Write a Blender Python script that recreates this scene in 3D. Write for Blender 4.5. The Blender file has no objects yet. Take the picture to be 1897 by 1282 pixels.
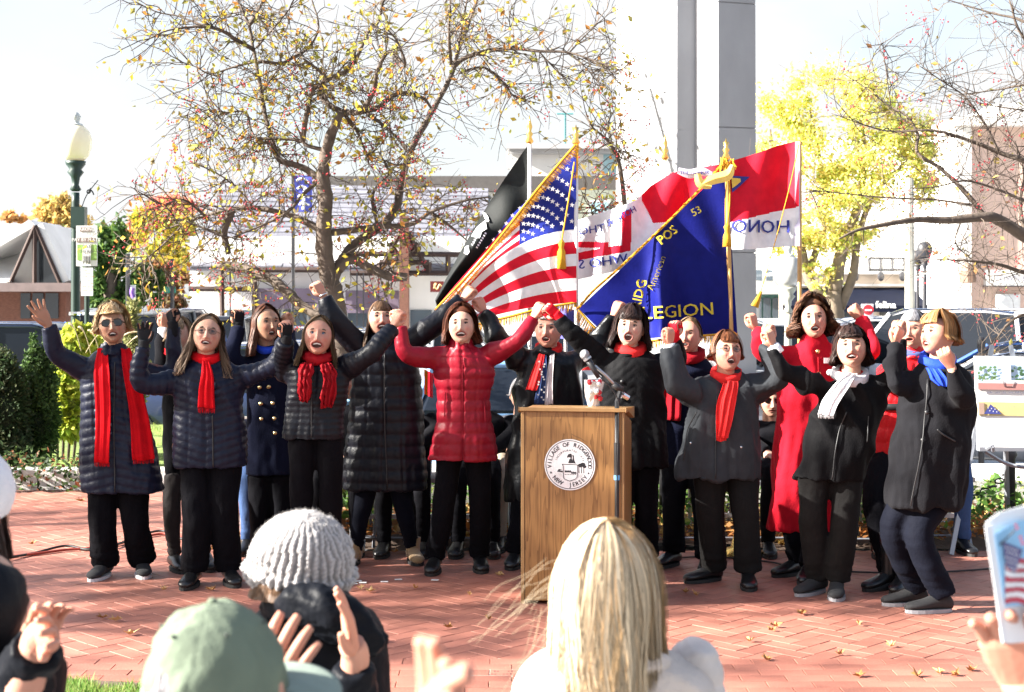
import bpy, bmesh, math, random
import numpy as np
from mathutils import Vector, Matrix, kdtree
random.seed(7); RNG = np.random.default_rng(7)
SC = bpy.context.scene; COL = SC.collection
PI = math.pi; R = math.radians
# ------------------------------------------------------------------ camera, world, sun, exposure
F_PX, CX, HY, CAM_H = 2720.0, 948.5, 560.0, 1.65      # lens in pixels, principal column, horizon row, eye height in metres
cam_d = bpy.data.cameras.new('camera'); cam = bpy.data.objects.new('camera', cam_d); COL.objects.link(cam)
cam.location = (0, 0, CAM_H); cam.rotation_euler = (R(90), 0, 0)
cam_d.sensor_width = 36.0; cam_d.lens = 36.0*F_PX/1897.0; cam_d.sensor_fit = 'HORIZONTAL'
cam_d.shift_y = -(641.0-HY)/1897.0
cam_d.clip_start = 0.05; cam_d.clip_end = 2000
cam_d.dof.use_dof = True; cam_d.dof.focus_distance = 8.8; cam_d.dof.aperture_fstop = 6.3
SC.camera = cam
SUN_EL, SUN_AZ = 27.0, 9.0      # sun stands to the left, a few degrees on the camera's side
sdir = Vector((-math.cos(R(SUN_AZ))*math.cos(R(SUN_EL)), -math.sin(R(SUN_AZ))*math.cos(R(SUN_EL)), math.sin(R(SUN_EL))))
wd = bpy.data.worlds.new('World'); SC.world = wd; wd.use_nodes = True
nt = wd.node_tree; nt.nodes.clear()
sky = nt.nodes.new('ShaderNodeTexSky'); sky.sky_type = 'NISHITA'; sky.sun_disc = False
sky.sun_elevation = R(SUN_EL); sky.sun_rotation = math.atan2(sdir.x, sdir.y); sky.air_density = 1.0; sky.dust_density = 3.0; sky.ozone_density = 1.0
bg = nt.nodes.new('ShaderNodeBackground'); bg.inputs[1].default_value = 0.065
wo = nt.nodes.new('ShaderNodeOutputWorld'); nt.links.new(sky.outputs[0], bg.inputs[0])
# thin bright haze and veil cloud over the whole sky, densest near the horizon, with a few clearer gaps
wtc = nt.nodes.new('ShaderNodeTexCoord'); wsx = nt.nodes.new('ShaderNodeSeparateXYZ'); nt.links.new(wtc.outputs['Generated'], wsx.inputs[0])
wab = nt.nodes.new('ShaderNodeMath'); wab.operation = 'ABSOLUTE'; nt.links.new(wsx.outputs[2], wab.inputs[0])
wel = nt.nodes.new('ShaderNodeMapRange'); wel.inputs[1].default_value = .16; wel.inputs[2].default_value = .75; wel.inputs[3].default_value = 1.0; wel.inputs[4].default_value = .06; nt.links.new(wab.outputs[0], wel.inputs[0])
wmp = nt.nodes.new('ShaderNodeMapping'); wmp.inputs['Scale'].default_value = (1, 1, 2.2); wnz = nt.nodes.new('ShaderNodeTexNoise'); wnz.inputs['Scale'].default_value = 3.2; wnz.inputs['Detail'].default_value = 5; nt.links.new(wtc.outputs['Generated'], wmp.inputs[0]); nt.links.new(wmp.outputs[0], wnz.inputs[0])
wcr = nt.nodes.new('ShaderNodeMapRange'); wcr.inputs[1].default_value = .36; wcr.inputs[2].default_value = .50; wcr.inputs[3].default_value = .55; wcr.inputs[4].default_value = 1.0; nt.links.new(wnz.outputs[0], wcr.inputs[0])
wmu = nt.nodes.new('ShaderNodeMath'); wmu.operation = 'MULTIPLY'; nt.links.new(wel.outputs[0], wmu.inputs[0]); nt.links.new(wcr.outputs[0], wmu.inputs[1])
wbg = nt.nodes.new('ShaderNodeBackground'); wbg.inputs[0].default_value = (.97, .985, 1, 1); wbg.inputs[1].default_value = .20
wmx = nt.nodes.new('ShaderNodeMixShader'); nt.links.new(wmu.outputs[0], wmx.inputs[0]); nt.links.new(bg.outputs[0], wmx.inputs[1]); nt.links.new(wbg.outputs[0], wmx.inputs[2]); nt.links.new(wmx.outputs[0], wo.inputs[0])
sl = bpy.data.lights.new('sun', 'SUN'); sl.energy = 5.0; sl.angle = R(0.53); sl.color = (1.0, 0.95, 0.87)
so = bpy.data.objects.new('sun', sl); COL.objects.link(so); so.rotation_euler = sdir.to_track_quat('Z', 'Y').to_euler(); so.location = sdir*40
SC.view_settings.view_transform = 'Standard'; SC.view_settings.look = 'None'; SC.view_settings.gamma = 1.0
SC.view_settings.use_curve_mapping = False; SC.view_settings.exposure = 2.4
try:
    SC.cycles.use_denoising = True; SC.cycles.max_bounces = 6; SC.cycles.transparent_max_bounces = 8
except Exception: pass

# ------------------------------------------------------------------ helpers
def W(px, py, Y):
    return np.array(((px-CX)/F_PX*Y, Y, CAM_H-(py-HY)/F_PX*Y))
def GY(py): return F_PX*CAM_H/(py-HY)          # distance of a ground point seen at that row
def vnoise(P, scale, seed=0, octs=3):
    r = np.random.default_rng(seed); out = np.zeros(len(P)); amp = 1.0; tot = 0
    for o in range(octs):
        for k in range(5):
            d = r.normal(size=3); d /= np.linalg.norm(d)
            out += amp*np.sin(P@d*(2*PI/scale)*r.uniform(.7, 1.3)+r.uniform(0, 6.28))/2.2
        tot += amp; amp *= .5; scale *= .5
    return out/tot
MATS = {}
def mat(name, col, rough=.6, var=.12, nscale=8.0, bump=0.0, bscale=60.0, metal=0.0, sheen=0.0, attr=False, spec=.5, stretch=None, island=0.0, emis=None, trans=0.0, coat=0.0, sss=0.0):
    if name in MATS: return MATS[name]
    m = bpy.data.materials.new(name); m.use_nodes = True; n = m.node_tree.nodes; L = m.node_tree.links
    b = n['Principled BSDF']; b.inputs['Roughness'].default_value = rough; b.inputs['Metallic'].default_value = metal
    b.inputs['Specular IOR Level'].default_value = spec
    if sheen: b.inputs['Sheen Weight'].default_value = sheen
    if coat: b.inputs['Coat Weight'].default_value = coat; b.inputs['Coat Roughness'].default_value = .05
    if trans: b.inputs['Transmission Weight'].default_value = trans
    if sss:
        b.inputs['Subsurface Weight'].default_value = sss; b.inputs['Subsurface Radius'].default_value = (1, .35, .2); b.inputs['Subsurface Scale'].default_value = .006
    tc = n.new('ShaderNodeTexCoord'); mp = n.new('ShaderNodeMapping'); L.new(tc.outputs['Object'], mp.inputs[0])
    if stretch: mp.inputs['Scale'].default_value = stretch
    nz = n.new('ShaderNodeTexNoise'); nz.inputs['Scale'].default_value = nscale; nz.inputs['Detail'].default_value = 6; L.new(mp.outputs[0], nz.inputs['Vector'])
    mr = n.new('ShaderNodeMapRange'); mr.inputs[1].default_value = .25; mr.inputs[2].default_value = .75
    mr.inputs[3].default_value = 1-var; mr.inputs[4].default_value = 1+var; L.new(nz.outputs[0], mr.inputs[0])
    base = n.new('ShaderNodeRGB'); base.outputs[0].default_value = (*col, 1); src = base.outputs[0]
    if attr:
        at = n.new('ShaderNodeAttribute'); at.attribute_name = 'Col'; mu = n.new('ShaderNodeMix'); mu.data_type = 'RGBA'; mu.blend_type = 'MULTIPLY'; mu.inputs[0].default_value = 1
        L.new(src, mu.inputs[6]); L.new(at.outputs[0], mu.inputs[7]); src = mu.outputs[2]
    val = mr.outputs[0]
    if island:
        ge = n.new('ShaderNodeNewGeometry'); oi = n.new('ShaderNodeObjectInfo'); ad = n.new('ShaderNodeMath'); ad.operation = 'ADD'
        fr = n.new('ShaderNodeMath'); fr.operation = 'FRACT'; L.new(ge.outputs['Random Per Island'], ad.inputs[0]); L.new(oi.outputs['Random'], ad.inputs[1]); L.new(ad.outputs[0], fr.inputs[0])
        m2 = n.new('ShaderNodeMapRange'); m2.inputs[3].default_value = 1-island; m2.inputs[4].default_value = 1+island; L.new(fr.outputs[0], m2.inputs[0])
        mm = n.new('ShaderNodeMath'); mm.operation = 'MULTIPLY'; L.new(val, mm.inputs[0]); L.new(m2.outputs[0], mm.inputs[1]); val = mm.outputs[0]
    vm = n.new('ShaderNodeVectorMath'); vm.operation = 'SCALE'; L.new(src, vm.inputs[0]); L.new(val, vm.inputs['Scale'])
    L.new(vm.outputs[0], b.inputs['Base Color'])
    if bump:
        nb = n.new('ShaderNodeTexNoise'); nb.inputs['Scale'].default_value = bscale; nb.inputs['Detail'].default_value = 5; L.new(mp.outputs[0], nb.inputs['Vector'])
        bu = n.new('ShaderNodeBump'); bu.inputs['Strength'].default_value = bump; bu.inputs['Distance'].default_value = .01; L.new(nb.outputs[0], bu.inputs['Height']); L.new(bu.outputs[0], b.inputs['Normal'])
    if emis: b.inputs['Emission Color'].default_value = (*emis[:3], 1); b.inputs['Emission Strength'].default_value = emis[3]
    MATS[name] = m; return m
def tag(o, label=None, cat=None, group=None, kind=None):
    if label: o['label'] = label
    if cat: o['category'] = cat
    if group: o['group'] = group
    if kind: o['kind'] = kind
    return o
def thing(name, label, cat, loc=(0, 0, 0), group=None):
    o = bpy.data.objects.new(name, None); COL.objects.link(o); o.location = tuple(loc); o.empty_display_size = .1
    return tag(o, label, cat, group)
class MB:
    """collects vertices and faces; build() links them as one mesh object (world coordinates; re-based on its parent)"""
    def __init__(s): s.V = []; s.F = []; s.M = []; s.C = []; s.n = 0
    def add(s, V, Fc, mi=0, col=None):
        V = np.asarray(V, float).reshape(-1, 3); o = s.n
        s.V.append(V); s.n += len(V)
        if isinstance(Fc, np.ndarray): Fc = (Fc+o).tolist(); s.F += Fc
        else: s.F += [tuple(i+o for i in f) for f in Fc]
        s.M += [mi]*(len(s.F)-len(s.M))
        if col is None: c = np.ones((len(V), 3))
        else: c = np.asarray(col, float); c = np.tile(c, (len(V), 1)) if c.ndim == 1 else c
        s.C.append(c); return s
    def box(s, a, b, mi=0, col=None, rot=0, about=None, bev=0):
        x0, y0, z0 = a; x1, y1, z1 = b
        V = np.array([(x0,y0,z0),(x1,y0,z0),(x1,y1,z0),(x0,y1,z0),(x0,y0,z1),(x1,y0,z1),(x1,y1,z1),(x0,y1,z1)], float)
        if rot:
            c = np.array(about if about is not None else ((x0+x1)/2, (y0+y1)/2, 0)); q = V-c; cs, sn = math.cos(rot), math.sin(rot)
            V = np.stack([q[:,0]*cs-q[:,1]*sn, q[:,0]*sn+q[:,1]*cs, q[:,2]], 1)+c
        return s.add(V, [(0,3,2,1),(4,5,6,7),(0,1,5,4),(1,2,6,5),(2,3,7,6),(3,0,4,7)], mi, col)
    def tube(s, pts, rad, n=8, sub=1, mi=0, col=None, flat=None):
        V, Fc = tube(pts, rad, n, sub, flat); return s.add(V, Fc, mi, col)
    def build(s, name, mats, parent=None, smooth=False, attr=False):
        me = bpy.data.meshes.new(name)
        V = np.concatenate(s.V) if s.V else np.zeros((0, 3))
        if parent is not None:
            off = Vector((0, 0, 0)); p = parent
            while p is not None: off += p.location; p = p.parent
            V = V-np.array(off)
        me.from_pydata(V.tolist(), [], s.F)
        for m in (mats if isinstance(mats, (list, tuple)) else [mats]): me.materials.append(m)
        if max(s.M, default=0): me.polygons.foreach_set('material_index', np.array(s.M, np.int32))
        if smooth: me.polygons.foreach_set('use_smooth', np.ones(len(s.F), bool))
        if attr:
            ca = me.color_attributes.new('Col', 'FLOAT_COLOR', 'POINT'); c = np.concatenate(s.C); c = np.hstack([c, np.ones((len(c), 1))])
            ca.data.foreach_set('color', c.astype(np.float32).ravel())
        me.update(); o = bpy.data.objects.new(name, me); COL.objects.link(o)
        if parent is not None: o.parent = parent
        return o
def crom(P, k):
    P = np.asarray(P, float)
    if k <= 1 or len(P) < 3:
        if k <= 1: return P
        t = np.linspace(0, 1, k*(len(P)-1)+1)[:, None]*(len(P)-1); i = np.minimum(t.astype(int), len(P)-2); fr = t-i
        return P[i[:, 0]]*(1-fr)+P[i[:, 0]+1]*fr
    Q = np.vstack([2*P[0]-P[1], P, 2*P[-1]-P[-2]]); out = []
    for i in range(len(P)-1):
        a, b, c, d = Q[i:i+4]
        for t in np.arange(k)/k:
            out.append(.5*((2*b)+(c-a)*t+(2*a-5*b+4*c-d)*t*t+(3*b-a-3*c+d)*t**3))
    out.append(P[-1]); return np.array(out)
def tube(pts, rad, n=8, sub=1, flat=None):
    """flat=(axis vector, factor): squeezes the section along that axis"""
    P = crom(pts, sub); rad = np.asarray(rad, float)
    if rad.ndim == 0: rr = np.full(len(P), float(rad))
    else: rr = np.interp(np.linspace(0, 1, len(P)), np.linspace(0, 1, len(rad)), rad)
    T = np.gradient(P, axis=0); T /= np.linalg.norm(T, axis=1)[:, None]+1e-12
    u = np.cross(T[0], (0, 0, 1.0));
    if np.linalg.norm(u) < .2: u = np.cross(T[0], (0, 1.0, 0))
    u /= np.linalg.norm(u); V = []
    a = np.arange(n)*2*PI/n; ca, sa = np.cos(a)[:, None], np.sin(a)[:, None]
    for i in range(len(P)):
        u = u-T[i]*u.dot(T[i]); u /= np.linalg.norm(u)+1e-12; v = np.cross(T[i], u)
        O = (ca*u+sa*v)*rr[i]
        if flat is not None:
            ax = np.asarray(flat[0], float); ax = ax/np.linalg.norm(ax); O = O-np.outer(O@ax, ax)*(1-flat[1])
        V.append(P[i]+O)
    V = np.concatenate(V); m = len(P)
    return V, grid_faces(m, n, True)+[tuple(range(n))[::-1], tuple(range((m-1)*n, m*n))]
def grid_faces(m, n, wrap=False):
    Fc = []
    for i in range(m-1):
        for j in range(n if wrap else n-1):
            k = (j+1) % n
            Fc.append((i*n+j, i*n+k, (i+1)*n+k, (i+1)*n+j))
    return Fc
def rings_loft(rings):
    m, n = len(rings), len(rings[0])
    return np.concatenate(rings), grid_faces(m, n, True)+[tuple(range(n))[::-1], tuple(range((m-1)*n, m*n))]
def ell_ring(c, a, b, n=28, p=2.3):
    t = np.arange(n)*2*PI/n; cs, sn = np.cos(t), np.sin(t)
    return np.stack([c[0]+a*np.sign(cs)*np.abs(cs)**(2/p), c[1]+b*np.sign(sn)*np.abs(sn)**(2/p), np.full(n, c[2])], 1)
def sphere(c, r, nu=12, nv=8):
    r = np.broadcast_to(np.asarray(r, float), (3,)); V = []
    for i in range(nv+1):
        ph = PI*i/nv
        for j in range(nu):
            th = 2*PI*j/nu; V.append((c[0]+r[0]*math.sin(ph)*math.cos(th), c[1]+r[1]*math.sin(ph)*math.sin(th), c[2]+r[2]*math.cos(ph)))
    return np.array(V), grid_faces(nv+1, nu, True)
def lathe(c, prof, n=20):
    """prof: (radius, z) pairs"""
    rings = []
    for r, z in prof: t = np.arange(n)*2*PI/n; rings.append(np.stack([c[0]+r*np.cos(t), c[1]+r*np.sin(t), np.full(n, c[2]+z)], 1))
    V, Fc = rings_loft(rings); return V, Fc
def remesh(parts, voxel, it=4, fac=.5):
    """union of closed shells as one continuous surface"""
    mb = MB()
    for V, Fc in parts: mb.add(V, Fc)
    me = bpy.data.meshes.new('tmp'); me.from_pydata(np.concatenate(mb.V).tolist(), [], mb.F)
    o = bpy.data.objects.new('tmp', me); COL.objects.link(o)
    m = o.modifiers.new('r', 'REMESH'); m.mode = 'VOXEL'; m.voxel_size = voxel
    if it: s = o.modifiers.new('s', 'SMOOTH'); s.iterations = it; s.factor = fac
    dg = bpy.context.evaluated_depsgraph_get(); ev = o.evaluated_get(dg); em = ev.to_mesh()
    V = np.empty(len(em.vertices)*3, np.float32); em.vertices.foreach_get('co', V)
    N = np.empty(len(em.vertices)*3, np.float32); em.vertices.foreach_get('normal', N)
    Fc = np.empty(len(em.loops), np.int32); em.loops.foreach_get('vertex_index', Fc); Fc = Fc.reshape(-1, 4).copy() if len(em.polygons)*4 == len(em.loops) else np.array([list(p.vertices) for p in em.polygons])
    ev.to_mesh_clear(); bpy.data.objects.remove(o); bpy.data.meshes.remove(me)
    return V.reshape(-1, 3).astype(float), Fc, N.reshape(-1, 3).astype(float)
def text_verts(s, size=1.0, align='CENTER'):
    c = bpy.data.curves.new('t', 'FONT'); c.body = s; c.size = size; c.align_x = align; c.align_y = 'CENTER'; c.resolution_u = 2
    o = bpy.data.objects.new('t', c); COL.objects.link(o); me = bpy.data.meshes.new_from_object(o.evaluated_get(bpy.context.evaluated_depsgraph_get()))
    V = np.array([v.co[:] for v in me.vertices]).reshape(-1, 3); Fc = [tuple(p.vertices) for p in me.polygons]
    bpy.data.objects.remove(o); bpy.data.curves.remove(c); bpy.data.meshes.remove(me)
    return V, Fc
def text_mb(mb, s, origin, ux, uy, size, mi=0, bold=0.0, col=None, wide=1.0):
    """flat lettering: baseline direction ux, up direction uy"""
    V, Fc = text_verts(s, size); ux = np.asarray(ux, float); uy = np.asarray(uy, float); o = np.asarray(origin, float)
    nrm = np.cross(ux, uy)
    for k, dx in enumerate((0, bold, -bold) if bold else (0,)): mb.add(o+np.outer(V[:, 0]*wide+dx*size, ux)+np.outer(V[:, 1], uy)+nrm*.0003*k, Fc, mi, col)
    return mb
def scribble(mb, origin, ux, uy, length, size, seed=0, mi=0):
    """a line of print too small to read: short word-like dashes"""
    r = random.Random(seed); x = -length/2; o, ux, uy = (np.asarray(q, float) for q in (origin, ux, uy))
    while x < length/2:
        w = size*r.uniform(.8, 3.2)
        for k in range(max(1, int(w/size*1.6))):
            a = x+k*size*.62; h = size*(.5 if r.random() < .7 else .75); mb.add([o+ux*a, o+ux*(a+size*.34), o+ux*(a+size*.34)+uy*h, o+ux*a+uy*h], [(0, 1, 2, 3)], mi)
        x += w+size*.8
    return mb
def rotm(yaw, pitch=0, roll=0):
    return np.array(Matrix.Rotation(yaw, 3, 'Z') @ Matrix.Rotation(pitch, 3, 'X') @ Matrix.Rotation(roll, 3, 'Y'))
# ================================================================== GROUND
asphalt = mat('asphalt', (.20, .20, .205), .9, .15, 3, .3, 40)
concrete = mat('pale_concrete', (.55, .53, .49), .85, .12, 5, .35, 50)
mortar = mat('joint_sand', (.15, .07, .05), .95, .2, 20)
paver = mat('red_paver', (.35, .138, .098), .55, .22, 3, .25, 90, island=.17)
g = MB(); g.add([(-400, -30, -.37), (400, -30, -.37), (400, 500, -.37), (-400, 500, -.37)], [(0, 1, 2, 3)]); tag(g.build('ground', asphalt), kind='structure')
plaza = MB(); plaza.box((-9, 4.2, -.12), (7, 9.82, -.012)); plaza.box((-9, 9.822, -.12), (-1.95, 13.0, -.012))
plaza = tag(plaza.build('plaza_floor', mortar), kind='structure')
def paver_mesh(L_, W_):
    m = MB(); b = .0018; z0, z1 = -.016, 0
    V = [(-L_/2, -W_/2, z0), (L_/2, -W_/2, z0), (L_/2, W_/2, z0), (-L_/2, W_/2, z0), (-L_/2, -W_/2, z1-b), (L_/2, -W_/2, z1-b), (L_/2, W_/2, z1-b), (-L_/2, W_/2, z1-b),
         (-L_/2+b, -W_/2+b, z1), (L_/2-b, -W_/2+b, z1), (L_/2-b, W_/2-b, z1), (-L_/2+b, W_/2-b, z1)]
    Fc = [(8, 9, 10, 11)]+[(i, (i+1) % 4, 4+(i+1) % 4, 4+i) for i in range(4)]+[(4+i, 4+(i+1) % 4, 8+(i+1) % 4, 8+i) for i in range(4)]
    return np.array(V), Fc
BL, BW, PT = .197, .097, .1
pv, pf = paver_mesh(BL, BW); spots = []
c45, s45 = math.cos(R(45)), math.sin(R(45))
# herringbone field (two bricks per cell), turned 45 degrees; running bond border along the audience side
for i in range(-150, 150):
    for j in range(-60, 60):
        x = (i+2*0)*PT; 
        for kind in (0, 1):
            # herringbone lattice: steps (1,1) and (2,-2) in brick widths
            bx, by = (i+2*j)*PT, (i-2*j)*PT
            if kind == 0: cx_, cy_, rot = bx+PT, by+PT/2, 0
            else: cx_, cy_, rot = bx+PT/2-0*PT, by+PT*2-0*PT, 90
            X = cx_*c45-cy_*s45; Y = cx_*s45+cy_*c45+9
            ok = (6.70 < Y < 9.55 and -6.5 < X < 5.5) or (9.5 <= Y < 12.75 and -6.5 < X < -2.2)
            if ok: spots.append((X, Y, R(rot+45)))
for r_ in range(22):
    Y = 6.73-r_*PT-.0
    if Y < 5.2: break
    for k in range(-18, 18):
        spots.append((k*.2+(.1 if r_ % 2 else 0), Y, 0))
for Yb, x0, x1 in ((9.70, -2.1, 5.5), (9.60, -2.1, 5.5)):
    k = x0
    while k < x1: spots.append((k, Yb, 0)); k += .2
for X_ in (-2.0,):
    k = 9.8
    while k < 12.9: spots.append((X_, k, R(90))); k += .2
spots = [s for s in spots if abs(s[0]) < .36*s[1]+.25]
spots.sort(key=lambda s: s[1])
def placed(s, seed):
    r = random.Random(seed); a = s[2]+r.uniform(-.012, .012); dz = r.uniform(-.0012, .001); tx, ty = r.uniform(-.0035, .0035), r.uniform(-.0035, .0035)
    return a, dz, tx, ty
seen_first = [s for s in spots if s[1] > 6.1][:300]; chosen = set(seen_first); rest = MB(); pm = None
for n_, s in enumerate(spots):
    a, dz, tx, ty = placed(s, n_); dz += .004 if s[1] < 6.76 and s[2] == 0 else 0
    if s in chosen:
        if pm is None:
            pm = bpy.data.meshes.new('brick'); pm.from_pydata(pv.tolist(), [], pf); pm.materials.append(paver); pm.update()
        o = bpy.data.objects.new('brick', pm); COL.objects.link(o); o.parent = plaza; o.location = (s[0], s[1], dz); o.rotation_euler = (tx, ty, a)
    else:
        cs, sn = math.cos(a), math.sin(a); V = pv.copy(); z = V[:, 2]+dz+V[:, 0]*ty+V[:, 1]*tx
        rest.add(np.stack([V[:, 0]*cs-V[:, 1]*sn+s[0], V[:, 0]*sn+V[:, 1]*cs+s[1], z], 1), pf)
tag(rest.build('brick_paving', paver, plaza), kind='stuff')
# engraved stone strip at the audience edge of the bricks
strip = MB(); rr = random.Random(3)
x = -3.2
# planting bed behind the chairs, kerb wall, parking lot beyond
soil = mat('soil', (.10, .065, .045), .95, .3, 14, .5, 60)
bed = MB(); n = 40
xs = np.linspace(-1.9, 9, 60); ys = np.linspace(9.83, 11.3, 12); P = np.array([(x, y, 0) for x in xs for y in ys]); P[:, 2] = .01+.035*vnoise(P, .8, 4)+.05*np.clip((P[:, 1]-9.83)/.6, 0, 1)
bed.add(P, [(i*12+j, (i+1)*12+j, (i+1)*12+j+1, i*12+j+1) for i in range(59) for j in range(11)]); tag(bed.build('planting_bed', soil, smooth=True), kind='structure')
edge = MB(); x = -1.9
kerb = thing('low_wall', 'low pale granite wall behind the chairs, edging the leafy bed', 'wall', (0, 11.35, 0))
granite = mat('granite', (.62, .60, .56), .8, .12, 30, .3, 80)
for k in range(9):
    a = -1.7+k*1.25; m = MB(); m.box((a, 11.32, -.02), (a+1.238, 11.72, .27+.004*(k % 3)))
    m.build('stone', granite, kerb)
pl = MB(); pl.box((-1.8, 11.74, -.05), (9, 13.2, .2)); tag(pl.build('pavement', concrete), kind='structure')
left_kerb = thing('stone_edging', 'grey stone edging of the shrub bed at the left', 'edging', (-3.6, 13.1, 0))
for k in range(6):
    m = MB(); m.box((-8.0+k*.95, 13.02, -.03), (-8.0+k*.95+.938, 13.3, .16)); m.build('stone', granite, left_kerb)
lb = MB(); xs = np.linspace(-12, -1.9, 50); ys = np.linspace(13.3, 19, 30); P = np.array([(x, y, 0) for x in xs for y in ys]); P[:, 2] = .08+.05*vnoise(P, 1.2, 5)
lawn_m = mat('lawn', (.16, .22, .05), .95, .35, 10, .6, 80)
lb.add(P, [(i*30+j, (i+1)*30+j, (i+1)*30+j+1, i*30+j+1) for i in range(49) for j in range(29)]); tag(lb.build('lawn', lawn_m, smooth=True), kind='structure')
ap = MB(); ap.add([(-60, 19.2, -.355), (60, 19.2, -.355), (60, 62, -.355), (-60, 62, -.355)], [(0, 1, 2, 3)])
ap.add([(-1.8, 13.25, -.355), (60, 13.25, -.355), (60, 19.15, -.355), (-1.8, 19.15, -.355)], [(0, 1, 2, 3)])
tag(ap.build('parking_lot', mat('worn_asphalt', (.33, .33, .33), .9, .12, 2, .2, 30)), kind='structure')
line_m = mat('road_paint', (.8, .8, .78), .7, .08, 12)
ln = MB()
for k in range(-6, 12): ln.box((k*2.7, 20.5, -.3545), (k*2.7+.12, 25, -.349))
for k in range(7): ln.box((3.9+k*.55, 13.6, -.3545), (4.2+k*.55, 15.6, -.349))
tag(ln.build('parking_lines', line_m), kind='structure')

# ---------------- grass patch in front and leaf litter
def leaf_quads(P, size, seed, flat=0.0, cols=None, var=.25):
    """small folded leaves: rhombus of two triangles; P (n,3)"""
    r = np.random.default_rng(seed); n = len(P); u = r.normal(size=(n, 3)); u[:, 2] *= (1-flat); u /= np.linalg.norm(u, axis=1)[:, None]
    w = r.normal(size=(n, 3)); w[:, 2] *= (1-flat); w -= u*(u*w).sum(1)[:, None]; w /= np.linalg.norm(w, axis=1)[:, None]
    nn = np.cross(u, w); s = size*r.uniform(.6, 1.3, n)[:, None]
    V = np.stack([P-u*s, P+w*s*.55+nn*s*.15, P+u*s, P-w*s*.55+nn*s*.15], 1).reshape(-1, 3)
    b = np.arange(n)[:, None]*4; Fc = np.concatenate([b+np.array([0, 1, 2]), b+np.array([0, 2, 3])])
    if cols is None: c = np.ones((n*4, 3))
    else:
        cols = np.asarray(cols, float); c = cols[r.integers(0, len(cols), n)]*r.uniform(1-var, 1+var, n)[:, None]; c = np.repeat(c, 4, 0)
    return V, Fc, c
leafm = mat('leaf', (1, 1, 1), .6, .1, 20, attr=True, spec=.3)
# leaves let some light through
_b = leafm.node_tree.nodes['Principled BSDF']; _t = leafm.node_tree.nodes.new('ShaderNodeBsdfTranslucent'); _x = leafm.node_tree.nodes.new('ShaderNodeMixShader'); _x.inputs[0].default_value = .4
_o = leafm.node_tree.nodes['Material Output']; _l = leafm.node_tree.links; _l.new(_b.inputs['Base Color'].links[0].from_socket, _t.inputs[0]); _l.new(_b.outputs[0], _x.inputs[1]); _l.new(_t.outputs[0], _x.inputs[2]); _l.new(_x.outputs[0], _o.inputs[0])
lit_cols = [(.45, .22, .07), (.35, .15, .05), (.55, .36, .12), (.25, .12, .06), (.5, .18, .05)]
n = 5200; P = np.stack([RNG.uniform(-1.85, 6, n), RNG.uniform(9.84, 11.3, n), RNG.uniform(.05, .14, n)], 1)
m = MB(); V, Fc, c = leaf_quads(P, .038, 1, .6, lit_cols); m.add(V, Fc, 0, c); tag(m.build('leaf_litter', leafm, attr=True), kind='stuff')
n = 7000; P = np.stack([RNG.uniform(-1.85, 6, n), RNG.uniform(10.1, 11.3, n), RNG.uniform(.1, .36, n)], 1); P = P[vnoise(P*np.array((1, 1, 0)), .9, 9) > P[:, 2]*2.4-.65]
m = MB(); V, Fc, c = leaf_quads(P, .034, 2, .2, [(.10, .22, .04), (.16, .30, .06), (.06, .13, .03), (.3, .36, .1)]); m.add(V, Fc, 0, c); tag(m.build('ivy', leafm, attr=True), kind='stuff')
n = 5200; P = np.stack([RNG.uniform(-8, -3.55, n), RNG.uniform(12.75, 13.5, n), RNG.uniform(0, .34, n)], 1); P = P[P[:, 2] < .32+.1*vnoise(P*np.array((1, 1, 0)), .7, 2)-.5*np.clip(12.95-P[:, 1], 0, 1)]
m = MB(); V, Fc, c = leaf_quads(P, .03, 3, .2, [(.05, .09, .03), (.09, .14, .04), (.22, .08, .04), (.03, .05, .02)]); m.add(V, Fc, 0, c); tag(m.build('ground_cover', leafm, attr=True), kind='stuff')
def blades(n, box, h, seed, cols, mask=None):
    r = np.random.default_rng(seed); x0, x1, y0, y1 = box; B = np.stack([r.uniform(x0, x1, n), r.uniform(y0, y1, n), np.zeros(n)], 1)
    if mask is not None: B = B[mask(B)]; n = len(B)
    a = r.uniform(0, 6.28, n); w = .004+.002*r.random(n); hh = h*r.uniform(.5, 1.2, n); d = np.stack([np.cos(a), np.sin(a), 0*a], 1); ln_ = r.normal(size=(n, 3))*.35*hh[:, None]; ln_[:, 2] = hh
    V = np.stack([B-d*w[:, None], B+d*w[:, None], B+ln_], 1).reshape(-1, 3); b = np.arange(n)[:, None]*3
    cc = np.repeat(np.asarray(cols)[r.integers(0, len(cols), n)]*r.uniform(.7, 1.3, n)[:, None], 3, 0)
    return V, b+np.array([0, 1, 2]), cc
gp = MB(); gx = [(-1.95, 5.2), (-1.22, 5.2), (-1.16, 6.1), (-1.5, 6.32), (-2.05, 6.45), (-2.3, 5.2)]
gp.add([(x, y, .006) for x, y in gx], [tuple(range(6))]); tag(gp.build('grass_plot', soil), kind='structure')
m = MB(); V, Fc, c = blades(26000, (-2.3, -1.16, 5.3, 6.45), .06, 5, [(.14, .28, .05), (.2, .34, .07), (.3, .33, .1)], lambda B: B[:, 1] < 6.42-.36*(B[:, 0]+2.3)+.05*np.sin(B[:, 0]*23)); m.add(V, Fc, 0, c); tag(m.build('grass', leafm, attr=True), kind='stuff')
m = MB(); V, Fc, c = blades(22000, (-7.2, -3.2, 13.4, 18.8), .12, 6, [(.25, .36, .07), (.35, .42, .1)]); m.add(V, Fc, 0, c); tag(m.build('grass_blades', leafm, attr=True), kind='stuff')
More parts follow.
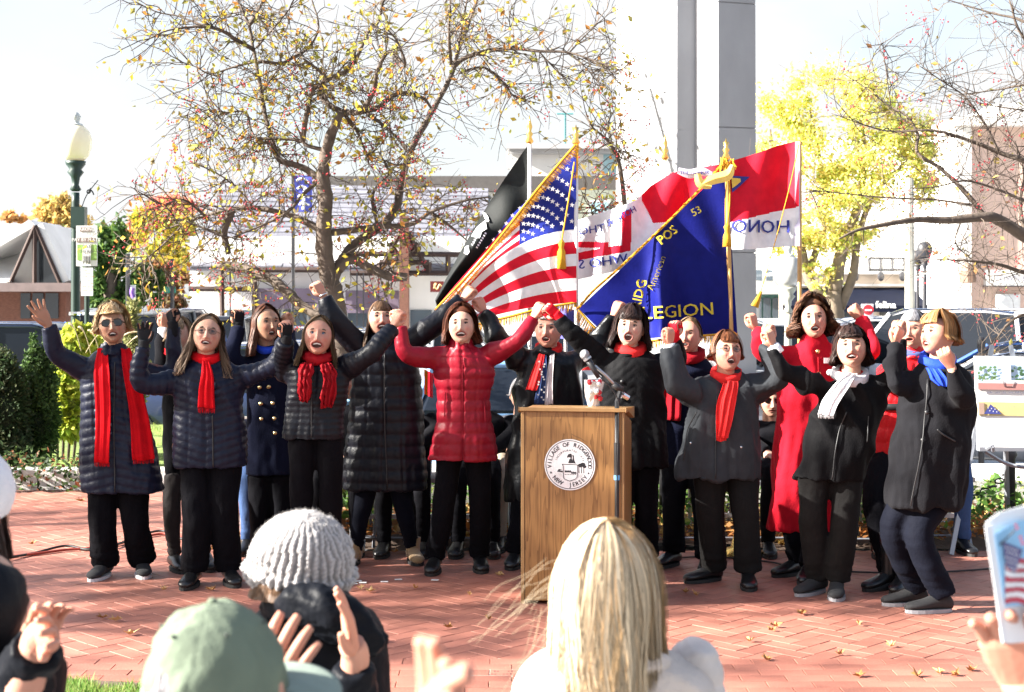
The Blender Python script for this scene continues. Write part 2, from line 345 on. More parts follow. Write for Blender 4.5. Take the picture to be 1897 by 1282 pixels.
# ================================================================== BUILDINGS
def wb(mb, x0, y0, x1, y1, Y, dep, mi=0, bottom=None):
    """box whose front fills that window of the view at distance Y"""
    a = W(x0, y1, Y); b = W(x1, y0, Y); z0 = a[2] if bottom is None else bottom
    return mb.box((a[0], Y, z0), (b[0], Y+dep, b[2]), mi)
def wpart(name, m, parent, x0, y0, x1, y1, Y, dep, bottom=None):
    mb = MB(); wb(mb, x0, y0, x1, y1, Y, dep, bottom=bottom); return mb.build(name, m, parent)
glass = mat('window_glass', (.10, .13, .16), .08, .2, 1, spec=.8)
dglass = mat('shop_glass', (.03, .035, .04), .06, .3, .8, spec=.8)
white_p = mat('white_render', (.80, .79, .76), .8, .06, 1.5, .1, 30)
cream = mat('cream_stone', (.62, .52, .43), .85, .1, 1.2, .2, 20)
pink_b = mat('pale_pink_brick', (.72, .52, .43), .85, .1, 3, .3, 30, stretch=(1, 1, 3))
timber = mat('dark_timber', (.045, .025, .02), .8, .2, 6)
slate = mat('slate', (.17, .17, .20), .8, .2, 5, .4, 20, stretch=(.6, 1, 3), island=.18)
brickred = mat('red_brick_wall', (.17, .075, .05), .85, .3, 14, .3, 40, stretch=(1, 1, 3))
darkm = mat('dark_metal', (.03, .03, .035), .5, .15, 8)
greyb = mat('grey_stucco', (.34, .32, .34), .8, .1, 3, .2, 20)
purple = mat('mauve_fascia', (.17, .13, .18), .7, .15, 3)
navy = mat('navy_canvas', (.006, .008, .018), .85, .2, 3, spec=.08)
# --- A-frame building, left
Yb = 36; b1 = thing('aframe_building', 'low brown building with a glazed triangular gable at far left', 'building', W(40, 600, Yb)*np.array((1, 1, 0)))
m = MB(); A, B, T = W(-120, 528, Yb), W(118, 530, Yb), W(66, 416, Yb); wall = wpart('wall', brickred, b1, -150, 540, 122, 600, Yb+.3, 2.6, bottom=-.4)
m = MB(); wb(m, -160, 524, 150, 540, Yb-.5, 3.6); m.build('fascia', mat('brown_fascia', (.20, .15, .14), .7, .2, 4), b1)
rf = MB(); D = np.array((0, 2.5, 0)); a, b, t = W(18, 524, Yb-.3), W(116, 524, Yb-.3), W(66, 418, Yb-.3)
roofm = mat('pale_roof', (.75, .74, .72), .8, .1, 2, .2, 20)
th = np.array((0, 0, .18)); th2 = np.array((.16, 0, .06))
def slab(mb, p, q, D, t):
    V = [p, q, q+D, p+D, p+t, q+t, q+D+t, p+D+t]; mb.add(V, [(0, 3, 2, 1), (4, 5, 6, 7), (0, 1, 5, 4), (1, 2, 6, 5), (2, 3, 7, 6), (3, 0, 4, 7)])
slab(rf, b, t, D, th2); rf.build('roof', roofm, b1); rf = MB(); slab(rf, t, W(-110, 520, Yb-.3)+np.array((0, 0, 0)), D, -th2+np.array((0,0,.2))); rf.build('roof', roofm, b1)
hip = MB(); hip.add([W(-150, 522, Yb-.4), W(22, 522, Yb-.4), W(66, 418, Yb+4), W(40, 415, Yb+4), W(-150, 415, Yb+4)], [(0, 1, 2, 3, 4)]); hip.add([W(-150, 522, Yb-.3), W(22, 522, Yb-.3), W(66, 418, Yb+4.2), W(-150, 415, Yb+4.2)], [(3, 2, 1, 0)]); hip.build('roof_slope', roofm, b1)
gl = MB(); gl.add([W(22, 524, Yb-.1), W(62, 524, Yb-.1), W(64, 428, Yb-.1)], [(0, 1, 2)]); gl.add([W(22, 524, Yb), W(62, 524, Yb), W(64, 428, Yb)], [(2, 1, 0)]); gl.build('gable_panel', mat('beige_panel', (.34, .32, .29), .6, .05), b1)
gl = MB(); gl.add([W(66, 524, Yb-.1), W(108, 524, Yb-.1), W(68, 428, Yb-.1)], [(0, 1, 2)]); gl.add([W(66, 524, Yb), W(108, 524, Yb), W(68, 428, Yb)], [(2, 1, 0)]); gl.build('gable_window', dglass, b1)
for p, q in (((18, 526), (65, 418)), ((65, 418), (112, 526)), ((64, 420), (64, 526))):
    m = MB(); m.tube([W(*p, Yb-.35), W(*q, Yb-.35)], .055, 4); m.build('gable_beam', timber, b1)
for x0, x1 in ((38, 56), (60, 80), (84, 108)): wpart('window', dglass, b1, x0, 543, x1, 590, Yb+.25, .04)
# --- Tudor building with shops, behind the tree
Yt = 48; b2 = thing('tudor_building', 'half-timbered white shop building with grey slate roof behind the tree', 'building', W(640, 600, Yt)*np.array((1, 1, 0)))
wpart('wall', white_p, b2, 352, 438, 905, 612, Yt, 12, bottom=-.4)
def roofq(name, m_, par, pts, Y0, Y1, rows=9):
    a, b, c, d = [np.array(p) for p in (W(*pts[0], Y0), W(*pts[1], Y0), W(*pts[2], Y1), W(*pts[3], Y1))]
    base = MB(); base.add([a, b, c, d, a-(0, 0, .1), b-(0, 0, .1), c-(0, 0, .1), d-(0, 0, .1)], [(0, 1, 2, 3), (7, 6, 5, 4), (0, 4, 5, 1)]); base.build(name, m_, par)
    m = MB(); rr = random.Random(5)
    for i in range(rows):
        t0, t1 = i/rows, (i+1)/rows; p0, q0 = a+(d-a)*t0, b+(c-b)*t0; p1, q1 = a+(d-a)*t1, b+(c-b)*t1; nn = int(np.linalg.norm(q0-p0)/.5)
        for j in range(nn):
            u0, u1 = j/nn, (j+.97)/nn; l = .05+rr.uniform(0, .03)
            V = [p0+(q0-p0)*u0+(0, -.02, l), p0+(q0-p0)*u1+(0, -.02, l), p1+(q1-p1)*u1+(0, 0, .02), p1+(q1-p1)*u0+(0, 0, .02)]; V += [v-np.array((0, 0, .05)) for v in V[:2]]
            m.add(V, [(0, 1, 2, 3), (4, 5, 1, 0)])
    o = m.build('shingle', m_, par); tag(o, kind='stuff')
roofq('roof', slate, b2, ((346, 496), (905, 498), (905, 350), (420, 340)), Yt-.4, Yt+9, 16)
for p0, p1 in (((700, 430), (702, 508)),): pass
gab = MB(); gab.add([W(703, 508, Yt-.6), W(795, 508, Yt-.6), W(748, 420, Yt-.6), W(703, 508, Yt+3), W(795, 508, Yt+3), W(748, 420, Yt+3)], [(0, 1, 2), (5, 4, 3), (0, 3, 4, 1), (1, 4, 5, 2), (2, 5, 3, 0)]); gab.build('gable', white_p, b2)
for p, q in (((700, 508), (748, 418)), ((748, 418), (797, 508)), ((703, 486), (795, 486)), ((703, 506), (860, 506)), ((722, 450), (746, 486)), ((775, 450), (752, 486)), ((650, 506), (703, 506)), ((830, 472), (830, 506)), ((703, 486), (703, 508)), ((795, 486), (795, 508)),
             ((430, 500), (600, 500)), ((472, 500), (472, 606)), ((602, 506), (602, 545)), ((640, 470), (900, 472)), ((410, 497), (412, 600)), ((350, 535), (470, 536))):
    m = MB(); m.tube([W(*p, Yt-.72), W(*q, Yt-.72)], .085, 4); m.build('timber', timber, b2)
for x0, x1, y0, y1 in ((472, 600, 534, 572), (640, 738, 538, 580)):
    wpart('fascia', purple, b2, x0, y0, x1, y1, Yt-.5, .4); 
for x0, x1 in ((476, 520), (525, 568), (572, 600), (644, 690), (694, 738), (420, 440), (446, 466), (760, 800), (804, 850)): wpart('window', glass, b2, x0, 574, x1, 606, Yt-.06, .05)
col = MB(); wb(col, 740, 400, 756, 606, Yt-1.2, .6, bottom=-.4); col.build('brick_column', brickred, b2)
sg = MB(); wb(sg, 797, 521, 822, 541, Yt-1, .12); sgo = sg.build('sign_panel', mat('maroon_sign', (.22, .03, .025), .5, .05), b2)
m = MB(); m.tube([W(803, 534, Yt-1.06), W(808, 525, Yt-1.06), W(804, 528, Yt-1.06), W(809, 536, Yt-1.06), W(814, 527, Yt-1.06), W(818, 530, Yt-1.06)], .02, 4, 3); m.build('script_lettering', mat('gold_paint', (.8, .6, .25), .5, .05), b2)
for x in (425, 611, 660, 672, 700): wpart('downpipe', darkm, b2, x, 505, x+2, 606, Yt-.9, .1, bottom=-.4)
# --- long flat building behind, with dark parapet
Yc = 62; b3 = thing('flat_roofed_building', 'long white flat-roofed building with a dark cornice behind the slate roof', 'building', W(800, 580, Yc)*np.array((1, 1, 0)))
wpart('wall', white_p, b3, 500, 350, 1165, 600, Yc, 12, bottom=-.4); wpart('cornice', mat('dull_cornice', (.10, .09, .085), .8), b3, 590, 326, 1165, 354, Yc-.8, 13)
for i in range(9): wpart('window', glass, b3, 600+i*55, 362, 634+i*55, 384, Yc-.05, .04)
wpart('green_wall', mat('olive_stucco', (.30, .32, .25), .8, .1, 3), b3, 1066, 352, 1150, 440, Yc-1.5, 1.4); 
for y0 in (374, ): 
    w_ = wpart('window_frame', white_p, b3, 1090, y0-3, 1130, y0+25, Yc-1.62, .1); wpart('pane', mat('pale_glass', (.35, .55, .6), .1, .1, spec=.8), w_, 1094, y0, 1126, y0+22, Yc-1.66, .03)
b4 = thing('tower_block', 'pale upper storey with grey cornice rising behind the flags', 'building', W(1030, 330, 75)*np.array((1, 1, 0)))
wpart('wall', white_p, b4, 950, 284, 1165, 600, 75, 10, bottom=-.4); wpart('cornice', mat('grey_stone', (.5, .5, .5), .8, .1, 3), b4, 938, 266, 1165, 275, 74, 12); wpart('cornice', mat('grey_stone', (.5,)*3), b4, 944, 276, 1165, 284, 74.4, 11.2)
wpart('window', mat('pale_glass', (.35, .55, .6)), b4, 1118, 286, 1146, 326, 74.95, .04)
m = MB(); m.tube([W(1047, 266, 76), W(1047, 212, 76)], .06, 5); m.tube([W(1032, 211, 76), W(1062, 211, 76)], .04, 4); m.build('antenna', mat('teal_metal', (.05, .22, .22), .5), b4)
bn = MB(); wb(bn, 545, 325, 578, 392, 40, .06); ban = bn.build('street_banner', mat('blue_banner', (.10, .12, .55), .7)); tag(ban, 'blue street banner with white strokes hanging behind the tree branches', 'banner')
m = MB()
for k in range(4): m.tube([W(549+k*2, 335+k*15, 39.98), W(560, 330+k*15, 39.98), W(573, 338+k*14, 39.98)], .03, 4, 2)
m.tube([W(564, 350, 39.98), W(562, 388, 39.98)], .04, 4); m.build('brush_stroke', line_m, ban)
m = MB(); m.tube([W(543, 320, 40.02), W(543, 640, 40.02)], .05, 6); m.build('pole', darkm, ban)
# --- stone building with dark awning, right
Yd = 42; b5 = thing('awning_building', 'pale stone shop building with long navy awning and roof railing', 'building', W(1600, 600, Yd)*np.array((1, 1, 0)))
wpart('wall', cream, b5, 1455, 505, 1772, 620, Yd, 1.0, bottom=-.4)
wpart('upper_wall', white_p, b5, 1452, 255, 1772, 505, Yd+2, 8); wpart('stone_band', mat('grey_stone', (.5,)*3), b5, 1450, 503, 1774, 508, Yd-.25, 3); wpart('stone_band', mat('grey_stone', (.5,)*3), b5, 1450, 526, 1772, 530, Yd-.18, .2)
for i in range(3): wpart('parapet_band', cream, b5, 1450, 300+i*60, 1774, 304+i*60, Yd+1.85, .2)
aw = MB(); a, b = W(1462, 534, Yd), W(1728, 532, Yd); c, d = W(1742, 566, Yd-1.6), W(1450, 566, Yd-1.6); e, f_ = c-(0, 0, .18), d-(0, 0, .18)
aw.add([a, b, c, d, e, f_], [(0, 3, 2, 1), (3, 5, 4, 2), (1, 2, 4), (0, 5, 3)]); aw.add([a-(0, 0, .03), b-(0, 0, .03), c-(0, -.03, .03), d-(0, -.03, .03)], [(0, 1, 2, 3)]); awn = aw.build('awning', navy, b5)
m = MB(); text_mb(m, 'felina', W(1641, 565, Yd-1.62), (1, 0, 0), (0, 0, 1), .27, bold=.02); m.tube([W(1629, 566, Yd-1.62), W(1655, 566, Yd-1.62)], .01, 4); m.build('lettering', line_m, awn)
for x0, x1 in ((1462, 1500), (1505, 1545), (1552, 1600), (1630, 1675), (1680, 1720)): wpart('window', dglass, b5, x0, 568, x1, 612, Yd-.06, .05)
wpart('door', mat('black_paint', (.012, .012, .014), .3), b5, 1632, 562, 1668, 618, Yd-.1, .06)
for x0 in (1548, 1612, 1724, 1760): wpart('pilaster', cream, b5, x0, 540, x0+12, 620, Yd-.16, .2, bottom=-.4)
for (x0, x1, y0, y1, nx, ny) in ((1732, 1772, 451, 487, 4, 3), (1664, 1686, 458, 484, 2, 2), (1540, 1570, 330, 372, 2, 2), (1600, 1630, 330, 372, 2, 2), (1700, 1730, 330, 372, 2, 2)):
    fr_ = wpart('window_frame', darkm, b5, x0, y0, x1, y1, Yd+1.9, .08)
    for i in range(nx):
        for j in range(ny):
            dx, dy = (x1-x0)/nx, (y1-y0)/ny; wpart('pane', mat('bright_glass', (.75, .76, .76), .2), fr_, x0+i*dx+1.2, y0+j*dy+1.2, x0+(i+1)*dx-.6, y0+(j+1)*dy-.6, Yd+1.86, .03)
rl = MB()
for (x0, x1) in ((1610, 1772),):
    rl.tube([W(x0, 478, Yd+.05), W(x1, 478, Yd+.05)], .03, 4); rl.tube([W(x0, 500, Yd+.05), W(x1, 500, Yd+.05)], .03, 4)
    for k in range(46): x = x0+k*(x1-x0)/45; rl.tube([W(x, 478, Yd+.05), W(x, 504, Yd+.05)], .014 if k % 6 else .035, 4)
rl.build('railing', darkm, b5)
for x in (1585, 1632, 1672): m = MB(); V, Fc = sphere(W(x, 512, Yd-.3), (.10, .09, .14), 8, 6); m.add(V, Fc); m.build('wall_lamp', darkm, b5)
b6 = thing('brick_building', 'pale pink brick building with cream arch trim at far right', 'building', W(1850, 600, 38)*np.array((1, 1, 0)))
Ye = 38
wpart('wall', pink_b, b6, 1790, 232, 2140, 620, Ye, 10, bottom=-.4); wpart('corner_pier', white_p, b6, 1772, 226, 1800, 620, Ye-.2, 10, bottom=-.4)
wpart('parapet', white_p, b6, 1770, 216, 2140, 232, Ye-.4, 10.6); wpart('roof_screen', mat('grey_stone', (.5,)*3), b6, 1850, 190, 2100, 216, Ye+2, 5)
wpart('sign_band', white_p, b6, 1825, 500, 2140, 530, Ye-.14, .14); m = MB(); text_mb(m, 'TOWN & WOOD', W(1831, 516, Ye-.18)+np.array((.95, 0, 0)), (1, 0, 0), (0, 0, 1), .2, bold=.02); m.build('lettering', mat('grey_letter', (.25, .25, .3), .6), b6)
wpart('ledge', darkm, b6, 1825, 529, 2140, 531, Ye-.2, .2)
for x0 in (1845, 1915): 
    w_ = wpart('window_frame', white_p, b6, x0, 545, x0+45, 600, Ye-.1, .1); wpart('pane', mat('bright_glass', (.75,)*3), w_, x0+3, 548, x0+42, 597, Ye-.13, .03)
m = MB(); V, Fc = lathe(W(1793, 505, Ye-.5), [(.02, .25), (.14, .2), (.2, 0), (.22, -.25), (.05, -.27)], 10); m.add(V, Fc); m.build('wall_lantern', mat('bronze', (.2, .12, .08), .5), b6)
wpart('junction_box', mat('tan_metal', (.45, .35, .28), .6), b6, 1802, 576, 1820, 588, Ye-.3, .25); wpart('conduit', mat('tan_metal', (.45, .35, .28)), b6, 1801, 588, 1803, 615, Ye-.15, .1)
b7 = thing('teal_shop', 'small teal-framed shopfront seen between the blue flag and the monument lamp', 'building', W(1425, 600, 45)*np.array((1, 1, 0)))
wpart('wall', white_p, b7, 1330, 380, 1452, 620, 45, 6, bottom=-.4); wpart('shop_frame', mat('teal_paint', (.12, .28, .24), .6), b7, 1392, 545, 1448, 604, 44.8, .18)
for x0 in (1397, 1414, 1431): wpart('window', glass, b7, x0, 552, x0+14, 600, 44.72, .06)
wpart('canopy', mat('grey_stone', (.5,)*3), b7, 1388, 538, 1452, 545, 44.2, .8)
for x0 in (1400, 1420): wpart('window', glass, b7, x0, 500, x0+12, 520, 44.95, .04)

# ================================================================== MONUMENT
marble = mat('white_marble', (.30, .305, .32), .6, .24, 1.6, .15, 25, stretch=(1, 1, .5))
Ym = 15.0; mon = thing('war_memorial', 'tall pale marble memorial column with stepped faces behind the flags', 'monument', W(1270, 900, Ym)*np.array((1, 1, 0)))
plan = [(1150, .55), (1252, -.12), (1286, -.06), (1322, -.34), (1392, -.22), (1393, .5), (1330, .95), (1200, .95)]
def plan_at(z):
    k = 1+.0042*(6-z); c = (1271-CX)/F_PX*Ym; return np.array([(c+((px-CX)/F_PX*Ym-c)*k, Ym+d*k, z) for px, d in plan])
zs = [.9, 2.15, 3.4, 4.65, 5.9, 7.2]; rr = random.Random(9)
for i in range(5):
    V, Fc = rings_loft([plan_at(zs[i]+.006), plan_at(zs[i+1]-.006)]); m = MB(); m.add(V, Fc); m.build('stone', marble, mon)
core = MB(); V, Fc = rings_loft([(plan_at(.4)-[(1271-CX)/F_PX*Ym, Ym, 0])*[.97, .97, 1]+[(1271-CX)/F_PX*Ym, Ym, 0], (plan_at(7.2)-[(1271-CX)/F_PX*Ym, Ym, 0])*[.97, .97, 1]+[(1271-CX)/F_PX*Ym, Ym, 0]]); core.add(V, Fc); core.build('core', marble, mon)
cx_m = (1271-CX)/F_PX*Ym
for k, (w, z0, z1) in enumerate(((1.0, .62, .9), (1.25, .32, .62), (1.6, .2, .32))):
    m = MB(); m.box((cx_m-w, Ym-w*.8+.3, z0), (cx_m+w, Ym+w+.3, z1-.004)); m.build('step', marble, mon)

# ================================================================== TREES
def tube_fast(mb, pts, r0, r1, n=3, mi=0, col=None):
    V, Fc = tube(pts, np.linspace(r0, r1, len(pts)), n); mb.add(V, Fc, mi, col)
def traced(lines, Y, seed, jit=.35):
    """px polylines with radii (m) at both ends -> smooth 3-D limbs whose depth wanders"""
    r = random.Random(seed); out = []
    for pts, r0, r1 in lines:
        dy = r.uniform(-jit, jit); d0 = 0; L_ = []
        for i, p in enumerate(pts):
            yy = Y+d0; L_.append(W(p[0], p[1], yy)); d0 += dy*.35+r.uniform(-.07, .07)
        out.append((crom(np.array(L_), 5), r0, r1))
    return out
def twigs(limbs, n, lmin, lmax, seed, grav=-.02, rad=.006, side=.9):
    """twigs off the limbs, each with side twigs; returns list of (pts, r)"""
    r = np.random.default_rng(seed); out = []; wts = np.array([len(l[0])*(.35+.65*(l[1] < .06)) for l in limbs], float); wts /= wts.sum()
    for k in range(n):
        P, r0, r1 = limbs[r.choice(len(limbs), p=wts)]; i = r.integers(max(1, len(P)//6), len(P)-1); T = P[i]-P[i-1]; T /= np.linalg.norm(T)+1e-9
        d = T*r.uniform(0, .8)+r.normal(size=3)*np.array((side, .6, side)); d /= np.linalg.norm(d); L_ = r.uniform(lmin, lmax); pts = [P[i]]; q = P[i].copy()
        for s in range(6):
            d = d+r.normal(size=3)*.22+np.array((0, 0, grav)); d /= np.linalg.norm(d); q = q+d*L_/6; pts.append(q.copy())
        out.append((np.array(pts), rad))
        for s in range(r.integers(1, 4)):
            j = r.integers(1, 6); e = d+r.normal(size=3)*.8; e /= np.linalg.norm(e); q2 = pts[j].copy(); p2 = [q2.copy()]
            for _ in range(4): e = e+r.normal(size=3)*.25; e /= np.linalg.norm(e); q2 = q2+e*L_*.13; p2.append(q2.copy())
            out.append((np.array(p2), rad*.6))
    return out
bark = mat('bark', (.10, .075, .058), .9, .35, 9, .8, 35)
bark_l = mat('pale_bark', (.22, .17, .12), .9, .3, 6, .6, 25)
main_lines = [
 ([(655, 1010), (645, 850), (637, 700), (628, 610), (618, 545), (606, 500), (600, 430), (603, 370), (598, 330), (603, 290), (615, 245), (632, 208)], .115, .038),
 ([(598, 335), (560, 310), (517, 295), (505, 262), (490, 210), (480, 150), (470, 95), (462, 48), (450, 20), (432, -15)], .034, .009),
 ([(470, 92), (440, 75), (405, 55), (360, 50), (300, 60), (243, 94)], .022, .004), ([(405, 55), (370, 45), (330, 30), (290, 22), (245, 0)], .012, .004),
 ([(462, 46), (480, 15), (500, -10)], .018, .008), ([(475, 88), (500, 60), (530, 25), (545, 0)], .012, .004),
 ([(478, 113), (520, 117), (545, 105), (570, 90), (590, 50), (575, -10)], .018, .007), ([(470, 115), (430, 125), (390, 137), (365, 125), (330, 112)], .012, .003),
 ([(487, 170), (510, 135), (535, 115)], .01, .004), ([(600, 278), (570, 270), (555, 260), (510, 257), (475, 255), (465, 240), (455, 208), (420, 208), (380, 205), (322, 220)], .02, .004), ([(418, 210), (400, 240), (370, 270)], .006, .002),
 ([(560, 262), (566, 220), (573, 190), (580, 165), (603, 148), (590, 130), (560, 108)], .028, .01), ([(632, 207), (605, 190), (592, 165), (612, 145), (650, 125), (682, 60), (700, 40), (712, -10)], .03, .012),
 ([(634, 207), (665, 207), (690, 175), (700, 130), (722, 95), (750, 120), (738, 80), (710, 45)], .03, .006), ([(665, 207), (700, 200), (720, 182), (745, 172), (780, 180), (800, 200)], .028, .012),
 ([(680, 212), (705, 228), (730, 250), (770, 300)], .02, .005), ([(640, 215), (660, 240), (672, 270), (680, 290)], .02, .004),
 ([(612, 530), (640, 472), (670, 443), (710, 416), (735, 385), (745, 330), (765, 270), (790, 225), (815, 180), (838, 135), (850, 90), (868, 45), (888, -10)], .052, .014),
 ([(838, 125), (860, 108), (900, 95), (950, 90), (1000, 95), (1050, 97), (1100, 112), (1160, 134)], .026, .005), ([(1050, 97), (1080, 120), (1112, 158)], .01, .003), ([(1055, 97), (1090, 60), (1140, 15)], .008, .003),
 ([(835, 120), (832, 60), (836, -10)], .018, .009), ([(845, 105), (856, 50), (866, -5)], .014, .008), ([(850, 135), (895, 125), (930, 150), (955, 180), (1000, 192)], .014, .004), ([(940, 95), (945, 60), (942, 10)], .006, .003), ([(1000, 97), (1030, 130), (1050, 150)], .008, .003),
 ([(625, 590), (567, 572), (532, 541), (504, 517), (471, 503), (444, 495), (407, 490)], .055, .04), ([(628, 500), (650, 480), (683, 495), (718, 512), (752, 514)], .045, .038),
 ([(602, 430), (560, 408), (520, 394), (470, 385), (425, 388), (380, 400), (335, 415), (290, 430)], .036, .006), ([(430, 388), (415, 430), (425, 470)], .04, .02), ([(602, 432), (640, 428), (700, 420), (760, 416), (800, 392), (860, 372), (905, 365)], .036, .007),
 ([(590, 335), (560, 362), (530, 395), (480, 420), (430, 440)], .02, .006), ([(800, 395), (835, 420), (870, 450)], .02, .005), ([(700, 418), (690, 360), (720, 320), (700, 280)], .02, .006), ([(1165, 440), (1150, 320), (1140, 282), (1120, 255), (1098, 236), (1085, 210)], .025, .004), ([(1140, 282), (1160, 273)], .006, .003), ([(1120, 256), (1130, 220), (1145, 195)], .006, .002),
 ([(1165, 470), (1120, 400), (1090, 380), (1075, 350)], .012, .003), ([(380, 400), (340, 370), (300, 378), (265, 360), (240, 345)], .012, .003), ([(340, 415), (300, 455), (270, 480), (240, 500)], .01, .003), ([(470, 386), (440, 350), (400, 320), (350, 300)], .012, .003), ([(420, 440), (370, 420), (320, 400), (280, 380)], .014, .003)]
def make_tree(name, label, cat, lines, Y, seed, nt, lr, leafn=0, leafcols=None, leafsize=.028, berries=0, bk=None, jit=.35, twr=.006, keep=None, base=None, berry_box=None):
    limbs = traced(lines, Y, seed, jit); b = limbs[0][0][0].copy(); b[2] = 0
    t = thing(name, label, cat, b if base is None else base); bk = bk or bark
    for i, (P, r0, r1) in enumerate(limbs):
        V, Fc = tube(P, np.linspace(r0, r1, len(P)), 12 if r0 > .1 else 7); V = V+vnoise(V, .12, 3)[:, None]*np.minimum(.012, r1*.5)*np.array((1, 1, .3)); m = MB(); m.add(V, Fc); m.build('trunk' if i == 0 else 'limb', bk, t, smooth=True)
    tw = twigs(limbs, nt, lr[0], lr[1], seed+1, rad=twr)
    if keep: tw = [q for q in tw if keep(q[0][-1])]
    m = MB()
    for P, r in tw: tube_fast(m, P, r, r*.35, 3)
    tag(m.build('twigs', bk, t), kind='stuff')
    r = np.random.default_rng(seed+2); allp = np.concatenate([q[0][2:] for q in tw])
    if leafn:
        P = allp[r.integers(0, len(allp), leafn)]+r.normal(size=(leafn, 3))*.05; m = MB(); V, Fc, c = leaf_quads(P, leafsize, seed+3, 0, leafcols); m.add(V, Fc, 0, c); tag(m.build('leaves', leafm, t, attr=True), kind='stuff')
    if berries:
        pool = allp if berry_box is None else allp[berry_box(allp)]
        ce = pool[r.integers(0, len(pool), berries//5)]; P = np.repeat(ce, 5, 0)+r.normal(size=(len(ce)*5, 3))*.028; m = MB()
        oct_ = np.array([(1, 0, 0), (0, 1, 0), (-1, 0, 0), (0, -1, 0), (0, 0, 1), (0, 0, -1)])*.0095; ofc = np.array([(0, 1, 4), (1, 2, 4), (2, 3, 4), (3, 0, 4), (1, 0, 5), (2, 1, 5), (3, 2, 5), (0, 3, 5)])
        n = len(P); V = (P[:, None]+oct_[None]*r.uniform(.7, 1.2, (n, 1, 1))).reshape(-1, 3); Fc = (np.arange(n)[:, None, None]*6+ofc[None]).reshape(-1, 3); m.add(V, Fc); tag(m.build('berries', mat('berry', (.45, .03, .04), .35, .2), t, smooth=True), kind='stuff')
    return t
ycols = [(.62, .48, .06), (.55, .40, .05), (.42, .42, .08), (.30, .28, .06), (.5, .22, .05), (.22, .17, .06)]
lowb = lambda P: (P[:, 2] < W(0, 190, 13.6)[2]+RNG.uniform(-.6, .5, len(P)))
make_tree('crab_apple_tree', 'old crab apple tree with red berries and sparse yellow leaves behind the singers', 'tree', main_lines, 13.6, 11, 1150, (.2, .75), 4200, ycols, .032, 2800, berry_box=lowb)
right_lines = [
 ([(2230, 1100), (2200, 900), (2140, 700), (2060, 560), (1960, 475), (1897, 436), (1850, 407), (1825, 402), (1760, 408), (1700, 407), (1640, 416), (1590, 426), (1555, 442)], .09, .006),
 ([(1822, 398), (1790, 358), (1742, 312), (1700, 284), (1700, 250), (1680, 215), (1645, 195), (1600, 160), (1560, 135)], .022, .003), ([(2000, 350), (1897, 298), (1860, 286), (1800, 262), (1730, 242), (1640, 242), (1540, 210)], .03, .003),
 ([(1850, 282), (1830, 240), (1790, 182), (1745, 150), (1700, 120)], .012, .003), ([(1960, 160), (1897, 158), (1850, 166), (1775, 176)], .014, .003), ([(2000, 100), (1897, 40), (1840, 25), (1740, -5)], .018, .004), ([(1940, 120), (1890, 60), (1870, 0)], .016, .008),
 ([(1960, 220), (1897, 205), (1840, 196), (1770, 180)], .01, .003), ([(2060, 560), (1960, 515), (1897, 505), (1850, 490), (1790, 483), (1735, 480)], .03, .004), ([(2040, 560), (1940, 575), (1880, 590), (1845, 630), (1815, 690)], .02, .004),
 ([(1800, 380), (1730, 370), (1640, 366), (1540, 356), (1490, 350)], .012, .003), ([(1897, 372), (1850, 352), (1790, 335), (1740, 345), (1690, 350)], .014, .003), ([(1650, 195), (1640, 120), (1635, 70)], .006, .002), ([(1780, 410), (1770, 450), (1800, 480), (1840, 520)], .008, .003), ([(1900, 440), (1890, 380), (1897, 320), (1880, 260)], .02, .004)]
make_tree('bare_tree', 'nearly bare tree reaching its dark branches in from the right edge', 'tree', right_lines, 12.5, 21, 420, (.2, .75), 170, [(.5, .36, .1), (.4, .2, .08), (.45, .4, .1)], .03, 500, jit=.3, twr=.0045)
def cloud(cs, n, seed, shell=.55):
    r = np.random.default_rng(seed); out = []; vol = np.array([c[3]*c[4]*c[5] for c in cs])**.67; cnt = (n*vol/vol.sum()).astype(int)
    for c, k in zip(cs, cnt):
        d = r.normal(size=(k, 3)); d /= np.linalg.norm(d, axis=1)[:, None]; rad = (np.abs(r.normal(size=(k, 1)))*.62+.1 if shell < .6 else r.uniform(shell, 1.05, (k, 1)))*(1+.3*vnoise(d*.5, .5, seed+int(c[0]*10) % 99)[:, None]); out.append(np.array(c[:3])+d*rad*np.array(c[3:6]))
    return np.concatenate(out)
def leafy_tree(name, label, px, Y, blobs, n, size, cols, seed, trunk=None, bk=None, group=None, cat='tree', kindleaf='crown', sub=7):
    base = W(px, 700, Y); base[2] = 0; t = thing(name, label, cat, base, group); cs = []; r = random.Random(seed)
    for (bx, by, rx, ry) in blobs:
        for k in range(sub):
            a = r.uniform(0, 6.28); q = r.uniform(.2, .75); c = W(bx+math.cos(a)*rx*q, by+math.sin(a)*ry*q, Y+r.uniform(-.6, .6)*rx/F_PX*Y); s = r.uniform(.25, .5); cs.append((*c, rx*s/F_PX*Y, rx*s/F_PX*Y, ry*s/F_PX*Y))
    P = cloud(cs, n, seed); m = MB(); V, Fc, c = leaf_quads(P, size, seed, 0, cols, .35); m.add(V, Fc, 0, c); tag(m.build(kindleaf, leafm, t, attr=True), kind='stuff')
    for pts, r0, r1 in (trunk or ()):
        m = MB(); V, Fc = tube(np.array([W(p[0], p[1], Y+(p[2] if len(p) > 2 else 0)) for p in pts]), [r0, r1], 8, 4); m.add(V, Fc); m.build('trunk' if r0 > .09 else 'limb', bk or bark, t, smooth=True)
    return t
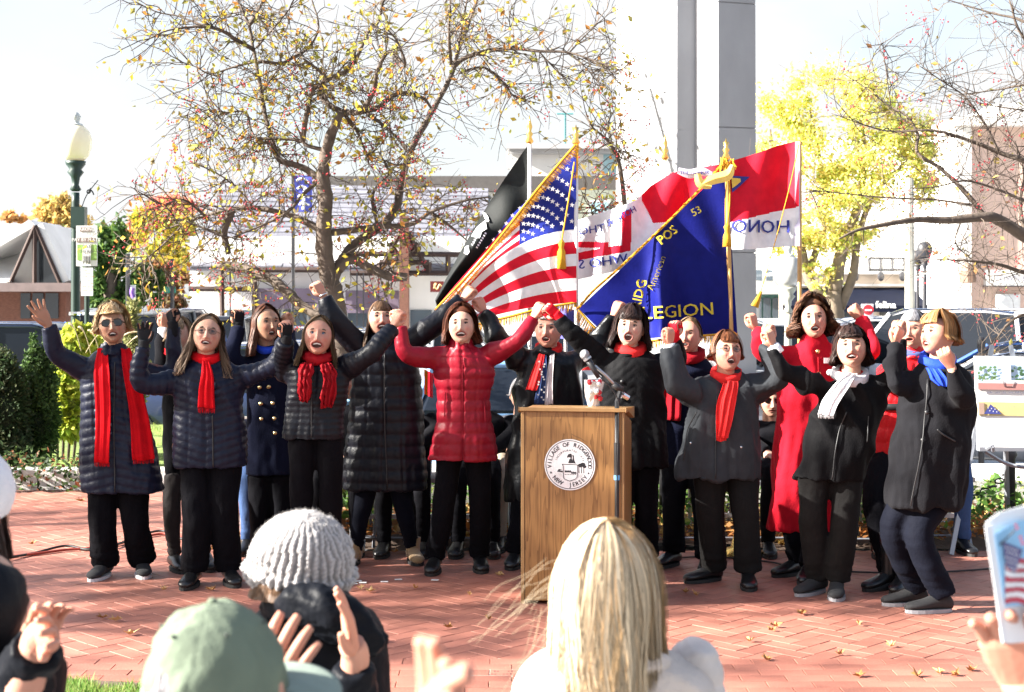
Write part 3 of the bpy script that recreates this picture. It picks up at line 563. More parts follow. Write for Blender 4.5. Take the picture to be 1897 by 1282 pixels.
leafy_tree('yellow_tree', 'honey locust tree with bright yellow-green leaves behind the right flags', 1550, 31,
  [(1450, 200, 70, 70), (1560, 170, 90, 60), (1640, 240, 90, 100), (1500, 300, 90, 90), (1600, 340, 110, 70), (1700, 260, 60, 80), (1540, 430, 90, 55), (1450, 420, 60, 60), (1590, 460, 60, 50), (1700, 360, 60, 50), (1520, 510, 50, 30), (1430, 300, 50, 60)],
  27000, .05, [(.85, .80, .22), (.78, .80, .22), (.55, .68, .15), (.85, .74, .25), (.75, .58, .2)], 31,
  [([(1548, 720), (1545, 600), (1540, 540)], .28, .2), ([(1545, 570), (1500, 520), (1480, 440), (1440, 330), (1425, 240)], .13, .04), ([(1545, 545), (1560, 460), (1590, 380), (1600, 280), (1590, 180)], .16, .03), ([(1555, 570), (1580, 510), (1590, 440), (1620, 360), (1690, 290)], .12, .03), ([(1500, 500), (1530, 400), (1520, 300), (1500, 200)], .08, .02)], bark_l, sub=9)
leafy_tree('golden_tree', 'golden yellow tree standing behind the green street lamp', 100, 62, [(90, 400, 32, 34), (125, 390, 30, 30), (120, 440, 40, 40), (150, 400, 20, 25)], 4200, .16, [(.62, .46, .14), (.55, .36, .14), (.55, .46, .18)], 41, [([(118, 590), (118, 480), (110, 400)], .25, .05), ([(118, 500), (140, 430), (150, 390)], .12, .03)])
leafy_tree('orange_tree', 'small orange autumn tree top above the brown roof at far left', 18, 80, [(15, 402, 25, 12), (40, 408, 12, 8)], 900, .16, [(.6, .3, .1), (.7, .42, .15)], 42, [([(18, 560), (18, 405)], .2, .05)])
leafy_tree('green_tree', 'dense green tree with yellowing top left of the parking sign', 120, 44, [(115, 480, 28, 55), (100, 520, 20, 50), (140, 450, 30, 30)], 6000, .12, [(.12, .22, .04), (.2, .3, .05), (.4, .4, .06)], 43, [([(120, 600), (118, 470)], .2, .08)])
leafy_tree('evergreen_tree', 'tall dense dark green tree right of the parking sign', 210, 34, [(185, 510, 36, 66), (215, 475, 35, 60), (245, 520, 34, 60), (180, 450, 22, 30), (275, 530, 30, 50), (200, 560, 40, 40)], 17000, .09, [(.05, .11, .03), (.08, .16, .04), (.14, .22, .05)], 44, [([(205, 600), (205, 450)], .22, .08)])
leafy_tree('yellow_maple', 'yellow and green maple between the evergreen and the white wall', 305, 55, [(290, 450, 45, 60), (320, 500, 35, 55), (330, 420, 30, 40), (260, 440, 30, 50)], 5200, .13, [(.65, .5, .05), (.5, .42, .06), (.25, .3, .05)], 45, [([(305, 600), (300, 450)], .22, .06), ([(300, 520), (330, 430)], .1, .03)])
leafy_tree('red_maple', 'pinkish red autumn tree behind the left branches of the crab apple', 290, 70, [(290, 390, 60, 28), (330, 370, 50, 25), (250, 430, 35, 40), (560, 350, 60, 20)], 4200, .14, [(.5, .12, .1), (.55, .22, .15), (.6, .3, .2)], 46, [([(300, 600), (292, 420)], .2, .06)])
leafy_tree('low_red_bush', 'rust coloured bush beneath the evergreen tree by the parked cars', 300, 40, [(300, 500, 35, 30), (330, 540, 30, 40), (265, 520, 20, 30)], 3200, .09, [(.3, .12, .06), (.35, .2, .08), (.15, .12, .05)], 47, [([(305, 600), (305, 510)], .1, .04)], cat='bush')
# shrubs near the lawn at left
dk = [(.035, .07, .02), (.06, .11, .03), (.09, .15, .04)]
def shrub(name, label, Y, blobs, n, size, cols, seed, px=None):
    cs = [(*W(bx, by, Y+dy), rx/F_PX*Y, rx/F_PX*Y*.9, ry/F_PX*Y) for bx, by, rx, ry, dy in blobs]; base = W(px or blobs[0][0], 800, Y); base[2] = .05
    t = thing(name, label, 'shrub', base); P = cloud(cs, n, seed, .7); m = MB(); V, Fc, c = leaf_quads(P, size, seed, 0, cols, .4); m.add(V, Fc, 0, c)
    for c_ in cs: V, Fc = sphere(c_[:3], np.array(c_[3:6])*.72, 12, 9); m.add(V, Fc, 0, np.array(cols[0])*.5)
    tag(m.build('foliage', leafm, t, attr=True), kind='stuff'); m = MB()
    for k in range(4): m.tube([base+(.05*k-.1, 0, -.05), base+(.07*k-.1, 0, .5)], .015, 5)
    m.build('stem', bark, t); return t
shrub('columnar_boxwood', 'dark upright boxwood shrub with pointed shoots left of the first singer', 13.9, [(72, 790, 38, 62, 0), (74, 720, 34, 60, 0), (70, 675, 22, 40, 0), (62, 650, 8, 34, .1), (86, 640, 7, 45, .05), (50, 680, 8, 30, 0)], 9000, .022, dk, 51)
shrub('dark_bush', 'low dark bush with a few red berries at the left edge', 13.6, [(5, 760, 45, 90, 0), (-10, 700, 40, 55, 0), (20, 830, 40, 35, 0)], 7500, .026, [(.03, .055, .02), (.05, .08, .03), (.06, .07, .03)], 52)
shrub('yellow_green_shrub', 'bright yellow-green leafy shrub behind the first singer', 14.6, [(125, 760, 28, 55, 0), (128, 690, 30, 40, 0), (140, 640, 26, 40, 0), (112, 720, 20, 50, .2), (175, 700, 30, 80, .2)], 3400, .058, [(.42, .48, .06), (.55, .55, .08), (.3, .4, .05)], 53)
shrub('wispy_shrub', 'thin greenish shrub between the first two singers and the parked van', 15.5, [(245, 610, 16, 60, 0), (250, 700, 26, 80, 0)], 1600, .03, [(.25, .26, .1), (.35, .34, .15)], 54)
m = MB()
for k in range(9):
    x = 150+k*9; t_ = np.linspace(0, 1, 8); P = np.array([W(x+60*q*(1 if k % 2 else -.4), 650-110*q+60*q*q+k*3, 14.2) for q in t_]); V, Fc = tube(P, np.concatenate([np.full(4, .003), [.006, .012, .012, .004]]), 5, 2); m.add(V, Fc)
og = m.build('ornamental_grass', mat('straw', (.55, .45, .28), .8)); tag(og, 'pale arching plumes of ornamental grass above the blond singer in sunglasses', 'grass clump')
# tree that stands off to the left and throws the long dappled shade on the bricks
sh_lines = [([(0, 0)], 0, 0)]
def shade_tree(x, y, h, seed, label, spread=2.6, nl=5200):
    r = random.Random(seed); t = thing('street_tree', label, 'tree', (x, y, 0), 'street trees left of the plaza'); limbs = []
    tr = np.array([(x, y, 0), (x+.1, y, h*.3), (x-.05, y+.1, h*.55), (x+.1, y, h)]); limbs.append((crom(tr, 5), .17, .04))
    for k in range(13):
        a = r.uniform(0, 6.28); z0 = h*r.uniform(.3, .8); L_ = spread*r.uniform(.6, 1.1); P = np.array([(x, y, z0), (x+math.cos(a)*L_*.4, y+math.sin(a)*L_*.4, z0+L_*.35), (x+math.cos(a)*L_, y+math.sin(a)*L_, z0+L_*r.uniform(.4, .8))]); limbs.append((crom(P, 5), .05, .01))
    for i, (P, r0, r1) in enumerate(limbs): m = MB(); V, Fc = tube(P, np.linspace(r0, r1, len(P)), 7); m.add(V, Fc); m.build('trunk' if i == 0 else 'limb', bark, t, smooth=True)
    tw = twigs(limbs, 190, .4, 1.3, seed, rad=.009); m = MB()
    for P, q in tw: tube_fast(m, P, q, q*.4, 3)
    tag(m.build('twigs', bark, t), kind='stuff'); rg = np.random.default_rng(seed); allp = np.concatenate([q[0][2:] for q in tw]); P = allp[rg.integers(0, len(allp), nl)]+rg.normal(size=(nl, 3))*.07
    m = MB(); V, Fc, c = leaf_quads(P, .045, seed, 0, ycols); m.add(V, Fc, 0, c); tag(m.build('leaves', leafm, t, attr=True), kind='stuff')

shade_tree(-12.5, 7.2, 8.5, 61, 'bare-branched street tree nearest the plaza on its left side')
shade_tree(-17.5, 8.6, 10.5, 62, 'taller street tree behind the first one on the left side')
shade_tree(-15.0, 5.6, 9.5, 63, 'street tree left of the audience', 3.0, 5200)
# ================================================================== CARS
tyre = mat('tyre', (.02, .02, .02), .9); rimm = mat('alloy', (.5, .5, .52), .3, metal=.9); redl = mat('tail_lamp', (.5, .02, .02), .2); hl = mat('head_lamp', (.75, .77, .8), .15)
chrome = mat('chrome', (.7, .7, .72), .12, .02, metal=1.0)
def paint(n, c): return mat('paint_'+n, c, .28, .04, 2, coat=.6, metal=0.0)
CARP = {}
def car(name, label, kind, px, Y, head, color, group='cars parked beyond the singers', taxi=None):
    """kind: sedan / suv / van; head: degrees, 0 = nose to the right of the picture"""
    H = {'sedan': 1.45, 'suv': 1.72, 'van': 1.9}[kind]; L_ = {'sedan': 4.7, 'suv': 4.7, 'van': 4.9}[kind]; bel = {'sedan': .92, 'suv': 1.08, 'van': 1.08}[kind]
    hood = {'sedan': 1.15, 'suv': 1.0, 'van': .8}[kind]; tail = {'sedan': .85, 'suv': .15, 'van': .1}[kind]; p = W(px, 600, Y); t = thing(name, label, 'car', (p[0], Y, 0), group); pm_ = paint(*color)
    a = R(head); ca, sa = math.cos(a), math.sin(a)
    def tr(V): V = np.asarray(V, float); return np.stack([V[:, 0]*ca-V[:, 1]*sa+p[0], V[:, 0]*sa+V[:, 1]*ca+Y, V[:, 2]-.355], 1)
    def ring(x, w, z0, z1, n=16, pw=4.5):
        th = np.arange(n)*2*PI/n+PI/n; return np.stack([np.full(n, x), w*np.sign(np.cos(th))*np.abs(np.cos(th))**(2/pw), (z0+z1)/2+(z1-z0)/2*np.sign(np.sin(th))*np.abs(np.sin(th))**(2/pw)], 1)
    h = L_/2; st = [(-h, .70, .42, bel*.86), (-h+.12, .86, .28, bel*.97), (-h+.6, .91, .22, bel), (-.2, .92, .2, bel), (h-hood-.1, .92, .2, bel), (h-hood+.5, .91, .22, bel*.93), (h-.3, .86, .24, bel*.80), (h-.06, .72, .3, bel*.68)]
    b = MB(); V, Fc = rings_loft([ring(*s) for s in st]); b.add(tr(V), Fc); body = b.build('body', pm_, t, smooth=True)
    xr, xf = -h+tail+.1, h-hood-.05; up = [(xr, .80, bel-.12, bel+.02), (xr+(.45 if tail > .5 else .22), .70, bel-.1, H-.07), (xr+.9, .68, bel-.1, H-.02), (xf-1.1, .68, bel-.1, H-.03), (xf-.75, .69, bel-.1, H-.10), (xf, .80, bel-.12, bel+.02)]
    def cab(x, w, z0, z1): return np.array([(x, -.84, z0), (x, -w, z1-.03), (x, -w+.08, z1), (x, w-.08, z1), (x, w, z1-.03), (x, .84, z0)])
    g_ = MB(); V, Fc = rings_loft([cab(*u) for u in up]); g_.add(tr(V), Fc); g_.build('window', mat('car_glass', (.008, .010, .014), .05, .05, spec=.35), t)
    r_ = MB(); V, Fc = rings_loft([ring(x, w-.01, z-.055, z+.03, 12, 3.5) for x, w, z in ((up[1][0]-.02, .7, H-.06), (up[2][0], .71, H-.02), (up[3][0], .71, H-.03), (up[4][0]+.04, .70, H-.10))]); r_.add(tr(V), Fc); r_.build('roof', pm_, t, smooth=True)
    for s in (-1, 1):
        for q in ([(xf, .82*s, bel), (xf-.75, .70*s, H-.08)], [(xr, .82*s, bel), (up[1][0], .71*s, H-.06)], [((xr+xf)/2, .845*s, bel), ((xr+xf)/2, .70*s, H-.04)]):
            m = MB(); V, Fc = tube(np.array(q), .035, 5); m.add(tr(V), Fc); m.build('pillar', pm_, t)
        m = MB(); V, Fc = tube(np.array([up[1][0:1]+(.715*s, H-.05), up[2][0:1]+(.715*s, H), up[3][0:1]+(.715*s, H-.01), up[4][0:1]+(.71*s, H-.09)]), .015, 4); m.add(tr(V), Fc); m.build('roof_rail', chrome, t)
        m = MB(); V, Fc = sphere((xf-.25, .98*s, bel+.08), (.08, .12, .08), 8, 6); m.add(tr(V), Fc); m.build('mirror', pm_, t, smooth=True)
        m = MB(); V, Fc = sphere((h-.14, .62*s, bel*.70), (.10, .17, .07), 8, 6); m.add(tr(V), Fc); m.build('headlight', hl, t, smooth=True)
        m = MB(); V, Fc = sphere((-h+.06, .66*s, bel*.86), (.06, .15, .12), 8, 6); m.add(tr(V), Fc); m.build('taillight', redl, t, smooth=True)
        for xw in (-h+.95, h-.95):
            m = MB(); V, Fc = tube(np.array([(xw, (.72)*s, .33), (xw, .94*s, .33)]), .33, 18); m.add(tr(V), Fc); w_ = m.build('wheel', tyre, t); m = MB(); V, Fc = tube(np.array([(xw, .9*s, .33), (xw, .95*s, .33)]), .21, 12); m.add(tr(V), Fc); m.build('rim', rimm, w_)
    m = MB(); V, Fc = sphere((-h-.01, 0, bel*.66), (.02, .26, .06), 6, 4); m.add(tr(V), Fc); m.build('number_plate', line_m, t)
    return t
NAVYC = ('navy', (.012, .022, .06)); BLUEC = ('blue', (.03, .09, .28)); SILV = ('silver', (.42, .44, .47)); WHT = ('white', (.75, .76, .78)); BLK = ('black', (.012, .012, .015)); LBL = ('light_blue', (.16, .30, .5)); GRY = ('grey', (.16, .17, .18)); REDC = ('red', (.3, .02, .02))
cars = [
 ('dark navy SUV side-on at the far left edge behind the bushes', 'suv', 60, 20.5, 2, NAVYC), ('blue hatchback parked behind the green lamp post', 'suv', 200, 27, 180, BLUEC), ('dark van with roof rack behind the raised fists of the second singer', 'van', 285, 24, 92, GRY),
 ('square dark jeep in front of the white wall beside the evergreen tree', 'suv', 425, 31, 88, BLK), ('silver car parked under the stump branch of the tree', 'sedan', 520, 33, 170, SILV), ('pale sedan between the two Tudor shop windows', 'sedan', 650, 34, 15, WHT), ('white sedan with roof seen left of the tree trunk', 'sedan', 715, 30, 10, WHT),
 ('silver car below the maroon shop sign', 'sedan', 800, 32, 175, SILV), ('light blue estate car right behind the man with the flag scarf', 'sedan', 930, 15.6, 268, LBL), ('white hatchback behind the American flag pole', 'sedan', 1010, 29, 90, WHT), ('grey sedan behind the gap left of the lectern', 'sedan', 1120, 30, 10, GRY),
 ('silver car behind the white lamp at the right of the blue flag', 'suv', 1440, 26, 95, SILV), ('white pickup in front of the awning shops', 'suv', 1600, 27, 175, WHT), ('dark green SUV between the two women at the right', 'suv', 1660, 31, 90, GRY), ('white van with red tail lamp beside the pink building', 'van', 1775, 24, 115, WHT),
 ('blue sedan first in the row at the right edge', 'sedan', 1900, 22, 150, BLUEC), ('light blue sedan second in the row at the right edge', 'sedan', 1960, 19.5, 150, LBL), ('silver hatchback nearest the poster board', 'sedan', 1900, 17, 152, SILV), ('white car seen low between dark coats at the left', 'sedan', 560, 21, 5, WHT), ('navy sedan behind the legs left of the tree trunk', 'sedan', 470, 19.6, 178, NAVYC),
 ('black estate car behind the blue flag', 'suv', 1250, 25, 90, BLK), ('red hatchback far behind the second singer', 'sedan', 345, 36, 60, REDC)]
for c in cars: car('parked_car', *c)

# ================================================================== LAMPS AND SIGNS
lamp_green = mat('lamp_green', (.010, .032, .025), .45, .15, 6); globe_m = mat('globe_glass', (.72, .68, .52), .3, .06, 3, emis=(1, .8, .4, .04))
def street_lamp(label, px, Y, globe_y, base_px, m_pole, gl_m, scale=1.0, glow=True):
    p = W(px, 560, Y); t = thing('street_lamp', label, 'street lamp', (p[0], Y, 0), 'street lamps'); zt = W(px, globe_y, Y)[2]; s = scale
    m = MB(); V, Fc = lathe((p[0], Y, 0), [(.2*s, -.36), (.2*s, .12), (.14*s, .2), (.13*s, .7), (.09*s, .85), (.075*s, 1.0), (.062*s, zt-.95*s), (.06*s, zt-.8*s)], 14); m.add(V, Fc); m.build('pole', m_pole, t, smooth=True)
    m = MB(); V, Fc = lathe((p[0], Y, zt-.78*s), [(.06*s, 0), (.09*s, .03*s), (.05*s, .1*s), (.07*s, .22*s), (.13*s, .3*s), (.09*s, .34*s), (.15*s, .42*s), (.16*s, .47*s)], 14); m.add(V, Fc); m.build('capital', m_pole, t, smooth=True)
    m = MB(); V, Fc = lathe((p[0], Y, zt-.3*s), [(.13*s, 0), (.2*s, .08*s), (.245*s, .22*s), (.25*s, .34*s), (.21*s, .46*s), (.14*s, .53*s), (.08*s, .56*s)], 20); m.add(V, Fc); m.build('globe', gl_m, t, smooth=True)
    m = MB(); V, Fc = lathe((p[0], Y, zt+.24*s), [(.13*s, 0), (.11*s, .03*s), (.05*s, .05*s), (.07*s, .1*s), (.085*s, .15*s), (.05*s, .2*s), (.01*s, .23*s)], 14); m.add(V, Fc); m.build('finial', mat('frosted_cap', (.55, .58, .55), .4), t, smooth=True)
    return t, p, zt
t, p, zt = street_lamp('green street lamp with glowing cream globe standing alone at the left', 140, 17, 262, 600, lamp_green, globe_m, .74)
m = MB(); m.box((p[0]-.04, 16.94, zt-1.0), (p[0]+.12, 17.06, zt-.76)); m.build('junction_box', lamp_green, t)
m = MB(); th = np.linspace(0, 7, 24); m.add(*tube(np.stack([p[0]+.16+.05*np.exp(-.2*th)*np.cos(th), np.full(24, 17), zt-.62+.06*np.exp(-.2*th)*np.sin(th)+.01*th], 1), .008, 4)); m.tube([(p[0]+.06, 17, zt-.8), (p[0]+.13, 17, zt-.62), (p[0]+.26, 17, zt-.45)], .006, 5, 4); m.build('scroll_bracket', darkm, t)
m = MB(); V, Fc = lathe((p[0], 17, 1.5), [(.075, 0), (.078, .02), (.075, .04)], 12); m.add(V, Fc); m.build('band', chrome, t)
street_lamp('weathered white street lamp between the blue flag and the gold flag pole', 1460, 17.5, 500, 0, mat('weathered_white', (.42, .43, .36), .6, .25, 14), mat('globe_dull', (.5, .5, .47), .35, .3, 9), .66)
street_lamp('black street lamp with dark head left of its taller twin', 1700, 26, 475, 0, darkm, darkm, .45)
street_lamp('taller black street lamp in front of the awning corner', 1713, 24, 462, 0, darkm, darkm, .5)
wp = thing('utility_pole', 'pale slender pole rising in front of the awning building', 'pole', W(1686, 600, 25)*np.array((1, 1, 0)))
m = MB(); m.tube([W(1686, 700, 25)*np.array((1, 1, 0)), W(1685, 330, 25)], [.1, .07], 10); m.build('shaft', mat('pale_pole', (.36, .35, .3), .8, .2, 5), wp)
# parking signs
sp = thing('parking_sign', 'white and green pay parking sign on a thin post beside the green lamp', 'sign', W(159, 560, 15.5)*np.array((1, 1, 0)))
m = MB(); q = W(159, 560, 15.5); m.tube([(q[0], 15.54, 0), (q[0], 15.54, W(0, 418, 15.5)[2])], .028, 8); m.build('post', lamp_green, sp)
def plate(px0, py0, px1, py1, Y, m_, par, name='panel', th=.012):
    mb = MB(); wb(mb, px0, py0, px1, py1, Y, th); return mb.build(name, m_, par)
pn = plate(141, 418, 180, 493, 15.49, line_m, sp); plate(143, 453, 179, 482, 15.485, mat('sign_green', (.25, .42, .10), .6), pn, 'green_band', .004); plate(153, 452, 168, 484, 15.48, line_m, pn, 'white_band', .004)
plate(148, 421, 170, 429, 15.485, mat('sign_brown', (.22, .16, .14), .6), pn, 'brown_band', .004); plate(142, 440, 177, 449, 15.485, mat('sign_brown', (.22, .16, .14), .6), pn, 'brown_band', .004)
tx = MB(); dkt = mat('sign_text', (.1, .1, .1), .6)
for s, x, y, sz, mi in (('PARKING', 159, 425, .045, 1), ('PAY BY PLATE', 159.5, 444.5, .048, 1), ('PAY', 160.5, 456, .05, 0), ('HERE', 160.5, 466, .055, 0)):
    text_mb(tx, s, W(x, y, 15.474), (1, 0, 0), (0, 0, 1), sz, mi, .02)
for x in (155, 160, 165): tx.tube([W(x, 473, 15.474), W(x, 488, 15.474)], .005, 4); tx.add([W(x-2.2, 485, 15.472), W(x+2.2, 485, 15.472), W(x, 490, 15.472)], [(0, 2, 1)])
tx.build('lettering', [dkt, line_m], pn)
pn2 = plate(150, 496, 172, 548, 15.49, line_m, sp); tx = MB()
text_mb(tx, 'PARKING', W(161, 501, 15.484), (1, 0, 0), (0, 0, 1), .028)
for k in range(1, 7): scribble(tx, W(161, 501+k*6.3, 15.484), (1, 0, 0), (0, 0, 1), .09, .02, k)
tag(tx.build('small_print', mat('sign_red', (.45, .12, .10), .6), pn2), kind='stuff')
sb = thing('small_banner', 'small white banner with purple figure on a post before the evergreen', 'banner', W(245, 560, 33)*np.array((1, 1, 0))); m = MB(); wb(m, 239, 528, 251, 556, 33, .03); m.build('cloth', line_m, sb); m = MB(); m.tube([W(237, 620, 33), W(237, 470, 33)], .05, 6); m.build('post', darkm, sb); m = MB(); m.tube([W(246, 533, 32.96), W(244, 541, 32.96), W(247, 551, 32.96)], .05, 4, 3); m.build('figure', mat('purple_ink', (.2, .1, .4), .6), sb)
sg2 = thing('street_sign', 'small green street name sign on a pole far behind', 'sign', W(316, 560, 34)*np.array((1, 1, 0))); m = MB(); wb(m, 304, 531, 325, 543, 34, .03); m.build('panel', mat('street_green', (.03, .3, .2), .5), sg2); m = MB(); m.tube([W(319, 620, 34), W(319, 478, 34)], .05, 6); m.build('post', darkm, sg2)
sg3 = thing('no_entry_sign', 'red and white no entry sign partly hidden behind the raised red sleeve', 'sign', W(1612, 560, 24)*np.array((1, 1, 0))); m = MB(); wb(m, 1596, 563, 1618, 590, 24, .02); m.build('panel', line_m, sg3); m = MB(); c_ = W(1609, 574, 23.97); V, Fc = tube(np.array([c_, c_+(0, .02, 0)]), .085, 20); m.add(V, Fc); d_ = m.build('disc', mat('sign_red2', (.6, .03, .04), .5), sg3); m = MB(); wb(m, 1603, 573, 1615, 576, 23.955, .01); m.build('bar', line_m, d_); m = MB(); m.tube([W(1607, 620, 24.05)*np.array((1, 1, 0)), W(1607, 562, 24.05)], .03, 6); m.build('post', darkm, sg3)
sg4 = thing('meter_post', 'black parking meter post with two heads at the right by the parked cars', 'parking meter', W(1818, 700, 14.5)*np.array((1, 1, 0))); q = W(1818, 640, 14.5); m = MB(); m.tube([(q[0], 14.5, 0), (q[0], 14.5, q[2])], .03, 8); m.build('post', darkm, sg4)
for dx in (-.0, ): m = MB(); V, Fc = lathe((q[0]+dx, 14.5, q[2]-.08), [(.02, 0), (.04, .03), (.045, .12), (.03, .16), (.01, .17)], 10); m.add(V, Fc); m.build('meter_head', darkm, sg4, smooth=True)

# ================================================================== CHAIN, BENCHES, EASEL
ch = thing('chain_fence', 'black chain sagging between low posts over the leafy bed at right', 'chain', W(1870, 1000, 10.6)*np.array((1, 1, 0)))
posts = [(1872, 842), (1668, 860), (1475, 860), (1230, 862)]
PP = [W(px, py, 10.55) for px, py in posts]
for i, q in enumerate(PP):
    m = MB(); V, Fc = lathe((q[0], q[1], 0), [(.035, 0), (.035, q[2]-.03), (.05, q[2]), (.03, q[2]+.05), (.005, q[2]+.07)], 10); m.add(V, Fc); m.build('post', darkm, ch, smooth=True)
lk = 0
for i in range(3):
    A_, B_ = PP[i], PP[i+1]; n = int(abs(A_[0]-B_[0])/.05)
    for k in range(n):
        s0 = (k+.5)/n; c_ = A_+(B_-A_)*s0-(0, 0, .12+.22*4*s0*(1-s0)*.8); th = np.linspace(0, 2*PI, 9); sl_ = -(.22*.8*4*(1-2*s0)) ; u = B_-A_; u = u/np.linalg.norm(u); v = np.array((0, 0, 1.)) if k % 2 else np.array((0, 1., 0))
        pts = np.array([c_+u*.034*math.cos(a)+v*.018*math.sin(a) for a in th]); V, Fc = tube(pts, .006, 4); m = MB(); m.add(V, Fc); m.build('link', darkm, ch)
steel = mat('brushed_steel', (.45, .46, .48), .35, .1, 10, metal=.8)
def bench(label, px0, px1, Y):
    a, b = W(px0, 900, Y), W(px1, 900, Y); t = thing('bench', label, 'bench', ((a[0]+b[0])/2, Y, 0), 'benches behind the singers')
    for k in range(3): m = MB(); m.box((a[0], Y-.2+k*.14, .43), (b[0], Y-.08+k*.14, .46)); m.build('seat_slat', slatm, t)
    for k in range(2): m = MB(); m.box((a[0], Y+.24, .6+k*.14), (b[0], Y+.265, .7+k*.14)); m.build('back_slat', slatm, t)
    m = MB(); m.box((a[0]+.05, Y-.14, .18), (b[0]-.05, Y-.11, .21)); m.build('foot_rail', steel, t)
    for x in (a[0]+.06, b[0]-.06):
        for dy in (-.17, .2): m = MB(); m.tube([(x, Y+dy, 0), (x, Y+dy*.9, .43)], .014, 6); m.build('leg', steel, t)
slatm = mat('weathered_slat', (.50, .46, .42), .8, .25, 8, .4, 40, stretch=(.3, 3, 3))
bench('slatted bench behind the glasses wearer and the brunette at the left', 440, 560, 10.15)
bench('slatted bench behind the red puffer coat and long black coat', 640, 935, 10.1)
bench('white slatted bench behind the grey jacket woman at right', 1268, 1400, 10.15)
bench('white slatted bench behind the last singer at right', 1590, 1790, 10.15)
alum = mat('painted_steel', (.32, .34, .38), .4, .1, 8, metal=.5)
es = thing('easel', 'dark metal tripod easel holding the memorial poster at right', 'easel', W(1830, 1010, 9.75)*np.array((1, 1, 0)))
def gp_(px, Y): v = W(px, 700, Y); v[2] = 0; return v
for q0, q1, r in ((gp_(1762, 9.6), W(1838, 640, 9.9), .02), (gp_(1958, 9.6), W(1872, 640, 9.9), .02), (gp_(1868, 10.5), W(1858, 660, 9.95), .018)):
    m = MB(); m.tube([q0, q1], r, 4); m.build('leg', alum, es)
m = MB(); m.tube([W(1824, 836, 9.74), W(1862, 858, 9.85), W(1905, 866, 9.8), W(1940, 855, 9.7)], .014, 5, 3); m.build('brace', alum, es)
m = MB(); m.box((*W(1815, 834, 9.66)[:2], W(0, 836, 9.66)[2]), (W(1925, 0, 9.66)[0], 9.74, W(0, 829, 9.66)[2])); m.build('ledge', alum, es)
m = MB(); m.tube([W(1828, 832, 9.66), W(1838, 826, 9.6), W(1840, 836, 9.62)], .012, 5, 3); m.build('clip', alum, es)
ps = thing('poster', 'white memorial poster with park photo and gold banner on the easel', 'poster', W(1868, 828, 9.7))
def tq(px, py, d=0.0):
    """poster plane leans back a little"""
    v = W(px, py, 9.66-d); return v+np.array((0, (828-py)*.0004, (px-1812)*-.00006))
def quad(name, x0, y0, x1, y1, d, m_, par):
    mb = MB(); V = [tq(x0, y1, d), tq(x1, y1, d), tq(x1, y0, d), tq(x0, y0, d)]; V += [v+np.array((0, .004, 0)) for v in V]
    mb.add(V, [(0, 1, 2, 3), (7, 6, 5, 4), (0, 4, 5, 1), (1, 5, 6, 2), (2, 6, 7, 3), (3, 7, 4, 0)]); return mb.build(name, m_, par)
bd = quad('board', 1810, 660, 1928, 828, 0, line_m, ps)
sc_ = quad('park_photo', 1816, 668, 1920, 722, .006, mat('photo_sky', (.45, .60, .75), .5, .05), bd)
m = MB(); rp = random.Random(2)
for k in range(70):
    x, y = rp.uniform(1817, 1850) if k % 2 else rp.uniform(1880, 1919), rp.uniform(680, 706); s = rp.uniform(2, 4); c_ = tq(x, y, .011+.00005*k); a = [c_+np.array((math.cos(q)*s*.0035, 0, math.sin(q)*s*.0028)) for q in np.arange(7)*.9]; m.add(a, [tuple(range(7))], k % 2)
m.build('printed_trees', [mat('print_green', (.06, .14, .06), .6), mat('print_green2', (.15, .25, .1), .6)], bd)
quad('printed_ground', 1816, 710, 1920, 722, .0165, mat('print_red', (.42, .2, .18), .6), bd); quad('printed_column', 1869, 672, 1878, 706, .0165, line_m, bd)
quad('printed_path', 1826, 704, 1905, 711, .0162, mat('print_pale', (.62, .6, .6), .6), bd)
m = MB(); m.tube([tq(1863, 706, .019), tq(1865, 716, .019), tq(1880, 716, .019), tq(1884, 706, .019)], .0018, 4); m.build('printed_basin', darkm, bd)
quad('gold_banner', 1815, 745, 1922, 770, .006, mat('print_gold', (.62, .5, .22), .6), bd); m = MB(); m.add([tq(1825, 767, .012), tq(1858, 767, .012), tq(1838, 749, .012)], [(0, 1, 2)]); 
m.build('printed_folded_flag', mat('print_blue', (.05, .06, .25), .6), bd); m = MB()
for k in range(7): c_ = tq(1833+k*3.2, 756+(k*5) % 9, .014); m.add([c_+np.array((math.cos(q)*.004, 0, math.sin(q)*.004)) for q in np.arange(5)*1.256], [tuple(range(5))])
m.build('printed_star', line_m, bd)
quad('printed_portrait', 1816, 747, 1826, 768, .011, mat('print_face', (.4, .28, .22), .6), bd)
tx = MB()
for s, y, sz, b_ in (('x'*20, 728, .03, .0), ('x'*22, 736, .022, 0), ('x'*20, 754, .018, .02), ('x'*34, 782, .018, 0), ('x'*30, 787, .018, 0), ('x'*38, 824, .016, .03)):
    x = 1880 if y == 754 else 1868; scribble(tx, tq(x, y, .013), (1, 0, 0), (0, 0, 1), len(s)*sz*.42, sz*.5, int(y))
tag(tx.build('small_print', mat('print_grey', (.22, .22, .3), .6), bd), kind='stuff')

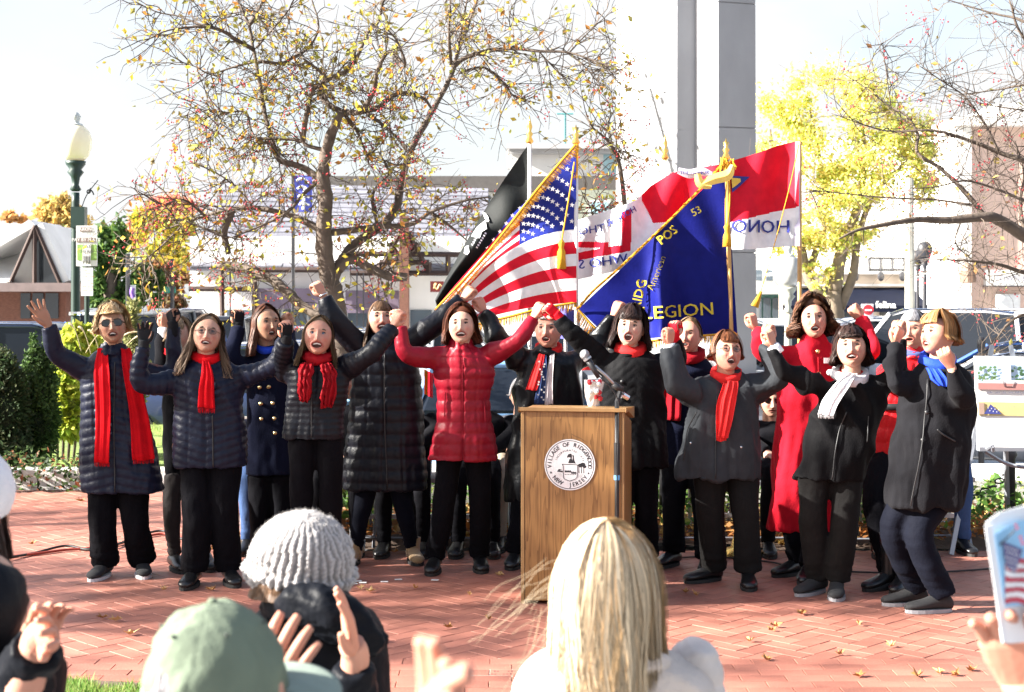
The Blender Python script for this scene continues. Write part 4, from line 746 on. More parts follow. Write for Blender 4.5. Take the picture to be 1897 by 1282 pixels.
# ================================================================== LECTERN AND MICROPHONE
YL = 8.04; La = R(-11)
oak = bpy.data.materials.new('oak_veneer'); oak.use_nodes = True
def wood(m):
    n = m.node_tree.nodes; L = m.node_tree.links; b = n['Principled BSDF']; tc = n.new('ShaderNodeTexCoord'); mp = n.new('ShaderNodeMapping'); mp.inputs['Scale'].default_value = (1, 1, .09); L.new(tc.outputs['Object'], mp.inputs[0])
    nz = n.new('ShaderNodeTexNoise'); nz.inputs['Scale'].default_value = 6.5; nz.inputs['Detail'].default_value = 4; nz.inputs['Distortion'].default_value = .12; L.new(mp.outputs[0], nz.inputs[0])
    mu = n.new('ShaderNodeMath'); mu.operation = 'MULTIPLY'; mu.inputs[1].default_value = 17; L.new(nz.outputs[0], mu.inputs[0]); fr = n.new('ShaderNodeMath'); fr.operation = 'FRACT'; L.new(mu.outputs[0], fr.inputs[0])
    fn = n.new('ShaderNodeTexNoise'); fn.inputs['Scale'].default_value = 160; mp2 = n.new('ShaderNodeMapping'); mp2.inputs['Scale'].default_value = (1, 1, .03); L.new(tc.outputs['Object'], mp2.inputs[0]); L.new(mp2.outputs[0], fn.inputs[0])
    ad = n.new('ShaderNodeMath'); ad.operation = 'MULTIPLY_ADD'; ad.inputs[1].default_value = .55; L.new(fr.outputs[0], ad.inputs[0]); L.new(fn.outputs[0], ad.inputs[2])
    cr = n.new('ShaderNodeValToRGB'); cr.color_ramp.elements[0].position = .38; cr.color_ramp.elements[0].color = (.14, .062, .018, 1); cr.color_ramp.elements[1].position = .85; cr.color_ramp.elements[1].color = (.30, .155, .052, 1); L.new(ad.outputs[0], cr.inputs[0]); L.new(cr.outputs[0], b.inputs[0]); b.inputs['Roughness'].default_value = .38
wood(oak); oak_edge = mat('oak_edge', (.33, .19, .075), .45, .15, 20, stretch=(1, 1, .2))
lc0 = W(965, 1118, YL); lc1x = W(1147, 1118, YL)[0]
lec = thing('lectern', 'oak lectern with the round village seal, microphone standing before it', 'lectern', (lc0[0], YL, 0)); wL = .555; dL = .44
def lt(V):
    V = np.asarray(V, float); cs, sn = math.cos(R(-10)), math.sin(R(-10))
    return np.stack([V[:, 0]*cs-V[:, 1]*sn+lc0[0], V[:, 0]*sn+V[:, 1]*cs+YL-0.0, V[:, 2]], 1)
HT = CAM_H-(755-HY)/F_PX*YL
def lbox(name, a, b, m_, par=lec, top_slope=None, bev=.003):
    x0, y0, z0 = a; x1, y1, z1 = b; zb = z1 if top_slope is None else top_slope
    V = [(x0, y0, z0), (x1, y0, z0), (x1, y1, z0), (x0, y1, z0), (x0, y0, z1), (x1, y0, z1), (x1, y1, zb), (x0, y1, zb)]; mb = MB(); mb.add(lt(V), [(0, 3, 2, 1), (4, 5, 6, 7), (0, 1, 5, 4), (1, 2, 6, 5), (2, 3, 7, 6), (3, 0, 4, 7)]); o = mb.build(name, m_, par)
    bv = o.modifiers.new('b', 'BEVEL'); bv.width = bev; bv.segments = 2; return o
lbox('front_panel', (.022, 0, .02), (wL-.006, .018, HT-.02), oak); lbox('edge_strip', (0, -.003, 0), (.02, .02, HT-.02), oak_edge); lbox('edge_strip', (wL-.004, .0, 0), (wL+.012, .02, HT-.02), oak_edge)
lbox('side_panel', (wL-.006, .022, .0), (wL+.01, dL, HT-.02), oak, top_slope=HT-.1); lbox('side_panel', (0, .022, 0), (.016, dL, HT-.02), oak, top_slope=HT-.1); lbox('base_board', (.02, .05, .02), (wL-.008, dL-.02, .04), oak_edge)
lbox('top_board', (-.012, -.022, HT-.018), (wL+.024, dL+.03, HT+.004), oak_edge, top_slope=HT-.085)
# seal
cs_, sn_ = math.cos(R(-10)), math.sin(R(-10)); ux = np.array((cs_, sn_, 0)); uz = np.array((0, 0, 1.)); un = np.array((sn_, -cs_, 0))
sc0 = lt([((1055-965)/F_PX*YL/cs_, 0, CAM_H-(859-HY)/F_PX*YL)])[0]+un*.002; RS = .139
def disc(name, r0, r1, d, m_, par, n=64):
    mb = MB(); a = np.arange(n)*2*PI/n
    if r0 == 0: V = [sc0+un*d+ux*r1*math.cos(t)+uz*r1*math.sin(t) for t in a]; V += [v-un*.0025 for v in V]; mb.add(V, [tuple(range(n))[::1]]+[(i, i+n, (i+1) % n+n, (i+1) % n) for i in range(n)])
    else: V = [sc0+un*d+ux*r*math.cos(t)+uz*r*math.sin(t) for r in (r0, r1) for t in a]; mb.add(V, [(i, (i+1) % n, n+(i+1) % n, n+i) for i in range(n)])
    return mb.build(name, m_, par)
ink = mat('seal_ink', (.02, .02, .025), .5); sealm = mat('seal_white', (.78, .79, .80), .4, .03)
seal = disc('seal', 0, RS, .003, sealm, lec); disc('ring', RS*.93, RS*.955, .0038, ink, seal)
mb = MB()
for k in range(90):
    a = k*2*PI/90; c_ = sc0+un*.0038+ux*RS*.655*math.cos(a)+uz*RS*.655*math.sin(a); mb.add([c_+ux*.0009*math.cos(q)+uz*.0009*math.sin(q) for q in np.arange(4)*PI/2], [(0, 1, 2, 3)])
def arc_text(mb, s, rad, a0, a1, size, inward=False, bold=.03, wide=1.0):
    for i, chh in enumerate(s):
        if chh == ' ': continue
        a = a0+(a1-a0)*i/(len(s)-1); er = ux*math.cos(a)+uz*math.sin(a); et = -ux*math.sin(a)+uz*math.cos(a)
        if inward: text_mb(mb, chh, sc0+un*.004+er*rad, et, -er, size, 0, bold, wide=wide)
        else: text_mb(mb, chh, sc0+un*.004+er*rad, -et, er, size, 0, bold, wide=wide)
arc_text(mb, 'VILLAGE OF RIDGEWOOD', RS*.79, R(185), R(-6), RS*.235, bold=.022, wide=.9); arc_text(mb, 'NEW  JERSEY', RS*.79, R(222), R(322), RS*.235, True, .022, .9); arc_text(mb, 'INCORPORATED 1876', RS*.56, R(160), R(18), RS*.12, bold=0)
def poly(mb, pts, k=1.0, off=(0, 0), d=.004): mb.add([sc0+un*d+ux*(x*k+off[0])*RS+uz*(y*k+off[1])*RS for x, y in pts], [tuple(range(len(pts)))])
for sx in (-.74, .74): poly(mb, [(math.cos(q)*(.06 if i % 2 == 0 else .025), math.sin(q)*(.06 if i % 2 == 0 else .025)) for i, q in enumerate(PI/2+np.arange(10)*PI/5)], off=(sx, -.32))
sh = [(-.3, .02), (.34, 0), (.30, -.04), (.29, -.48), (.22, -.56), (.0, -.64), (-.2, -.57), (-.25, -.5), (-.26, -.05)]
for i in range(len(sh)): a, b = sh[i], sh[(i+1) % len(sh)]; mb.tube([sc0+un*.004+ux*a[0]*RS+uz*a[1]*RS, sc0+un*.004+ux*b[0]*RS+uz*b[1]*RS], .0017, 4)
poly(mb, [(-.06, .06), (-.02, .2), (.05, .27), (-.04, .3), (-.1, .26), (-.1, .34), (-.04, .42), (.06, .44), (.09, .36), (.08, .24), (.12, .14), (.16, .06)]); poly(mb, [(.1, .1), (.13, .3), (.1, .4), (.17, .36), (.17, .2), (.24, .05), (.2, .05)])
for x, y, s in ((.42, -.02, .1), (.52, .02, .1), (.58, -.06, .08)): poly(mb, [(math.cos(q)*s, math.sin(q)*s*.8) for q in np.arange(8)*PI/4], off=(x, y))
for x in (.36, .46, .55): poly(mb, [(-.012, -.24), (.02, -.24), (.015, 0), (-.01, 0)], off=(x, -.08))
poly(mb, [(-.5, -.28), (-.28, -.3), (-.28, -.24), (-.4, -.22), (-.3, -.18), (-.44, -.18)]); 
for k in range(7): poly(mb, [(-.03, -.03), (.03, -.03), (.03, .03), (0, .06), (-.03, .03)], off=(-.17+k*.065, -.27-.05*(k > 3))); poly(mb, [(-.02, -.012), (.02, -.012), (.02, .012), (-.02, .012)], off=(-.17+k*.065, -.38))
for k in range(4): mb.tube([sc0+un*.004+ux*(-.5+.03*k)*RS+uz*(-.33-.04*k)*RS, sc0+un*.004+ux*(-.3)*RS+uz*(-.33-.04*k)*RS], .0004, 3); mb.tube([sc0+un*.004+ux*.33*RS+uz*(-.36-.04*k)*RS, sc0+un*.004+ux*(.55-.03*k)*RS+uz*(-.36-.04*k)*RS], .0004, 3)
mb.build('seal_print', ink, seal)
mb = MB(); mb.add(*tube(np.array([sc0+un*.004+ux*RS*a+uz*RS*b for a, b in ((.05, 1.22), (.2, 1.13), (.45, 1.03), (.62, .9))]), .0007, 4)); mb.build('wire', darkm, lec)
ms = thing('microphone_stand', 'black microphone stand with boom arm in front of the lectern', 'microphone stand', W(1143, 1115, 7.9)*np.array((1, 1, 0)))
blackm = mat('black_plastic', (.018, .018, .02), .45); q = W(1143, 700, 7.95)
m = MB(); m.tube([(q[0], 7.95, .0), (q[0], 7.95, W(0, 742, 7.95)[2])], .0125, 10); m.build('pole', blackm, ms, smooth=True); m = MB(); m.tube([(q[0], 7.95, W(0, 880, 7.95)[2]), (q[0], 7.95, W(0, 820, 7.95)[2])], .017, 10); m.build('clutch', blackm, ms)
m = MB(); m.tube([(q[0], 7.95, W(0, 889, 7.95)[2]), (q[0], 7.95, W(0, 878, 7.95)[2])], .0165, 10); m.build('tape', mat('blue_tape', (.12, .4, .75), .5), ms)
m = MB(); V, Fc = lathe((q[0], 7.95, 0), [(.14, 0), (.14, .015), (.04, .03), (.015, .05)], 20); m.add(V, Fc); m.build('base', blackm, ms)
m = MB(); m.tube([W(1162, 738, 7.98), W(1122, 695, 7.94), W(1102, 678, 7.92)], .008, 8); m.build('boom', steel, ms, smooth=True); m = MB(); m.tube([W(1152, 722, 7.97), W(1136, 712, 7.96)], .018, 8); m.build('boom_clamp', blackm, ms, smooth=True); m = MB(); m.tube([W(1143, 745, 7.95), W(1150, 722, 7.97)], .013, 8); m.build('neck', blackm, ms)
m = MB(); m.tube([W(1154, 731, 7.97), W(1164, 737, 7.98)], .016, 8); m.build('counterweight', chrome, ms)
m = MB(); P = [W(1104, 690, 7.9), W(1140, 730, 7.93), W(1146, 770, 7.93), W(1143, 900, 7.92), W(1144, 1080, 7.92)]; m.tube(P, .004, 6, 6); m.build('cable', blackm, ms, smooth=True)
mic = thing('microphone', 'black microphone with silver mesh head on the boom', 'microphone', W(1090, 670, 7.92))
m = MB(); m.tube([W(1109, 700, 7.9), W(1100, 684, 7.9), W(1088, 665, 7.9)], [.011, .015, .019], 12); m.build('handle', blackm, mic, smooth=True); m = MB(); V, Fc = sphere(W(1083, 657, 7.9), (.026, .026, .028), 16, 12); m.add(V, Fc); m.build('mesh_head', mat('mic_mesh', (.33, .34, .36), .45, .3, 300, .6, 500, metal=.7), mic, smooth=True); m = MB(); m.tube([W(1089, 666, 7.9), W(1087, 663, 7.9)], .024, 14); m.build('collar', steel, mic)
bq = thing('bouquet', 'red and white wrapped carnations standing on the far side of the lectern top', 'bouquet', W(1100, 748, 8.4)); m = MB(); V, Fc = tube(np.array([W(1099, 765, 8.42), W(1099, 735, 8.42), W(1101, 705, 8.42)]), [.02, .045, .06], 12, 3); m.add(V+vnoise(V, .04, 3)[:, None]*.006, Fc); m.build('wrapping', mat('cellophane', (.75, .72, .72), .15), bq)
rb = random.Random(4)
for k in range(12):
    m = MB(); V, Fc = sphere(W(1088+rb.uniform(0, 26), 712+rb.uniform(-8, 34), 8.36+rb.uniform(-.02, .03)), .014, 8, 6); V = V+vnoise(V, .01, k)[:, None]*.004; m.add(V, Fc); m.build('flower', mat('carnation', (.55, .02, .03), .6) if k % 3 else line_m, bq)
# ================================================================== PEOPLE
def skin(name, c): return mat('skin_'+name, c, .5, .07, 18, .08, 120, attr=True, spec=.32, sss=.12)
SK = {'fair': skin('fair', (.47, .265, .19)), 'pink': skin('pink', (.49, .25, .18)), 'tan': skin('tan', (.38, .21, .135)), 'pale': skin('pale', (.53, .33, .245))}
def gauss(x, z, cx_, cz_, sx, sz): return np.exp(-((x-cx_)/sx)**2-((z-cz_)/sz)**2)
def head_shape(mo=.6, mw=1.0, jaw=1.0, old=.3, nu=96, nv=84):
    """head with face towards -Y, about 0.225 m tall; mo = mouth opening, mw = mouth width"""
    s = np.linspace(-PI, PI, nu, endpoint=False); th = s-.62*np.sin(s); t = np.linspace(0, 1, nv); ph = PI*(t-.09*np.sin(2*PI*(t-.06))*0+.0); ph = np.clip(ph, .0001, PI-.0001)
    TH, PH = np.meshgrid(th, ph); x = np.sin(PH)*np.sin(TH); y = -np.sin(PH)*np.cos(TH); z = np.cos(PH)
    front = np.clip(-y, 0, 1); back = np.clip(y, 0, 1); low = np.clip(-z, 0, 1)
    X = x*.0845*(1-.24*jaw*low**1.7*(.35+.65*front**.5))*(1+.03*np.clip(z, 0, 1)); Y = y*np.where(y < 0, .094, .100); Z = z*np.where(z > 0, .108, .113)
    # flatten face, set chin forward, trim back of skull towards neck
    Y = np.where(y < 0, -.094*(front**.80)*(1-.10*np.clip(z, 0, 1)**2), Y); Y -= .030*low**1.5*(1-back)*.9; Y -= back*low**1.5*.035
    X *= 1+.06*front*(1-front)*np.exp(-((z+.15)/.3)**2)
    fz = front**.6*(y < 0)
    # open mouth drops the jaw
    drop = mo*.014*np.clip((-Z-.058)/.05, 0, 1)*fz; Z -= drop
    d = np.zeros_like(X); mz = -.060-mo*.006
    d += .005*gauss(X, Z, 0, .034, .045, .010)-.0085*gauss(np.abs(X), Z, .031, .012, .015, .013)
    d += .008*gauss(X, Z, 0, .010, .0075, .020)+.0145*gauss(X, Z, 0, -.022, .0095, .017)+.0105*gauss(X, Z, 0, -.033, .0125, .008)+.004*gauss(np.abs(X), Z, .012, -.036, .006, .006)
    d += .0065*gauss(np.abs(X), Z, .042, -.022, .018, .018)-.002*old*gauss(np.abs(X), Z, .030, -.044, .004, .018)
    rx_, rz_ = .0255*mw, .0045+.0165*mo; q = np.sqrt((X/rx_)**2+((Z-mz)/rz_)**2)
    lip = np.exp(-((q-1.18)/.28)**2)*fz; d += .0045*lip; inside = 1/(1+np.exp((q-.95)*14))*fz
    d += .007*gauss(X, Z, 0, -.098-mo*.012, .018, .012)-.003*gauss(X, Z, 0, mz-rz_-.012, .014, .005)
    Y -= d*fz; Y += inside*.030*min(1, mo*2+.15)
    C = np.ones(X.shape+(3,)); 
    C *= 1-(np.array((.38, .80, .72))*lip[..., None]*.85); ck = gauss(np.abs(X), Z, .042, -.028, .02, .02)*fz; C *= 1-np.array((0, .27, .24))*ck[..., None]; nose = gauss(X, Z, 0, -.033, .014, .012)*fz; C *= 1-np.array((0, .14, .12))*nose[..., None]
    sh = gauss(np.abs(X), Z, .031, .014, .016, .009)*fz; C *= 1-np.array((.34, .44, .42))*sh[..., None]*1.0  # shade of brow ridge and eye sockets painted into the skin colour
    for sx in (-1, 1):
        q_ = np.clip((-.036-Z)/.032, 0, 1); lx = sx*(.017+.016*q_); C *= 1-(.30*np.exp(-((X-lx)/.0035)**2)*fz*((Z < -.034) & (Z > -.070)))[..., None]*np.array((.7, 1, 1))  # shading of the nose-to-mouth folds painted in as dark lines
    C *= 1-(.22*gauss(X, Z, 0, -.041, .012, .0035)*fz)[..., None]; C *= (1+.10*vnoise(np.stack([X, Y, Z], -1).reshape(-1, 3), .05, int(mw*100+old*10), 3).reshape(X.shape)[..., None]*np.array((.5, 1, 1)))  # shade under the nose painted in as well, then random skin blotches
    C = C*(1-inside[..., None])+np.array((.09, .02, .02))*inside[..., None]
    V = np.stack([X, Y, Z], -1).reshape(-1, 3); Fc = grid_faces(nv, nu, True); Fc = [f[::-1] for f in Fc]
    return V, Fc, C.reshape(-1, 3), mz, rx_, rz_
def hand_shape(curl=.3, spread=.1, thumb=.4, vox=.0034):
    """right-handed prototype: wrist at origin, fingers to +Z, palm faces -Y, thumb on +X; 0.18 m long"""
    parts = []
    rg = [np.stack([.0]*1)] and []
    for z, a, b in ((-.035, .027, .020), (-.01, .026, .019), (.015, .032, .017), (.045, .040, .016), (.075, .042, .0145), (.088, .038, .011)): rg.append(ell_ring((0, 0, z), a, b, 16, 2.4))
    parts.append(rings_loft(rg)); FL = ((-.031, .060, .0075), (-.0105, .074, .0085), (.0105, .080, .0088), (.0315, .070, .0088))
    for i, (x, L_, r) in enumerate(FL):
        p = np.array((x*.85, 0, .062)); pts = [p.copy()]; p = np.array((x, -.001, .086)); pts.append(p.copy()); a = (curl*.55 if curl < 1 else 1.0)*(1+.06*i); sx = (i-1.5)*spread*.14
        for k, fr_ in enumerate((.42, .32, .26)):
            a2 = a; dvec = np.array((sx+(i-1.5)*spread*.12, -math.sin(a2), math.cos(a2))); dvec /= np.linalg.norm(dvec); p = p+dvec*L_*fr_; pts.append(p.copy()); a += curl*(1.0 if k == 0 else .8)*(1.15 if curl > 1 else 1)
        parts.append(tube(np.array(pts), [r*1.1, r*1.25, r*1.12, r*1.02, r*.75], 8, 3))
    tp = [np.array((.018, -.004, .008)), np.array((.036, -.010-.012*thumb, .032)), np.array((.052-.022*thumb, -.016-.024*thumb, .060)), np.array((.060-.040*thumb, -.018-.028*thumb, .086))]
    parts.append(tube(np.array(tp), [.015, .0135, .0105, .0075], 8, 3))
    if curl > 1: parts.append(sphere((0, -.024, .066), (.036, .019, .026), 14, 10))
    V, Fc, N = remesh(parts, vox, 2); return V, Fc
HANDS = {'open': hand_shape(.08, .9, 0.0), 'relax': hand_shape(.42, .5, .3), 'fist': hand_shape(1.2, 0, 1.25), 'grip': hand_shape(1.05, .05, 1.1)}
def frame(dirv, palm):
    z = np.asarray(dirv, float); z = z/np.linalg.norm(z); y = -np.asarray(palm, float); y = y-z*z.dot(y); y /= np.linalg.norm(y); x = np.cross(y, z); return np.stack([x, y, z], 1)
def eyes_of(par, M, c, s, closed, kind):
    for sx in (-1, 1):
        e = np.array((sx*.031, -.0715, .012)); V, Fc = sphere(e, .0118, 14, 10); m = MB(); m.add((V@M.T)*s+c, Fc, 0)
        a = np.arange(14)*2*PI/14; fy = -.0715-.0122
        for r_, dy, mi in ((.0078, 0, 1), (.0036, -.0006, 2)): V = np.stack([sx*.031+r_*np.cos(a), np.full(14, fy+dy+.0004), .0115+r_*np.sin(a)], 1); m.add((V@M.T)*s+c, [tuple(range(14))], mi)
        m.build('eye', [mat('eye_white', (.72, .68, .64), .2, .02), mat('iris_'+kind, {'brown': (.05, .025, .012), 'blue': (.10, .2, .3)}[kind], .2), mat('pupil', (.005, .005, .005), .1)], par, smooth=True)
        t = np.linspace(-1, 1, 7); m = MB(); P = np.stack([sx*.031+t*.0145, -.0815+.004*t*t, .0165-closed*.006+.0035*(1-t*t)], 1); m.add(*tube((P@M.T)*s+c, .0040*s, 5)); P[:, 2] -= .0115; P[:, 1] += .001; m.add(*tube((P@M.T)*s+c, .0019*s, 4)); m.build('eyelash', mat('lash', (.03, .018, .014), .6), par)
def lids_mb(mb, M, c, s, closed):
    for sx in (-1, 1):
        for up in (1, -1):
            lim = (.55-.5*closed) if up > 0 else .5; V = []; nu_, nv_ = 12, 5
            for i in range(nv_):
                a0 = (PI/2)*(1-i/(nv_-1)*(1-0)) if False else None
            rows = []
            for i in range(nv_):
                el = (PI/2-(PI/2-R(12+18*(1-closed)))*i/(nv_-1)) if up > 0 else (-PI/2+(PI/2-R(24-6*closed))*i/(nv_-1))
                rows.append([(sx*.031+.0133*math.cos(el)*math.sin(a), -.0715-.0133*math.cos(el)*math.cos(a), .012+.0133*math.sin(el)) for a in np.linspace(-1.5, 1.5, nu_)])
            V = np.array(rows).reshape(-1, 3); mb.add((V@M.T)*s+c, grid_faces(nv_, nu_), 0, (.86, .72, .68))
def hair_mesh(par, M, c, s, col, style, seed, n=900):
    """shell plus ribbons that start on the scalp, follow the skull and hang. style dict: length (m below centre), vol, bangs, part, curl, back, wave"""
    st = dict(length=.0, vol=1.12, bangs=.0, part=.15, curl=0, wave=.01, out=.0, wid=.0034, forward=0.0, flare=.02, hairline=.062, side=.62, hw=1.0); st.update(style); r = np.random.default_rng(seed); K = 15
    def path(th, u, jit, over):
        """th: azimuth (0 = face), u: 0..1 along strand"""
        th = np.asarray(th)
        a = np.abs(th); sg = np.where(th >= 0, 1, -1); u = np.broadcast_to(u, th.shape); fw = st['bangs'] > 0; side = 1.22
        isb = (a < .80) & fw
        te = np.where(isb, a*.95, (side+(PI-side)*np.clip((a-(.80 if fw else 0))/(PI-(.80 if fw else 0)), 0, 1)))
        te = np.where((a > 1.6) & ~isb, a*.6+te*.4, te)
        nsk = .5 if st['length'] > .06 else .72; t1 = np.clip(u/nsk, 0, 1); t2 = np.clip((u-nsk)/(1-nsk), 0, 1)
        th2 = sg*(a+(te-a)*np.clip(t1*1.35, 0, 1)**.9)+st['part']*0
        pe = np.where(isb, R(60), R(92)); ph = .05+(pe-.05)*t1; k = 1+(st['vol']-1)*over*(.8+.2*np.clip((a-.45)/.35, 0, 1) if fw else 1)
        X = .080*st['hw']*np.sin(ph)*np.sin(th2)*k; Y = -.098*np.sin(ph)*np.cos(th2)*k+.006; Z = .114*np.cos(ph)*k+.004
        z0 = .114*np.cos(pe)*k+.004; endz = np.where(isb, st['bangs'], -st['length']); Zh = z0+(endz-z0)*t2; hang = t2 > 0
        fl = 1+(st['flare']/.08)*t2*np.sin(t2*PI*.55+.2)*np.where(isb, 0, 1); X = np.where(hang, X*fl, X); Y = np.where(hang, Y*np.where(isb, 1.0, 1+.05*t2)+np.where(isb, 0, .010)*t2, Y); Z = np.where(hang, Zh, Z)
        # shoulder-length hair is pushed out by the shoulders, lies on the front or the back
        return X, Y, Z
    amin = 0 if st['bangs'] > 0 else .0
    n = int(n*1.5); m = MB(); nu_ = 56; tg = np.linspace(-PI, PI, nu_, endpoint=False)+PI/nu_; uu = np.linspace(0, 1, K); rows = []
    for u in uu: X, Y, Z = path(tg+st['part']*.0, u, 0, .78); rows.append(np.stack([X, Y, Z], 1))
    V = np.concatenate(rows); V += vnoise(V, .05, seed)[:, None]*.003; cc = np.tile(np.array((.8,)*3), (len(V), 1)); hf = []
    for i in range(K-1):
        for j in range(nu_):
            k = (j+1) % nu_; a0, a1 = tg[j], tg[k]
            if k and ((a0 < 0 <= a1 and i > 3 and st['bangs'] <= 0) or (st['bangs'] > 0 and i > 3 and ((abs(a0) < .80) != (abs(a1) < .80)))): continue
            hf.append((i*nu_+j, i*nu_+k, (i+1)*nu_+k, (i+1)*nu_+j))
    m.add((V@M.T)*s+c, hf, 0, cc)
    th = r.uniform(-PI, PI, n); over = r.uniform(.55, 1.15, n)+.28*np.sin(th*9+seed)*np.sin(th*4.3+seed*2); over += np.where(r.random(n) < .08, r.uniform(.1, .5, n), 0); ln = np.clip(.93+.09*np.sin(th*13+seed)+r.normal(size=n)*.06, .6, 1.1); ph0 = r.uniform(0, 6.28, n); P = []
    for i, u in enumerate(uu):
        X, Y, Z = path(th, np.full(n, u)*ln, 0, over); w = st['wave']*u*np.sin(ph0+u*7*(1+st['curl'])); X = X+w*np.cos(th)+st['curl']*.012*np.sin(ph0+u*26)*(.3+u); Y = Y+w*np.sin(th)+st['curl']*.012*np.cos(ph0+u*26)*(.3+u); P.append(np.stack([X, Y, Z], 1))
    P = np.stack(P, 1); rad = P/np.linalg.norm(P, axis=2, keepdims=True); T = np.gradient(P, axis=1); side = np.cross(T, rad); side /= np.linalg.norm(side, axis=2, keepdims=True)+1e-9
    wd = st['wid']*(1-.75*uu**3)[None, :, None]*r.uniform(.5, 1.2, (n, 1, 1)); A = P-side*wd; B = P+side*wd+rad*.0012; V = np.stack([A, B], 2).reshape(-1, 3)
    b = (np.arange(n)*K*2)[:, None, None]; k = np.arange(K-1)[None, :, None]*2; Fc = (b+k+np.array([0, 1, 3, 2])[None, None]).reshape(-1, 4)
    cc = np.repeat(r.uniform(.6, 2.0, (n, 1))*np.ones((1, 3)), K*2, 0)*np.tile(np.repeat(1-.15*uu, 2), n)[:, None]
    m.add((V@M.T)*s+c, Fc, 0, cc); return m.build('hair', mat('hair_'+col[0], col[1], .5, .12, 40, attr=True, spec=.3), par, smooth=True, attr=True)
def arm_joints(sh, wr, up=.29, lo=.25, el=None):
    """elbow depth from the arm's real length"""
    sh, wr = np.array(sh), np.array(wr); e = np.array(el, float); d = math.hypot(e[0]-sh[0], e[2]-sh[2]); e[1] = sh[1]-min(.12, math.sqrt(max(0, up*up-d*d))*.5); return e
def shoe(par, ankle_x, Yf, heading, m_, sole_m, L_=.26, w=.047, heel=0.0, tall=.06, kind='shoe', boot_h=0):
    """heading in degrees, 0 = toe to the camera, 90 = toe to the right"""
    a = R(heading); f_ = np.array((math.sin(a), -math.cos(a), 0)); sd = np.array((math.cos(a), math.sin(a), 0)); b = np.array((ankle_x, Yf, 0)); st = ((-.075, .6, .055), (-.06, .85, .075), (-.02, .88, .085), (.03, .85, .075), (.08, 1.0, .055), (.13, 1.02, .044), (.165, .8, .036), (.183, .45, .026))
    rings = []
    for x, wf, h in st:
        t = np.arange(16)*2*PI/16; z0 = .018+heel*max(0, (.02-x)/.09); rings.append(b+np.outer(np.full(16, x*L_/.26), f_)+np.outer(np.cos(t)*w*wf, sd)+np.outer(z0+h*(tall/.06)*.5*(1+np.sin(t)*np.where(np.sin(t) < 0, 1, 1)), (0, 0, 1.)))
    m = MB(); V, Fc = rings_loft(rings); m.add(V, Fc)
    if boot_h: V, Fc = rings_loft([ell_ring((ankle_x-f_[0]*.02, Yf-f_[1]*.02, z), q, q*1.08, 14) for z, q in ((.03, .045), (.09, .044), (boot_h*.6, .043), (boot_h, .05))]); m.add(V, Fc)
    o = m.build('shoe' if not boot_h else 'boot', m_, par, smooth=True); m = MB(); rings = []
    for z in (0.001, .02):
        pts = []
        for q in np.linspace(0, 2*PI, 20, endpoint=False):
            x = math.cos(q)*.132+.053; wy = math.sin(q)*w*1.06*(1+.12*math.cos(q)); pts.append(b+f_*x*L_/.26+sd*wy+np.array((0, 0, z+heel*(.5 if (z > .01 and x < 0) else 0))))
        rings.append(np.array(pts))
    V, Fc = rings_loft(rings); m.add(V, Fc); m.build('sole', sole_m, o)
leather = mat('black_leather', (.012, .012, .013), .28, .2, 20, .2, 90); solem = mat('black_sole', (.02, .02, .02), .8); soleg = mat('grey_sole', (.30, .30, .32), .7); solew = mat('white_sole', (.6, .6, .62), .6); suede = mat('tan_suede', (.30, .19, .09), .9, .15, 30, .3, 150, sheen=.3); knit_bk = mat('black_knit_shoe', (.02, .02, .022), .9, .2, 50)
def cloth(n, c, r_=.85, sh=.15, **k): return mat('cloth_'+n, c, r_, .14, 14, k.pop('bump', .25), k.pop('bscale', 120), sheen=sh*.12, spec=k.pop('spec', .22 if r_ < .5 else .08), **k)
NYL_NAVY = cloth('navy_nylon', (.007, .010, .026), .45, 0, bscale=35, bump=.35); NYL_BLK = cloth('black_nylon', (.005, .006, .011), .45, 0, bscale=35, bump=.35); NYL_RED = cloth('crimson_nylon', (.26, .007, .02), .42, 0, bscale=35, bump=.3)
WOOL_NAVY = cloth('navy_wool', (.006, .008, .022)); WOOL_BLK = cloth('black_wool', (.005, .005, .007), .9, .2); WOOL_RED = cloth('red_wool', (.42, .008, .02), .85, .2); GREYJ = cloth('charcoal_canvas', (.036, .040, .046), .65, .05, bscale=40); BLKJ = cloth('black_softshell', (.006, .006, .007), .7, .05); LTHR = cloth('black_leather_coat', (.007, .008, .010), .36, 0, bscale=25, bump=.5); CHAR = cloth('charcoal_wool', (.009, .009, .011), .9, .15)
TRO = cloth('black_trousers', (.004, .004, .006), .85, .06); TRG = cloth('grey_black_trousers', (.012, .0115, .0115), .8, .06); TRN = cloth('navy_leggings', (.0045, .0055, .011), .8, .05); TIGHT = cloth('tights', (.03, .026, .026), .6, .05); JEAN = cloth('denim', (.05, .09, .2), .85, .05); KHAKI = cloth('khaki', (.42, .36, .28), .85, .05)
SC_RED = cloth('red_scarf', (.60, .006, .012), .85, .15, bscale=200); SC_CORAL = cloth('coral_scarf', (.72, .03, .03), .7, .1); SC_DRED = cloth('dark_red_scarf', (.28, .008, .015), .85, .15); SC_WHITE = cloth('white_scarf', (.78, .78, .80), .8, .15); SC_BLUE = cloth('royal_blue_scarf', (.02, .06, .5), .6, .05); SC_RUF = cloth('ruffled_red_scarf', (.30, .006, .012), .5, .1); RED_KNIT = cloth('red_knit', (.62, .01, .02), .85, .2); BLK_KNIT = cloth('black_knit', (.014, .014, .016), .9, .15)
class Person: pass
